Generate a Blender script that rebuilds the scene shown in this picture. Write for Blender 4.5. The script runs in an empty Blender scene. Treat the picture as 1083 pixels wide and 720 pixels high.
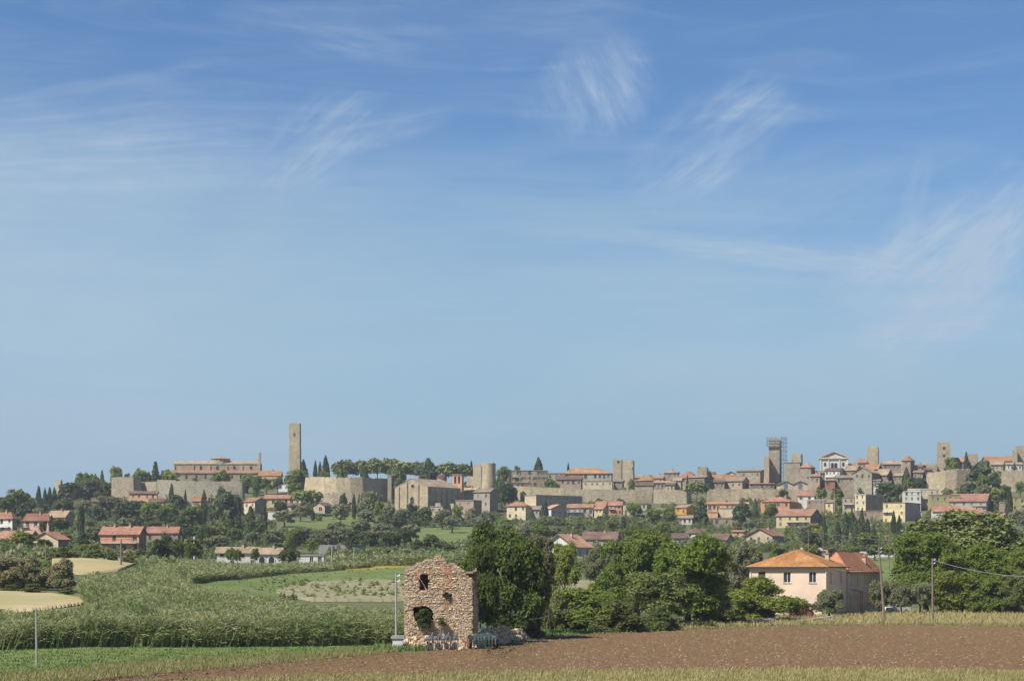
import bpy, math, random
import numpy as np
from mathutils import Vector

sc = bpy.context.scene
COL = sc.collection
# ------------------------------------------------------------------ camera, sky, sun, exposure
F, HZ, CX = 2021.0, 600.0, 541.5           # focal length and horizon of the photograph, in its pixels
cam = bpy.data.cameras.new('camera'); camo = bpy.data.objects.new('camera', cam); COL.objects.link(camo)
cam.sensor_width = 36.0; cam.lens = 36.0 * F / 1083.0
cam.shift_y = 240.0 / 1083.0
cam.clip_start = 0.5; cam.clip_end = 30000
camo.rotation_euler = (math.radians(90), 0, 0)
sc.camera = camo

SUN_EL = math.radians(50)
sdx, sdy = -0.80, -0.60                    # the sun stands left of and behind the camera
SUN_AZ = math.atan2(sdx, sdy)              # clockwise from +Y
world = bpy.data.worlds.new("World"); sc.world = world; world.use_nodes = True
nt = world.node_tree; nt.nodes.clear()
def N(t, **kw):
    n = nt.nodes.new(t)
    for k, v in kw.items(): setattr(n, k, v)
    return n
def L(a, b): nt.links.new(a, b)
sky = N('ShaderNodeTexSky', sky_type='NISHITA'); sky.sun_disc = False
sky.sun_elevation = SUN_EL; sky.sun_rotation = SUN_AZ
sky.altitude = 100; sky.air_density = 1.0; sky.dust_density = 0.2; sky.ozone_density = 2.5
tc = N('ShaderNodeTexCoord')
sep = N('ShaderNodeSeparateXYZ'); L(tc.outputs['Generated'], sep.inputs[0])
def M(op, a, b=None, c=None, clamp=False):
    n = N('ShaderNodeMath', operation=op); n.use_clamp = clamp
    for i, v in enumerate((a, b, c)):
        if v is None: continue
        if isinstance(v, (int, float)): n.inputs[i].default_value = v
        else: L(v, n.inputs[i])
    return n.outputs[0]
az = M('ARCTAN2', sep.outputs[0], sep.outputs[1])       # azimuth, 0 = straight ahead
el = M('ARCSINE', sep.outputs[2])
def comb(x, y, z=0.0):
    n = N('ShaderNodeCombineXYZ')
    for i, v in enumerate((x, y, z)):
        if isinstance(v, (int, float)): n.inputs[i].default_value = v
        else: L(v, n.inputs[i])
    return n.outputs[0]
def noise(vec, scale, detail=6, rough=0.6, dist=0.0):
    n = N('ShaderNodeTexNoise'); L(vec, n.inputs['Vector'])
    n.inputs['Scale'].default_value = scale; n.inputs['Detail'].default_value = detail
    n.inputs['Roughness'].default_value = rough; n.inputs['Distortion'].default_value = dist
    return n.outputs[0]
def ramp(v, a, b):
    n = N('ShaderNodeMapRange'); n.interpolation_type = 'SMOOTHSTEP'
    L(v, n.inputs[0]); n.inputs[1].default_value = a; n.inputs[2].default_value = b
    return n.outputs[0]
def wisp(px, py, ang, lx, ly, st, streak, thr=0.35):
    """one soft cirrus patch: centre azimuth/elevation, long axis turned by ang degrees, half sizes lx, ly (radians)"""
    a0 = math.atan((px - CX) / F); e0 = math.atan((HZ - py) / math.hypot(F, px - CX))
    ca, sa = math.cos(math.radians(ang)), math.sin(math.radians(ang))
    dx = M('SUBTRACT', az, a0); dy = M('SUBTRACT', el, e0)
    u = M('ADD', M('MULTIPLY', dx, ca), M('MULTIPLY', dy, sa))
    v = M('ADD', M('MULTIPLY', dx, -sa), M('MULTIPLY', dy, ca))
    r = M('ADD', M('POWER', M('ABSOLUTE', M('DIVIDE', u, lx)), 2.0), M('POWER', M('ABSOLUTE', M('DIVIDE', v, ly)), 2.0))
    wob = noise(comb(az, el, px * 0.01), 22, 4, 0.6)
    r = M('ADD', r, M('MULTIPLY', M('SUBTRACT', wob, 0.5), 1.6))
    m = M('SUBTRACT', 1.0, ramp(r, 0.0, 1.0))
    ks, kt = streak
    n1 = noise(comb(M('MULTIPLY', u, ks), M('MULTIPLY', v, kt), py * 0.013), 1.0, 8, 0.58, 0.8)
    n2 = noise(comb(M('MULTIPLY', u, ks * 2.5), M('MULTIPLY', v, kt * 4.5), py * 0.031), 1.0, 9, 0.66, 0.5)
    return M('MULTIPLY', M('MULTIPLY', m, ramp(n1, thr - 0.10, thr + 0.42)), M('MULTIPLY', M('MULTIPLY_ADD', ramp(n2, 0.3, 0.72), 1.0, 0.35), st))
wisps = [
    wisp(658, 82, -58, 0.030, 0.026, 0.36, (14, 44), 0.28),
    wisp(625, 108, -62, 0.034, 0.030, 0.26, (14, 50), 0.28),
    wisp(590, 112, -58, 0.022, 0.026, 0.22, (14, 34)),
    wisp(755, 152, 34, 0.055, 0.028, 0.42, (12, 42)),
    wisp(820, 121, -2, 0.045, 0.006, 0.22, (12, 60)),
    wisp(400, 140, 14, 0.055, 0.009, 0.30, (12, 70)),
    wisp(330, 155, 40, 0.045, 0.022, 0.30, (16, 60)),
    wisp(380, 112, 15, 0.026, 0.008, 0.20, (14, 60)),
    wisp(700, 252, -5, 0.090, 0.0055, 0.26, (10, 90)),
    wisp(790, 268, -8, 0.060, 0.007, 0.42, (12, 80)),
    wisp(900, 275, -10, 0.07, 0.012, 0.34, (12, 70)),
    wisp(990, 290, 35, 0.075, 0.040, 0.42, (10, 36), 0.25),
    wisp(1060, 250, 50, 0.05, 0.020, 0.36, (12, 60)),
    wisp(965, 220, 75, 0.035, 0.008, 0.24, (10, 60)),
    wisp(990, 345, 8, 0.07, 0.010, 0.42, (9, 60)),
    wisp(1010, 335, -3, 0.06, 0.018, 0.30, (9, 60)),
    wisp(860, 200, 20, 0.06, 0.025, 0.16, (12, 50)),
    wisp(120, 130, 8, 0.10, 0.022, 0.20, (8, 60)),
    wisp(90, 95, 14, 0.08, 0.006, 0.22, (8, 80)),
    wisp(60, 165, 4, 0.13, 0.03, 0.28, (7, 50)),
    wisp(330, 35, -10, 0.06, 0.012, 0.22, (9, 60)),
    wisp(520, 20, 0, 0.12, 0.03, 0.16, (7, 40)),
    wisp(60, 55, 6, 0.06, 0.012, 0.10, (8, 60)),
]
cl = wisps[0]
for w in wisps[1:]: cl = M('ADD', cl, w)
cl = M('MULTIPLY', cl, 1.55)
# the thin high veil: everywhere in the lower sky, streaky, thinner above
long_n = noise(comb(M('MULTIPLY', az, 3.0), M('MULTIPLY', el, 16.0), 3.0), 1.3, 8, 0.55, 0.8)
wav = noise(comb(M('MULTIPLY', az, 2.2), M('MULTIPLY', el, 9.0), 1.7), 1.6, 6, 0.55, 0.6)
elw = M('ADD', M('ADD', el, M('MULTIPLY', az, 0.10)), M('MULTIPLY', M('SUBTRACT', wav, 0.5), 0.16))
veilf = M('MULTIPLY', M('SUBTRACT', 1.0, ramp(elw, 0.105, 0.245)), M('MULTIPLY_ADD', ramp(long_n, 0.25, 0.75), 0.22, 0.78))
veil = M('MULTIPLY', M('SUBTRACT', 1.0, ramp(el, 0.13, 0.25)), M('MULTIPLY', ramp(long_n, 0.35, 0.8), 0.34))
fib = noise(comb(M('MULTIPLY', az, 9.0), M('MULTIPLY', el, 60.0), 7.0), 1.0, 8, 0.6, 1.2)
high = M('MULTIPLY', ramp(fib, 0.42, 0.80), 0.15)
cl = M('ADD', M('ADD', cl, veil), high)
leftv = M('MULTIPLY', M('MULTIPLY', M('SUBTRACT', 1.0, ramp(az, -0.22, 0.02)), M('SUBTRACT', 1.0, ramp(el, 0.17, 0.27))), 0.30)
cl = M('ADD', cl, leftv)
low = M('SUBTRACT', 1.0, ramp(el, 0.0, 0.07))
cl = M('MULTIPLY', cl, M('SUBTRACT', 1.0, M('MULTIPLY', low, 0.25)))
cl = M('MINIMUM', cl, 0.85)
mixc = N('ShaderNodeMix', data_type='RGBA')
L(cl, mixc.inputs['Factor']); 
tint = N('ShaderNodeMix', data_type='RGBA', blend_type='MULTIPLY'); tint.inputs['Factor'].default_value = 1.0
L(sky.outputs[0], tint.inputs['A']); tint.inputs['B'].default_value = (0.66, 0.875, 1.10, 1)
vm = N('ShaderNodeMix', data_type='RGBA'); L(tint.outputs['Result'], vm.inputs['A']); vm.inputs['B'].default_value = (3.35, 4.95, 6.35, 1)
lowm = N('ShaderNodeMix', data_type='RGBA'); lowm.inputs['A'].default_value = (3.45, 5.15, 6.45, 1); lowm.inputs['B'].default_value = (2.85, 4.35, 5.55, 1)
L(M('SUBTRACT', 1.0, ramp(el, 0.03, 0.12)), lowm.inputs['Factor']); L(lowm.outputs['Result'], vm.inputs['B']); L(veilf, vm.inputs['Factor']); L(vm.outputs['Result'], mixc.inputs['A'])
mixc.inputs['B'].default_value = (4.3, 5.5, 6.9, 1)       # sunlit ice cloud, in the sky's own units
bg = N('ShaderNodeBackground'); bg.inputs['Strength'].default_value = 0.066
L(mixc.outputs['Result'], bg.inputs['Color'])
wo = N('ShaderNodeOutputWorld'); L(bg.outputs[0], wo.inputs['Surface'])

sun = bpy.data.lights.new('sun', 'SUN'); suno = bpy.data.objects.new('sun', sun); COL.objects.link(suno)
sun.energy = 4.9; sun.angle = math.radians(0.53); sun.color = (1.0, 0.95, 0.86)
k = math.cos(SUN_EL) / math.hypot(sdx, sdy)
suno.rotation_euler = Vector((sdx * k, sdy * k, math.sin(SUN_EL))).to_track_quat('Z', 'Y').to_euler()
sc.view_settings.view_transform = 'Standard'; sc.view_settings.look = 'None'
sc.view_settings.exposure = 0.62; sc.view_settings.gamma = 1.0; sc.view_settings.use_curve_mapping = False
sc.cycles.max_bounces = 4; sc.cycles.diffuse_bounces = 3; sc.cycles.use_adaptive_sampling = True; sc.cycles.adaptive_threshold = 0.025; sc.cycles.volume_bounces = 0; sc.cycles.transparent_max_bounces = 8

R = random.Random(7)
# ------------------------------------------------------------------ terrain
COLS = np.array([-500, 0, 100, 200, 300, 420, 520, 620, 720, 850, 950, 1083, 1600], float)
YS = np.array([118, 157, 170, 200, 240, 300, 360, 430, 500, 600, 700, 800, 860, 900, 950, 1000, 1100], float)
T = {
 -500: [720, 690, 677, 647, 622, 606, 591, 584, 578, 567, 558, 552, 552, 554, 556, 558, 562],
 0:    [720, 690, 677, 647, 622, 606, 591, 584, 578, 566, 556, 549, 546, 545, 545, 546, 550],
 100:  [720, 689, 677, 648, 625, 607, 590, 586, 583, 568, 556, 545, 538, 532, 526, 522, 524],
 200:  [720, 690, 681, 655, 634, 618, 606, 600, 596, 584, 568, 552, 541, 528, 518, 513, 515],
 300:  [720, 690, 683, 664, 645, 626, 611, 601, 597, 583, 563, 547, 537, 526, 514, 510, 512],
 420:  [720, 690, 683, 670, 650, 628, 611, 600, 593, 583, 570, 556, 544, 530, 516, 510, 512],
 520:  [720, 690, 683, 671, 658, 632, 613, 600, 593, 582, 569, 556, 545, 530, 515, 509, 512],
 620:  [720, 690, 683, 671, 659, 634, 614, 603, 595, 583, 570, 557, 545, 531, 517, 511, 513],
 720:  [720, 690, 683, 671, 659, 646, 625, 608, 597, 584, 571, 557, 545, 531, 518, 512, 513],
 850:  [720, 690, 683, 671, 659, 648, 631, 612, 600, 585, 570, 556, 544, 530, 515, 508, 510],
 950:  [720, 690, 683, 671, 659, 648, 624, 606, 594, 582, 568, 554, 542, 528, 512, 503, 505],
 1083: [720, 690, 683, 671, 659, 648, 624, 606, 594, 581, 566, 550, 538, 521, 506, 498, 500],
 1600: [720, 690, 683, 671, 659, 648, 624, 606, 594, 581, 566, 550, 538, 521, 506, 500, 502]}
_Yx = np.array([-400, 60] + list(YS) + [1500, 2500, 12000], float)
_Z = np.array([[-7, -7] + [(HZ - p) / F * y for p, y in zip(T[int(c)], YS)] + [20, -10, -10] for c in COLS], float)
_Yfine = np.concatenate([np.arange(-400, 1500, 4.0), np.arange(1500, 12001, 250.0)])
_Zf = np.array([np.interp(_Yfine, _Yx, r) for r in _Z])
_k = np.exp(-0.5 * (np.arange(-8, 9) / 3.2) ** 2); _k /= _k.sum()
_Zs = np.array([np.convolve(np.pad(r, 8, mode='edge'), _k, 'valid') for r in _Zf])
_Cf = np.arange(-500, 1601, 5.0)
_Zc = np.array([np.interp(_Cf, COLS, _Zs[:, j]) for j in range(_Zs.shape[1])])     # rows: Y
_k2 = np.exp(-0.5 * (np.arange(-12, 13) / 5.0) ** 2); _k2 /= _k2.sum()
_Zc = np.array([np.convolve(np.pad(r, 12, mode='edge'), _k2, 'valid') for r in _Zc])
def gz(X, Y):
    """height of the ground at X, Y (arrays or numbers)"""
    X = np.asarray(X, float); Y = np.asarray(Y, float)
    px = np.clip(CX + F * X / np.maximum(Y, 60), -500, 1599.9)
    fy = np.interp(Y, _Yfine, np.arange(len(_Yfine)))
    i = np.clip(fy.astype(int), 0, len(_Yfine) - 2); ty = fy - i
    g = (px + 500) / 5.0; j = np.clip(g.astype(int), 0, len(_Cf) - 2); tx = g - j
    z = (_Zc[i, j] * (1 - ty) * (1 - tx) + _Zc[i + 1, j] * ty * (1 - tx) + _Zc[i, j + 1] * (1 - ty) * tx + _Zc[i + 1, j + 1] * ty * tx)
    return z
def G(X, Y): return float(gz(X, Y))
def PT(px, py, Y): return Vector(((px - CX) * Y / F, Y, (HZ - py) * Y / F))
_scan = np.arange(100, 1000, 1.0)
def Yof(px, py):
    """the distance at which the ground is seen at that row of the photograph"""
    X = (px - CX) * _scan / F
    rows = HZ - F * gz(X, _scan) / _scan
    k = np.where(rows <= py)[0]
    return float(_scan[k[0]]) if len(k) else 990.0

# ------------------------------------------------------------------ materials
def lin(c):
    return tuple((x / 255 / 12.92) if x / 255 <= 0.04045 else ((x / 255 + 0.055) / 1.055) ** 2.4 for x in c)
MATS = {}
def mat(name, c1, c2=None, scale=1.0, rough=0.9, bump=0.0, bscale=None, c3=None, s3=0.1, detail=5, kind=None, spec=0.2, rnd=0.0, trans=0.0, coord='Object', streak=0.0):
    """procedural material: c1/c2 mixed by a fine noise, c3 by a coarse one"""
    if name in MATS: return MATS[name]
    m = bpy.data.materials.new(name); m.use_nodes = True; t = m.node_tree; t.nodes.clear()
    def n(ty, **kw):
        q = t.nodes.new(ty)
        for k2, v in kw.items(): setattr(q, k2, v)
        return q
    l = t.links.new
    out = n('ShaderNodeOutputMaterial'); b = n('ShaderNodeBsdfPrincipled'); l(b.outputs[0], out.inputs[0])
    b.inputs['Roughness'].default_value = rough; b.inputs['Specular IOR Level'].default_value = spec
    co = n('ShaderNodeTexCoord').outputs[coord]
    def noi(sca, det=detail, ro=0.6, v=co):
        q = n('ShaderNodeTexNoise'); l(v, q.inputs['Vector']); q.inputs['Scale'].default_value = sca
        q.inputs['Detail'].default_value = det; q.inputs['Roughness'].default_value = ro; return q.outputs[0]
    def cr(v, a, z):
        q = n('ShaderNodeMapRange'); l(v, q.inputs[0]); q.inputs[1].default_value = a; q.inputs[2].default_value = z; return q.outputs[0]
    def mix(fac, A, B, bt='MIX'):
        q = n('ShaderNodeMix', data_type='RGBA', blend_type=bt)
        for key, v in (('Factor', fac), ('A', A), ('B', B)):
            if isinstance(v, (int, float)): q.inputs[key].default_value = v
            elif isinstance(v, tuple): q.inputs[key].default_value = (*v[:3], 1)
            else: l(v, q.inputs[key])
        return q.outputs['Result']
    c2 = c2 or c1
    col = mix(cr(noi(scale), 0.3, 0.7), c1, c2)
    if c3: col = mix(cr(noi(s3, 4), 0.42, 0.68), col, c3)
    if streak:               # rain streaks and patches of older, greyer surface
        mp = n('ShaderNodeMapping'); l(co, mp.inputs[0]); mp.inputs['Scale'].default_value = (0.9, 0.9, 0.13)
        sf = n('ShaderNodeMath', operation='MULTIPLY'); l(cr(noi(1.0, 6, 0.65, mp.outputs[0]), 0.45, 0.72), sf.inputs[0]); sf.inputs[1].default_value = streak
        col = mix(sf.outputs[0], col, tuple(x * 0.45 for x in c1))
    if kind == 'tile':       # rows of pantiles running down the slope (UV in metres)
        uv = n('ShaderNodeUVMap'); mp = n('ShaderNodeMapping'); l(uv.outputs[0], mp.inputs[0])
        w = n('ShaderNodeTexWave', wave_type='BANDS', bands_direction='X'); l(uv.outputs[0], w.inputs[0]); w.inputs['Scale'].default_value = 2.2
        w.inputs['Distortion'].default_value = 0.4
        br = n('ShaderNodeTexBrick'); l(uv.outputs[0], br.inputs[0]); br.inputs['Scale'].default_value = 2.2
        br.inputs['Brick Width'].default_value = 0.5; br.inputs['Row Height'].default_value = 0.8; br.inputs['Mortar Size'].default_value = 0.0
        br.inputs['Color1'].default_value = (0.72, 0.72, 0.72, 1); br.inputs['Color2'].default_value = (1.15, 1.15, 1.15, 1)
        col = mix(0.8, col, br.outputs[0], 'MULTIPLY')
        bp = n('ShaderNodeBump'); bp.inputs['Strength'].default_value = 0.8; bp.inputs['Distance'].default_value = 0.08
        l(w.outputs[0], bp.inputs['Height']); l(bp.outputs[0], b.inputs['Normal'])
    elif kind == 'stone':    # rubble courses, with dark putlog holes and weathering
        vo = n('ShaderNodeTexVoronoi'); mp = n('ShaderNodeMapping'); l(co, mp.inputs[0]); mp.inputs['Scale'].default_value = (1, 1, 1.7)
        l(mp.outputs[0], vo.inputs[0]); vo.inputs['Scale'].default_value = 1.1
        sepn = n('ShaderNodeSeparateColor'); l(vo.outputs['Color'], sepn.inputs[0])
        col = mix(cr(sepn.outputs[0], 0, 1), col, mix(0.75, col, (0.62, 0.6, 0.58), 'MULTIPLY'))
        v2 = n('ShaderNodeTexVoronoi'); l(co, v2.inputs[0]); v2.inputs['Scale'].default_value = 0.42; v2.inputs['Randomness'].default_value = 0.9
        hole = n('ShaderNodeMath', operation='LESS_THAN'); l(v2.outputs['Distance'], hole.inputs[0]); hole.inputs[1].default_value = 0.10
        hm = n('ShaderNodeMath', operation='MULTIPLY'); l(hole.outputs[0], hm.inputs[0]); hm.inputs[1].default_value = 0.65
        col = mix(hm.outputs[0], col, (0.06, 0.055, 0.045))
        bp = n('ShaderNodeBump'); bp.inputs['Strength'].default_value = 0.6; bp.inputs['Distance'].default_value = 0.15
        l(vo.outputs['Distance'], bp.inputs['Height']); l(bp.outputs[0], b.inputs['Normal'])
    elif kind == 'attr':     # each stone's own colour
        at = n('ShaderNodeAttribute'); at.attribute_name = 'tone'
        col = mix(0.85, col, at.outputs['Color'], 'MULTIPLY')
    if bump and kind is None or (bump and kind == 'attr'):
        bp = n('ShaderNodeBump'); bp.inputs['Strength'].default_value = 0.7; bp.inputs['Distance'].default_value = bump
        l(noi(bscale or scale, 6, 0.65), bp.inputs['Height']); l(bp.outputs[0], b.inputs['Normal'])
    if rnd:
        oi = n('ShaderNodeObjectInfo'); hs = n('ShaderNodeHueSaturation'); l(col, hs.inputs['Color'])
        mr = n('ShaderNodeMapRange'); l(oi.outputs['Random'], mr.inputs[0]); mr.inputs[3].default_value = 1 - rnd; mr.inputs[4].default_value = 1 + rnd
        l(mr.outputs[0], hs.inputs['Value'])
        mu = n('ShaderNodeMath', operation='FRACT'); m7 = n('ShaderNodeMath', operation='MULTIPLY'); l(oi.outputs['Random'], m7.inputs[0]); m7.inputs[1].default_value = 7.31
        l(m7.outputs[0], mu.inputs[0]); m2 = n('ShaderNodeMapRange'); l(mu.outputs[0], m2.inputs[0]); m2.inputs[3].default_value = 0.5 - rnd * 0.09; m2.inputs[4].default_value = 0.5 + rnd * 0.05
        l(m2.outputs[0], hs.inputs['Hue']); col = hs.outputs[0]
    l(col, b.inputs['Base Color']) if not isinstance(col, tuple) else None
    if trans:
        tr = n('ShaderNodeBsdfTranslucent'); l(col, tr.inputs[0]); ms = n('ShaderNodeMixShader'); ms.inputs[0].default_value = trans
        l(b.outputs[0], ms.inputs[1]); l(tr.outputs[0], ms.inputs[2]); l(ms.outputs[0], out.inputs[0])
    MATS[name] = m
    return m
def plaster(name, rgb, k=0.86):
    c = tuple(x * k for x in lin(rgb)); d = tuple(x * 0.80 for x in c)
    return mat(name, c, d, 0.5, 0.9, bump=0.01, bscale=6, c3=tuple(x * 0.66 for x in c), s3=0.35, rnd=0.07, streak=0.35)
W_CREAM = plaster('plaster_cream', (222, 205, 170)); W_WHITE = plaster('plaster_white', (226, 222, 212)); W_PEACH = plaster('plaster_peach', (226, 176, 138))
W_ORANGE = plaster('plaster_orange', (212, 158, 122)); W_PINK = plaster('plaster_pink', (226, 186, 170)); W_YELLOW = plaster('plaster_yellow', (228, 208, 160))
W_OCHRE = plaster('plaster_ochre', (218, 166, 84)); W_GREY = plaster('plaster_grey', (184, 174, 158)); W_BEIGE = plaster('plaster_beige', (196, 178, 152))
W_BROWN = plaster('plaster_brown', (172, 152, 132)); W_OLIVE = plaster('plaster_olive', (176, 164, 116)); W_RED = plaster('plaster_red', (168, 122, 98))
def stone(name, rgb, k=0.8):
    c = tuple(x * k for x in lin(rgb))
    return mat(name, c, tuple(x * 0.72 for x in c), 0.22, 0.95, c3=tuple(x * 0.62 for x in c), s3=0.07, kind='stone', rnd=0.06, streak=0.5)
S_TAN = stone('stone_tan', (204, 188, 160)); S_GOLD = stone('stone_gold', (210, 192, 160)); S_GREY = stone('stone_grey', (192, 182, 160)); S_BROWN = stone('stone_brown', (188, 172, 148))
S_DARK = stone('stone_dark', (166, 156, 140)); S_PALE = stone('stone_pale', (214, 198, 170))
def tiles(name, a, b, c):
    return mat(name, lin(a), lin(b), 0.8, 0.85, c3=lin(c), s3=0.25, kind='tile', rnd=0.13)
R_RED = tiles('roof_red', (164, 120, 98), (142, 102, 84), (178, 140, 114)); R_ORANGE = tiles('roof_orange', (166, 122, 90), (146, 104, 76), (178, 142, 108)); R_BROWN = tiles('roof_brown', (114, 92, 80), (98, 78, 68), (132, 110, 94))
R_TAN = tiles('roof_tan', (160, 138, 114), (140, 120, 98), (176, 156, 132)); R_PINK = tiles('roof_pink', (190, 144, 116), (172, 126, 102), (200, 162, 132)); R_LICHEN = tiles('roof_lichen', (174, 124, 74), (150, 102, 62), (188, 146, 88))
R_WING = tiles('roof_wing', (188, 126, 92), (166, 108, 78), (200, 146, 110)); R_FLAT = mat('roof_flat', lin((150, 140, 128)), lin((128, 120, 110)), 0.6); R_GREYT = tiles('roof_grey', (136, 122, 108), (118, 106, 94), (150, 136, 118))
PANE = mat('window_pane', (0.018, 0.02, 0.024), (0.03, 0.033, 0.038), 0.5, 0.25, spec=0.5)
SHUT = mat('shutter', lin((84, 66, 52)), lin((70, 56, 46)), 1.0); FRAMEW = mat('frame_white', (0.7, 0.69, 0.66), (0.6, 0.59, 0.56), 2.0)
CONC = mat('concrete', (0.34, 0.33, 0.31), (0.26, 0.25, 0.235), 3.0, bump=0.01, bscale=10); CONCW = mat('concrete_white', (0.62, 0.61, 0.58), (0.5, 0.49, 0.47), 1.2)
METAL = mat('dark_metal', (0.10, 0.10, 0.105), (0.07, 0.07, 0.075), 3.0, 0.5); RUST = mat('rust', (0.13, 0.055, 0.03), (0.07, 0.04, 0.03), 6.0, 0.85, c3=(0.18, 0.08, 0.05), s3=3)
TEAL = mat('teal_paint', (0.06, 0.16, 0.16), (0.10, 0.17, 0.16), 5.0, 0.6, c3=(0.12, 0.07, 0.05), s3=3.0); BLUEG = mat('faded_blue_paint', (0.15, 0.18, 0.21), (0.10, 0.12, 0.14), 5.0, 0.6, c3=(0.14, 0.08, 0.06), s3=3.0)
WOODP = mat('pole_wood', (0.22, 0.17, 0.13), (0.15, 0.115, 0.09), 4.0); REDP = mat('red_paint', (0.34, 0.06, 0.04), (0.26, 0.055, 0.04), 3, 0.4, spec=0.5)
RUBBER = mat('rubber', (0.025, 0.025, 0.027), (0.04, 0.038, 0.035), 5); WHITEP = mat('white_paint', (0.72, 0.72, 0.70), (0.62, 0.62, 0.6), 2, 0.4, spec=0.4)
BARK = mat('bark', (0.12, 0.09, 0.065), (0.07, 0.055, 0.042), 5, bump=0.03, bscale=10); PINEBARK = mat('pine_bark', (0.20, 0.13, 0.095), (0.13, 0.085, 0.065), 3, bump=0.05, bscale=6)
GLASSB = mat('blue_glass', (0.10, 0.15, 0.21), (0.13, 0.18, 0.24), 0.5, 0.15, spec=0.6); DPAINT = mat('dark_car_paint', (0.03, 0.04, 0.055), (0.04, 0.05, 0.065), 2, 0.3, spec=0.5)
def leaf(name, a, b, c=None, rnd=0.22, tr=0.42):
    return mat(name, a, b, 0.5, 0.65, c3=c or tuple(x * 1.25 for x in a), s3=0.9, rnd=rnd, trans=tr, spec=0.25)
LF = dict(
    broad=leaf('leaf_green', (0.150, 0.195, 0.034), (0.205, 0.245, 0.046)),
    dark=leaf('leaf_dark', (0.084, 0.119, 0.032), (0.116, 0.152, 0.043)),
    olive=leaf('leaf_olive', (0.190, 0.201, 0.098), (0.241, 0.247, 0.132), rnd=0.12),
    cypress=leaf('leaf_cypress', (0.041, 0.061, 0.022), (0.059, 0.081, 0.030), tr=0.1),
    conifer=leaf('leaf_conifer', (0.055, 0.078, 0.029), (0.081, 0.107, 0.041), tr=0.1),
    pine=leaf('leaf_pine', (0.134, 0.160, 0.046), (0.173, 0.192, 0.058), tr=0.15),
    yellow=leaf('leaf_yellow', (0.192, 0.192, 0.038), (0.243, 0.218, 0.038)),
    flower=leaf('leaf_blossom', (0.252, 0.240, 0.114), (0.372, 0.318, 0.180), c=(0.192, 0.198, 0.084), rnd=0.08),
    lime=leaf('leaf_lime', (0.154, 0.205, 0.028), (0.198, 0.243, 0.038), c=(0.128, 0.186, 0.033), rnd=0.05),
    brownish=leaf('leaf_brown', (0.154, 0.147, 0.064), (0.192, 0.166, 0.083), rnd=0.05),
    dark2=leaf('leaf_ivy', (0.090, 0.125, 0.024), (0.130, 0.162, 0.032), rnd=0.02),
    bush=leaf('leaf_bush', (0.134, 0.166, 0.046), (0.186, 0.211, 0.067)))

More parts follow.
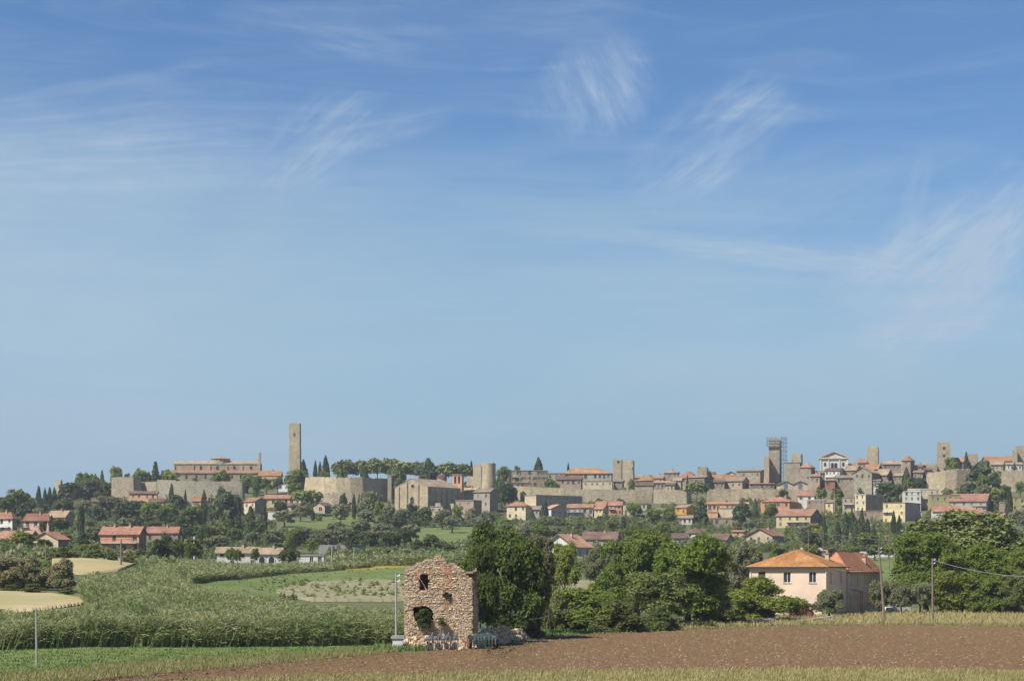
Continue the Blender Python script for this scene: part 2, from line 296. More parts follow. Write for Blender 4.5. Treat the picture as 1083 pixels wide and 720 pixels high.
# ------------------------------------------------------------------ mesh helpers
def tag(o, label=None, cat=None, group=None, kind=None):
    if label: o['label'] = label
    if cat: o['category'] = cat
    if group: o['group'] = group
    if kind: o['kind'] = kind
    return o
def link(o, parent=None):
    COL.objects.link(o)
    if parent is not None: o.parent = parent
    return o
class MB:
    """collects faces in metres and links them as ONE mesh object"""
    def __init__(s): s.v = []; s.f = []; s.m = []
    def poly(s, pts, m=0):
        i = len(s.v); s.v += [tuple(p) for p in pts]; s.f.append(tuple(range(i, i + len(pts)))); s.m.append(m)
    def box(s, x0, x1, y0, y1, z0, z1, m=0):
        p = [(x0, y0, z0), (x1, y0, z0), (x1, y1, z0), (x0, y1, z0), (x0, y0, z1), (x1, y0, z1), (x1, y1, z1), (x0, y1, z1)]
        i = len(s.v); s.v += p
        for q in ((0, 3, 2, 1), (4, 5, 6, 7), (0, 1, 5, 4), (1, 2, 6, 5), (2, 3, 7, 6), (3, 0, 4, 7)):
            s.f.append(tuple(i + a for a in q)); s.m.append(m)
    def bar(s, a, b, r, r2=None, n=6, m=0, cap=True):
        a = Vector(a); b = Vector(b); r2 = r if r2 is None else r2; d = (b - a)
        if d.length < 1e-6: return
        d.normalize(); u = d.orthogonal().normalized(); w = d.cross(u); i = len(s.v)
        for c, rr in ((a, r), (b, r2)):
            for k in range(n):
                t = 2 * math.pi * k / n; s.v.append(tuple(c + u * (rr * math.cos(t)) + w * (rr * math.sin(t))))
        for k in range(n):
            s.f.append((i + k, i + (k + 1) % n, i + n + (k + 1) % n, i + n + k)); s.m.append(m)
        if cap:
            s.f.append(tuple(i + k for k in reversed(range(n)))); s.m.append(m); s.f.append(tuple(i + n + k for k in range(n))); s.m.append(m)
    def tube(s, pts, rs, n=6, m=0):
        """one continuous tapering tube through the points"""
        i0 = len(s.v); u = None
        for k, p in enumerate(pts):
            p = Vector(p); q = Vector(pts[min(k + 1, len(pts) - 1)]); o = Vector(pts[max(k - 1, 0)]); d = (q - o).normalized()
            u = d.orthogonal().normalized() if u is None else (u - d * u.dot(d)).normalized()
            w = d.cross(u)
            for j in range(n):
                t = 2 * math.pi * j / n; s.v.append(tuple(p + u * (rs[k] * math.cos(t)) + w * (rs[k] * math.sin(t))))
        for k in range(len(pts) - 1):
            for j in range(n):
                a = i0 + k * n + j; b = i0 + k * n + (j + 1) % n; s.f.append((a, b, b + n, a + n)); s.m.append(m)
        s.f.append(tuple(i0 + j for j in reversed(range(n)))); s.m.append(m)
        s.f.append(tuple(i0 + (len(pts) - 1) * n + j for j in range(n))); s.m.append(m)
    def build(s, name, mats, parent=None, loc=None, smooth=False):
        mats = mats if isinstance(mats, (list, tuple)) else [mats]
        me = bpy.data.meshes.new(name); me.from_pydata(s.v, [], s.f)
        for q in mats: me.materials.append(q)
        if len(mats) > 1: me.polygons.foreach_set('material_index', s.m)
        uvl = me.uv_layers.new(name='UVMap'); data = np.zeros(len(me.loops) * 2); vv = s.v
        for p in me.polygons:
            n = p.normal
            if abs(n.z) > 0.999: t = Vector((1, 0, 0)); w = Vector((0, 1, 0))
            else: t = Vector((-n.y, n.x, 0)).normalized(); w = n.cross(t)
            for li in p.loop_indices:
                c = vv[me.loops[li].vertex_index]
                data[li * 2] = c[0] * t.x + c[1] * t.y + c[2] * t.z; data[li * 2 + 1] = c[0] * w.x + c[1] * w.y + c[2] * w.z
        uvl.data.foreach_set('uv', data)
        if smooth: me.polygons.foreach_set('use_smooth', [True] * len(me.polygons))
        me.update(); o = bpy.data.objects.new(name, me); link(o, parent)
        if loc is not None: o.location = loc
        return o
def quads_mesh(name, V, mt, tone=None, nper=4):
    """V: (n, nper, 3) array, one face each"""
    n = V.shape[0]; me = bpy.data.meshes.new(name)
    me.vertices.add(n * nper); me.vertices.foreach_set('co', V.reshape(-1).astype(np.float32))
    me.loops.add(n * nper); me.loops.foreach_set('vertex_index', np.arange(n * nper, dtype=np.int32))
    me.polygons.add(n); me.polygons.foreach_set('loop_start', np.arange(0, n * nper, nper, dtype=np.int32)); me.polygons.foreach_set('loop_total', np.full(n, nper, dtype=np.int32))
    me.materials.append(mt)
    if tone is not None:
        a = me.color_attributes.new('tone', 'FLOAT_COLOR', 'CORNER'); c = np.ones((n, nper, 4), np.float32); c[:, :, :3] = tone[:, None, :]; a.data.foreach_set('color', c.reshape(-1))
    me.update(calc_edges=True); me.validate(); return me
def empty(name, loc, rz=0.0):
    o = bpy.data.objects.new(name, None); COL.objects.link(o); o.location = loc; o.rotation_euler = (0, 0, rz); o.empty_display_size = 0.5; return o
def grid_mesh(name, X, Y, Z, mt, lift=0.0):
    ny, nx = X.shape; V = np.stack([X, Y, Z + lift], -1).reshape(-1, 3)
    idx = np.arange(ny * nx).reshape(ny, nx); q = np.stack([idx[:-1, :-1], idx[:-1, 1:], idx[1:, 1:], idx[1:, :-1]], -1).reshape(-1, 4)
    me = bpy.data.meshes.new(name); me.vertices.add(len(V)); me.vertices.foreach_set('co', V.reshape(-1).astype(np.float32))
    me.loops.add(q.size); me.loops.foreach_set('vertex_index', q.reshape(-1).astype(np.int32)); me.polygons.add(len(q))
    me.polygons.foreach_set('loop_start', np.arange(0, q.size, 4, dtype=np.int32)); me.polygons.foreach_set('loop_total', np.full(len(q), 4, dtype=np.int32))
    me.polygons.foreach_set('use_smooth', [True] * len(q)); me.materials.append(mt); me.update(calc_edges=True)
    return link(bpy.data.objects.new(name, me))
# ------------------------------------------------------------------ ground and fields
M_GROUND = mat('scrub_ground', (0.085, 0.10, 0.040), (0.135, 0.130, 0.062), 0.12, c3=(0.06, 0.088, 0.03), s3=0.03, bump=0.25, bscale=1.2)
M_PLOUGH = mat('ploughed_soil', (0.098, 0.058, 0.024), (0.215, 0.136, 0.066), 1.6, c3=(0.150, 0.094, 0.046), s3=0.07, bump=0.22, bscale=3.5)
M_STRAW = mat('dry_grass', (0.25, 0.205, 0.085), (0.33, 0.27, 0.125), 0.7, c3=(0.19, 0.18, 0.065), s3=0.10, bump=0.12, bscale=4)
M_STUB = mat('stubble', (0.40, 0.315, 0.165), (0.31, 0.25, 0.125), 0.25, c3=(0.27, 0.245, 0.10), s3=0.05, bump=0.1, bscale=3)
M_STUB2 = mat('stubble_near', (0.40, 0.32, 0.18), (0.32, 0.255, 0.14), 0.16, c3=(0.27, 0.24, 0.11), s3=0.06, bump=0.1, bscale=3)
M_CROP = mat('young_crop', (0.125, 0.150, 0.042), (0.155, 0.170, 0.055), 0.5, c3=(0.13, 0.165, 0.05), s3=0.05, bump=0.12, bscale=3.5)
M_MEADOW = mat('meadow', (0.085, 0.130, 0.030), (0.115, 0.150, 0.042), 0.3, c3=(0.15, 0.165, 0.055), s3=0.06, bump=0.3, bscale=2)
M_BARE = mat('bare_patch', (0.27, 0.225, 0.15), (0.21, 0.19, 0.11), 0.35, c3=(0.15, 0.17, 0.07), s3=0.22, bump=0.1, bscale=2)
M_GOLD = mat('yellow_flowers', (0.27, 0.20, 0.03), (0.13, 0.16, 0.04), 0.7, c3=(0.33, 0.24, 0.03), s3=0.2, bump=0.1, bscale=3)
def rows(a, b, s): return list(np.arange(a, b, s))
ty = np.array(rows(-400, 60, 40) + rows(60, 1100, 6) + rows(1100, 2600, 60) + rows(2600, 12001, 600)); tt = np.linspace(-1.6, 1.6, 461)
TT, TY = np.meshgrid(tt, ty); TX = TT * (140 + np.abs(TY) * 0.75)
tag(grid_mesh('ground', TX, TY, gz(TX, TY) - 0.35, M_GROUND), kind='structure')
def field(name, near, far, mt, lift=0.0, nx=120, ny=40, rough=0.0, seed=1, uneven=0.0):
    """a conforming sheet between two edges, each a list of (px, row) points on the ground"""
    def edge(pts):
        e = [(PT(p, 0, Yof(p, r)).x, Yof(p, r)) for p, r in pts] if pts[0][1] > 300 else None
        return e
    x0 = max(near[0][0], far[0][0]); x1 = min(near[-1][0], far[-1][0])
    ps = np.linspace(x0, x1, nx)
    def yy(pts):
        q = np.interp(ps, [p for p, _ in pts], [r for _, r in pts]); return np.array([Yof(p, r) for p, r in zip(ps, q)])
    yn, yf = yy(near), np.maximum(yy(far), yy(near) + 0.3)
    t = np.linspace(0, 1, ny)[:, None]
    Y = yn[None] * (1 - t) + yf[None] * t
    if uneven:
        rg = np.random.default_rng(seed); wv = np.convolve(rg.normal(size=nx + 8), np.ones(9) / 9, 'valid') * uneven; Y = Y + wv[None] * (np.abs(2 * t - 1)) * (Y / 200)
    X = (ps[None] - CX) / F * Y
    Z = gz(X, Y) + lift
    if rough:
        rg = np.random.default_rng(seed); Z = Z + rg.normal(size=Z.shape) * rough
    Z[0] -= 0.3 + lift; Z[-1] -= 0.3 + lift; Z[:, 0] -= 0.3; Z[:, -1] -= 0.3
    return tag(grid_mesh(name, X, Y, Z, mt), kind='structure')
# near flat ground: rows above 700 are close to the viewer (z = -7)
def flat_field(name, poly_near, poly_far, mt, lift, nx, ny, rough=0.0, seed=1, uneven=0.0):
    x0 = poly_near[0][0]; x1 = poly_near[-1][0]; ps = np.linspace(x0, x1, nx)
    f = lambda pts: 7.0 * F / (np.interp(ps, [p for p, _ in pts], [r for _, r in pts]) - HZ)
    yn, yf = f(poly_near), f(poly_far); yf = np.maximum(yf, yn + 0.05); t = np.linspace(0, 1, ny)[:, None]
    rg = np.random.default_rng(seed); Y = yn[None] * (1 - t) + yf[None] * t
    if uneven:
        wv = np.convolve(rg.normal(size=nx + 8), np.ones(9) / 9, 'valid') * uneven; Y = Y + wv[None] * np.abs(2 * t - 1)
    X = (ps[None] - CX) / F * Y; Z = gz(X, Y) + lift
    if rough:
        n = rg.normal(size=Z.shape); n = n + np.roll(n, 1, 1) * 0.7 + np.roll(n, 1, 0) * 0.5; Z = Z + n * rough
    Z[0] -= 0.25; Z[-1] -= 0.25
    return tag(grid_mesh(name, X, Y, Z, mt), kind='structure')
PL_NEAR = [(-40, 745), (120, 722), (260, 716), (420, 713), (560, 710), (700, 708), (900, 707), (1083, 710), (1180, 712), (1700, 716)]
PL_FAR = [(-40, 740), (120, 719), (200, 711), (330, 699), (420, 691), (450, 689.5), (485, 688), (512, 686.5), (530, 683), (545, 679.5), (567, 675.5), (650, 669), (760, 664.5), (860, 661), (960, 660.5), (1083, 662), (1180, 663), (1700, 666)]
flat_field('ploughed_field', PL_NEAR, PL_FAR, M_PLOUGH, 0.06, 860, 400, rough=0.04, seed=3, uneven=0.15)
flat_field('dry_grass_verge', [(-300, 800), (1700, 800)], [(-300, 770), (-40, 746), (120, 723), (260, 717), (420, 714), (560, 711), (700, 709), (900, 708), (1083, 711), (1180, 713), (1700, 717)], M_STRAW, 0.02, 340, 30, rough=0.02, seed=4)
flat_field('weedy_strip', [(-300, 760), (-40, 739), (120, 719.5), (200, 711.5), (330, 699.5), (420, 690.5)], [(-300, 730), (-40, 716), (60, 709), (150, 701), (260, 695), (340, 692), (420, 686)], M_STRAW, 0.05, 200, 30, rough=0.02, seed=5)
flat_field('green_field', [(-300, 729), (-40, 715.5), (60, 708.5), (150, 700.5), (260, 694.5), (340, 691.5), (420, 685.5)], [(-300, 692), (-40, 688), (100, 686), (200, 680), (300, 675), (420, 668)], M_CROP, 0.05, 160, 50, rough=0.01, seed=6)
flat_field('straw_field', [(640, 668.5), (760, 664), (860, 660.5), (960, 660), (1083, 661.5), (1180, 662.5), (1700, 665.5)], [(640, 663), (760, 656), (850, 650), (905, 647), (1083, 646), (1180, 646), (1700, 646)], M_STRAW, 0.05, 300, 40, rough=0.03, seed=8)
field('stubble_field', [(-60, 649), (0, 646), (40, 643), (90, 636), (96, 634)], [(-60, 620), (0, 621), (40, 624), (90, 632), (96, 633.5)], M_STUB2, 0.0)
field('stubble_field', [(55, 604), (90, 606), (125, 602), (146, 594)], [(55, 590), (90, 589.6), (125, 590), (146, 592)], M_STUB, 0.0)
field('meadow', [(188, 627.5), (240, 628.5), (300, 629), (420, 628), (520, 622)], [(188, 624), (230, 614), (300, 606), (390, 598), (440, 595), (520, 593)], M_MEADOW, 0.0)
field('bare_ground', [(292, 627), (330, 634), (420, 634), (450, 632)], [(292, 624), (330, 615), (400, 612), (450, 616)], M_BARE, 0.12)
field('bare_ground', [(590, 627), (640, 626), (700, 622)], [(590, 613), (640, 612.5), (700, 612)], M_BARE, 0.0)
field('flower_strip', [(365, 603.5), (440, 599.5), (500, 598), (570, 597)], [(365, 602.2), (440, 596), (500, 593), (570, 594)], M_GOLD, 0.2, uneven=1)
field('green_slope', [(296, 562), (340, 560), (396, 556)], [(296, 556), (330, 548), (360, 544.5), (396, 545)], M_MEADOW, 0.1)
field('green_slope', [(428, 574), (500, 573), (560, 572)], [(428, 562), (450, 558), (500, 557), (560, 558)], M_MEADOW, 0.1)
field('green_slope', [(895, 611), (950, 613)], [(895, 590), (950, 589)], M_MEADOW, 0.1)

# ------------------------------------------------------------------ buildings
BB = []          # (x0, x1, top, bottom, Y): what must stay visible
LM = []          # (px, py, phrase): landmarks for the labels of trees
WALLS = []
def facade(mb, O, U, W, H, holes, depth=0.18, m=0):
    """a wall with real openings: O lower left corner, U unit vector along it; outward is U x Z"""
    U = Vector(U); Nn = Vector((U.y, -U.x, 0)); O = Vector(O); Z = Vector((0, 0, 1))
    holes = [h for h in holes if h[0] > 0.05 and h[1] < W - 0.05 and h[2] > 0.02 and h[3] < H - 0.05]
    xs = sorted({0, W, *[h[0] for h in holes], *[h[1] for h in holes]}); zs = sorted({0, H, *[h[2] for h in holes], *[h[3] for h in holes]})
    p = lambda x, z, d=0: O + U * x + Z * z - Nn * d
    for i in range(len(xs) - 1):
        for j in range(len(zs) - 1):
            cx, cz = (xs[i] + xs[i + 1]) / 2, (zs[j] + zs[j + 1]) / 2
            if any(h[0] < cx < h[1] and h[2] < cz < h[3] for h in holes): continue
            mb.poly([p(xs[i], zs[j]), p(xs[i + 1], zs[j]), p(xs[i + 1], zs[j + 1]), p(xs[i], zs[j + 1])], m)
    for a, b, c, d in holes:
        mb.poly([p(a, c), p(a, c, depth), p(b, c, depth), p(b, c)], m); mb.poly([p(a, d), p(b, d), p(b, d, depth), p(a, d, depth)], m)
        mb.poly([p(a, c), p(a, d), p(a, d, depth), p(a, c, depth)], m); mb.poly([p(b, c), p(b, c, depth), p(b, d, depth), p(b, d)], m)
    return holes
def window_part(root, O, U, h, depth, style, near=False, name='window'):
    U = Vector(U); Nn = Vector((U.y, -U.x, 0)); O = Vector(O); Z = Vector((0, 0, 1)); a, b, c, d = h
    p = lambda x, z, e: O + U * x + Z * z - Nn * e
    mb = MB(); dd = depth - 0.02
    mb.poly([p(a, c, dd), p(b, c, dd), p(b, d, dd), p(a, d, dd)], 0)
    def slab(x0, x1, z0, z1, e0, e1, m):
        q = [p(x0, z0, e1), p(x1, z0, e1), p(x1, z1, e1), p(x0, z1, e1)]; r = [p(x0, z0, e0), p(x1, z0, e0), p(x1, z1, e0), p(x0, z1, e0)]
        mb.poly(r, m)
        for k in range(4): mb.poly([q[k], q[(k + 1) % 4], r[(k + 1) % 4], r[k]], m)
    t = 0.07
    if style in ('frame', 'shut'):
        for s in ((a, b, c, c + t), (a, b, d - t, d), (a, a + t, c + t, d - t), (b - t, b, c + t, d - t), ((a + b) / 2 - t / 2, (a + b) / 2 + t / 2, c + t, d - t)): slab(*s, dd - 0.05, dd, 1)
    if style == 'shut':
        w = (b - a) / 2
        slab(a - w, a - 0.01, c, d, -0.06, -0.005, 2); slab(b + 0.01, b + w, c, d, -0.06, -0.005, 2)
    if style == 'closed': slab(a + 0.02, b - 0.02, c + 0.02, d - 0.02, dd - 0.08, dd, 2)
    slab(a - 0.08, b + 0.08, c - 0.1, c - 0.005, -0.08, -0.004, 3)
    return mb.build(name, [PANE, FRAMEW, SHUT, CONC], root)
def chimney(parent, x, y, z, s=0.55, h=1.2, m=None):
    mb = MB(); mb.box(x - s / 2, x + s / 2, y - s / 2, y + s / 2, z - 1.2, z + h, 0); mb.box(x - s * .7, x + s * .7, y - s * .7, y + s * .7, z + h + 0.003, z + h + 0.12, 1); mb.box(x - s * .3, x + s * .3, y - s * .3, y + s * .3, z + h + 0.123, z + h + 0.4, 1)
    return mb.build('chimney', [m or W_BEIGE, R_RED], parent)
def roof_mesh(kind, W, D, h, rise, ov, th=0.16):
    """returns top vertices, top faces and the outer loop"""
    a, b, c, d = (-ov, -ov), (W + ov, -ov), (W + ov, D + ov), (-ov, D + ov)
    drop = 0.0
    if kind == 'gx':
        sl = rise / (D / 2); e = h - sl * ov; v = [(*a, e), (*b, e), (W + ov, D / 2, h + rise), (*c, e), (*d, e), (-ov, D / 2, h + rise)]; f = [(0, 1, 2, 5), (5, 2, 3, 4)]; lp = [0, 1, 2, 3, 4, 5]
    elif kind == 'gy':
        sl = rise / (W / 2); e = h - sl * ov; v = [(*a, e), (W / 2, -ov, h + rise), (*b, e), (*c, e), (W / 2, D + ov, h + rise), (*d, e)]; f = [(0, 1, 4, 5), (1, 2, 3, 4)]; lp = [0, 1, 2, 3, 4, 5]
    elif kind == 'hip':
        k = min(W, D) / 2; sl = rise / k; e = h - sl * ov
        if W >= D: r0, r1 = (k, D / 2, h + rise), (W - k, D / 2, h + rise)
        else: r0, r1 = (W / 2, k, h + rise), (W / 2, D - k, h + rise)
        v = [(*a, e), (*b, e), (*c, e), (*d, e), r0, r1]
        f = [(0, 1, 5, 4), (1, 2, 5), (2, 3, 4, 5), (3, 0, 4)] if W >= D else [(0, 1, 4), (1, 2, 5, 4), (2, 3, 5), (3, 0, 4, 5)]; lp = [0, 1, 2, 3]
    elif kind == 'shed':
        sl = rise / D; v = [(*a, h - sl * ov), (*b, h - sl * ov), (*c, h + rise + sl * ov), (*d, h + rise + sl * ov)]; f = [(0, 1, 2, 3)]; lp = [0, 1, 2, 3]
    elif kind == 'shedr':    # falls to the right
        sl = rise / W; v = [(*a, h + rise + sl * ov), (*b, h - sl * ov), (*c, h - sl * ov), (*d, h + rise + sl * ov)]; f = [(0, 1, 2, 3)]; lp = [0, 1, 2, 3]
    v = [Vector(q) + Vector((0, 0, 0.02)) for q in v]
    mb = MB()
    for q in f: mb.poly([v[i] + Vector((0, 0, th)) for i in q]); mb.poly([v[i] for i in reversed(q)])
    for i in range(len(lp)):
        p, q = v[lp[i]], v[lp[(i + 1) % len(lp)]]; mb.poly([p, q, q + Vector((0, 0, th)), p + Vector((0, 0, th))])
    return mb
def house(name, cat, label, xl, xc, xr, eave, top, bot, wall, roof, kind='gx', yaw=None, Y=None, D=9.0, win=(3, 2), swin=(2, 2), ov=0.45, wstyle='frame',
          wsize=(0.9, 1.3), chim=0, door=False, balcony=None, lm=None, group=None, skip=(), swall=None, parapet=0.5, near=False, avoid=True, base=None, pedi=False, hfl=3.0, roundel=None):
    Y = Y or Yof((xl + xr) / 2, bot); C = PT(xc, eave, Y); right = xr - xc > 0.3; left = False
    if yaw is None: yaw = 20 if right else 0
    th = math.radians(yaw); X_ = Vector((math.cos(th), -math.sin(th), 0)); Y_ = Vector((math.sin(th), math.cos(th), 0))
    def solve(d, px):
        a = (px - CX) / F; den = d.x - a * d.y
        return (a * C.y - C.x) / den if abs(den) > 1e-4 else 10.0
    if yaw >= 0:
        W = solve(-X_, xl); 
        if right: D = solve(Y_, xr)
    else:
        W = solve(X_, xr); D = solve(Y_, xl)
    W = abs(W); D = min(abs(D), 60.0)
    org = (C - X_ * W) if yaw >= 0 else C.copy()
    cs = [org, org + X_ * W, org + X_ * W + Y_ * D, org + Y_ * D]
    gmin = min(G(c.x, c.y) for c in cs) - 0.6
    zb = gmin if base is None else base
    zvis = (HZ - bot) / F * Y
    if zb > zvis - 0.4: zb = zvis - 0.4
    H = C.z - zb
    if H < 1.5: H = 1.5; zb = C.z - 1.5
    root = empty(name, (org.x, org.y, zb), -th); tag(root, label, cat, group)
    yr = Y + (D / 2 if kind in ('gx', 'hip') else 0) * math.cos(th) + (W / 2 * abs(math.sin(th)) if kind == 'gy' else 0)
    rise = max((HZ - top) / F * yr - C.z, 0.5) if kind != 'flat' else 0
    vis0 = max(C.z - (HZ - bot) / F * Y, 1.5)        # visible height of the wall
    nf = max(1, win[1])
    def layout(Wd, cols, rws, rs):
        hs = []
        if not cols or not rws: return hs
        fl = min(vis0 / rws, 3.6); ww, wh = wsize; wh = min(wh, fl * 0.55); ww = min(ww, Wd / cols * 0.6)
        for r in range(rws):
            z1 = H - (fl - wh) * 0.42 - r * fl
            for c in range(cols):
                if (r, c) in skip and rs == 0: continue
                x = Wd * (c + 0.5) / cols
                if not near and cols > 1 and R.random() < 0.12: continue
                jx = 0 if near else R.uniform(-.12, .12) * Wd / cols; q = 1 if near else R.uniform(.8, 1.12); z2 = z1 if near else z1 - R.choice((0, 0, 0, .3)) * (fl > 2.6)
                hs.append((x + jx - ww * q / 2, x + jx + ww * q / 2, z2 - wh * q, z2))
        return hs
    wb = MB(); dep = 0.2
    fh = facade(wb, (0, 0, 0), (1, 0, 0), W, H, layout(W, win[0], win[1], 0) + ([(W * door - 0.55, W * door + 0.55, H - vis0 + 0.1, H - vis0 + 2.3)] if door else []), dep)
    sh = facade(wb, (W, 0, 0), (0, 1, 0), D, H, layout(D, swin[0], swin[1], 1), dep, 1)
    facade(wb, (W, D, 0), (-1, 0, 0), W, H, [], dep)
    lh = facade(wb, (0, D, 0), (0, -1, 0), D, H, layout(D, swin[0], swin[1], 2) if yaw < 0 else [], dep)
    g = 0.0
    if kind == 'gy':
        for y, o in ((g, 1), (D - g, -1)):
            tri = [(0, y, H), (W, y, H), (W / 2, y, H + rise)]; wb.poly(tri[::o])
    elif kind == 'gx':
        for x, o in ((g, -1), (W - g, 1)):
            tri = [(x, 0, H), (x, D, H), (x, D / 2, H + rise)]; wb.poly(tri[::o], 1 if o == 1 else 0)
    elif kind == 'shed':
        wb.poly([(0, 0, H), (0, D, H + rise), (0, D, H)]); wb.poly([(W, 0, H), (W, D, H), (W, D, H + rise)], 1); wb.poly([(W, D, H), (0, D, H), (0, D, H + rise), (W, D, H + rise)])
    elif kind == 'shedr':
        wb.poly([(0, 0, H), (W, 0, H), (0, 0, H + rise)]); wb.poly([(0, D, H), (0, D, H + rise), (W, D, H)]); wb.poly([(0, 0, H), (0, 0, H + rise), (0, D, H + rise), (0, D, H)])
    elif kind == 'flat':
        p = parapet; wb.poly([(0, 0, H - 0.02 - p), (W, 0, H - 0.02 - p), (W, D, H - 0.02 - p), (0, D, H - 0.02 - p)])
        t = 0.25
        for q in ((t, W - t, t, t), (t, W - t, D - t, D - t)): pass
        wb.poly([(0, 0, H), (W, 0, H), (W - t, t, H), (t, t, H)]); wb.poly([(W, 0, H), (W, D, H), (W - t, D - t, H), (W - t, t, H)]); wb.poly([(W, D, H), (0, D, H), (t, D - t, H), (W - t, D - t, H)]); wb.poly([(0, D, H), (0, 0, H), (t, t, H), (t, D - t, H)])
        wb.poly([(t, t, H - p), (t, t, H), (W - t, t, H), (W - t, t, H - p)]); wb.poly([(W - t, t, H - p), (W - t, t, H), (W - t, D - t, H), (W - t, D - t, H - p)])
        wb.poly([(W - t, D - t, H - p), (W - t, D - t, H), (t, D - t, H), (t, D - t, H - p)]); wb.poly([(t, D - t, H - p), (t, D - t, H), (t, t, H), (t, t, H - p)])
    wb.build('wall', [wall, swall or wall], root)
    if kind == 'flat':
        mb = MB(); mb.box(-0.2, W + 0.2, -0.2, 0.0 - 0.003, H - 0.25, H + 0.03); mb.box(W + 0.003, W + 0.2, 0, D, H - 0.25, H + 0.03); mb.box(0.26, W - 0.26, 0.26, D - 0.26, H - 0.3, H - 0.24)
        rf = mb.build('roof', roof, root)
    else: rf = roof_mesh(kind, W, D, H, rise, ov).build('roof', roof, root)
    zt = H + rise * (0.55 if kind != 'flat' else 0)
    for c in range(chim):
        fx = (0.3, 0.7, 0.5)[c % 3] if chim > 1 else 0.62
        chimney(rf, W * fx, D * (0.42 if kind in ('gx', 'hip') else 0.5), zt + (rise * 0.25), 0.6, 1.1)
    for k, h in enumerate(fh):
        isd = door and k == len(fh) - 1
        st = 'closed' if isd else (wstyle if R.random() < 0.75 else ('frame' if wstyle == 'closed' else 'closed'))
        window_part(root, (0, 0, 0), (1, 0, 0), h, dep, st, name='door' if isd else 'window')
    for h in sh: window_part(root, (W, 0, 0), (0, 1, 0), h, dep, 'frame')
    for h in lh: window_part(root, (0, D, 0), (0, -1, 0), h, dep, 'frame')
    if balcony:
        for (a, b, pz) in balcony:       # fractions of the width, row in the photograph
            z = (HZ - pz) / F * Y - zb; mb = MB(); mb.box(W * a, W * b, -1.1, -0.003, z - 0.15, z)
            mb.box(W * a, W * b, -1.1, -1.04, z + 0.85, z + 0.92, 1); n = max(3, int(W * (b - a) / 0.35))
            for i in range(n + 1):
                x = W * a + 0.03 + (W * (b - a) - 0.06) * i / n; mb.box(x - 0.02, x + 0.02, -1.09, -1.05, z, z + 0.85, 1)
            mb.build('balcony', [CONCW, CONCW if R.random() < .5 else METAL], root)
    BB.append((xl, xr, min(top, eave), bot, Y)) if avoid else None
    if lm: LM.append(((xl + xr) / 2, (top + bot) / 2, lm))
    root['_dims'] = (W, D, H, rise)
    return root, W, D, H, rise
def tower(name, cat, label, xl, xc, xr, top, bot, wall, Y, yaw=25, broken=0.6, wins=(), lm=None, taper=0.03, crenel=False, seed=1, D=6):
    """square stone tower with a worn, uneven top"""
    C = PT(xc, bot, Y); th = math.radians(yaw); X_ = Vector((math.cos(th), -math.sin(th), 0)); Y_ = Vector((math.sin(th), math.cos(th), 0))
    def solve(d, px):
        a = (px - CX) / F; return abs((a * C.y - C.x) / (d.x - a * d.y))
    W = solve(-X_, xl); D = min(solve(Y_, xr), 25) if xr > xc + 0.3 else D
    org = C - X_ * W; zb = min(C.z, G(C.x, C.y)) - 2; H = (HZ - top) / F * Y - zb
    root = empty(name, (org.x, org.y, zb), -th); tag(root, label, cat)
    rg = random.Random(seed); wb = MB(); n = 7; loop = []
    for (a, b) in (((0, 0), (W, 0)), ((W, 0), (W, D)), ((W, D), (0, D)), ((0, D), (0, 0))):
        for k in range(n): loop.append((a[0] + (b[0] - a[0]) * k / n, a[1] + (b[1] - a[1]) * k / n))
    tops = [H - (rg.random() ** 2) * broken for _ in loop]
    if crenel: tops = [H - (0.9 if k % 2 else 0.0) for k in range(len(loop))]
    cx, cy = W / 2, D / 2; t = 0.55
    ins = [(cx + (x - cx) * (1 - 2 * t / W), cy + (y - cy) * (1 - 2 * t / D)) for x, y in loop]; m = len(loop)
    sh = 1 + taper
    outb = [(cx + (x - cx) * sh, cy + (y - cy) * sh) for x, y in loop]
    for k in range(m):
        a, b = k, (k + 1) % m
        if crenel:
            tk = tops[k]; A = (*loop[a], tk); B = (*loop[b], tk)
            wb.poly([(*outb[a], 0), (*outb[b], 0), B, A]); wb.poly([A, B, (*ins[b], tk), (*ins[a], tk)]); wb.poly([(*ins[a], tk), (*ins[b], tk), (*ins[b], H - 3), (*ins[a], H - 3)])
            tn = tops[b]; wb.poly([(*loop[b], tk), (*loop[b], tn), (*ins[b], tn), (*ins[b], tk)])
        else:
            wb.poly([(*outb[a], 0), (*outb[b], 0), (*loop[b], tops[b]), (*loop[a], tops[a])]); wb.poly([(*loop[a], tops[a]), (*loop[b], tops[b]), (*ins[b], tops[b]), (*ins[a], tops[a])])
            wb.poly([(*ins[a], tops[a]), (*ins[b], tops[b]), (*ins[b], H - 3), (*ins[a], H - 3)])
    wb.poly([(*q, H - 3) for q in ins])
    wb.build('wall', wall, root)
    for (px, py, w, h) in wins:      # a slit or window on the front
        u = solve(-X_, px); x = W - u; z = (HZ - py) / F * Y - zb; k = taper / 2 * W
        mb = MB(); mb.box(x - w / 2, x + w / 2, -k - 0.10, 0.3, z - h / 2, z + h / 2, 0)
        mb.box(x - w / 2 - 0.15, x - w / 2, -k - 0.16, 0.3, z - h / 2, z + h / 2, 1); mb.box(x + w / 2, x + w / 2 + 0.15, -k - 0.16, 0.3, z - h / 2, z + h / 2, 1); mb.box(x - w / 2 - 0.15, x + w / 2 + 0.15, -k - 0.16, 0.3, z + h / 2, z + h / 2 + 0.2, 1)
        mb.build('window', [PANE, wall], root)
    if lm: LM.append(((xl + xr) / 2, (top + bot) / 2, lm))
    BB.append((xl, xr, top, bot, Y))
    return root, W, D, H
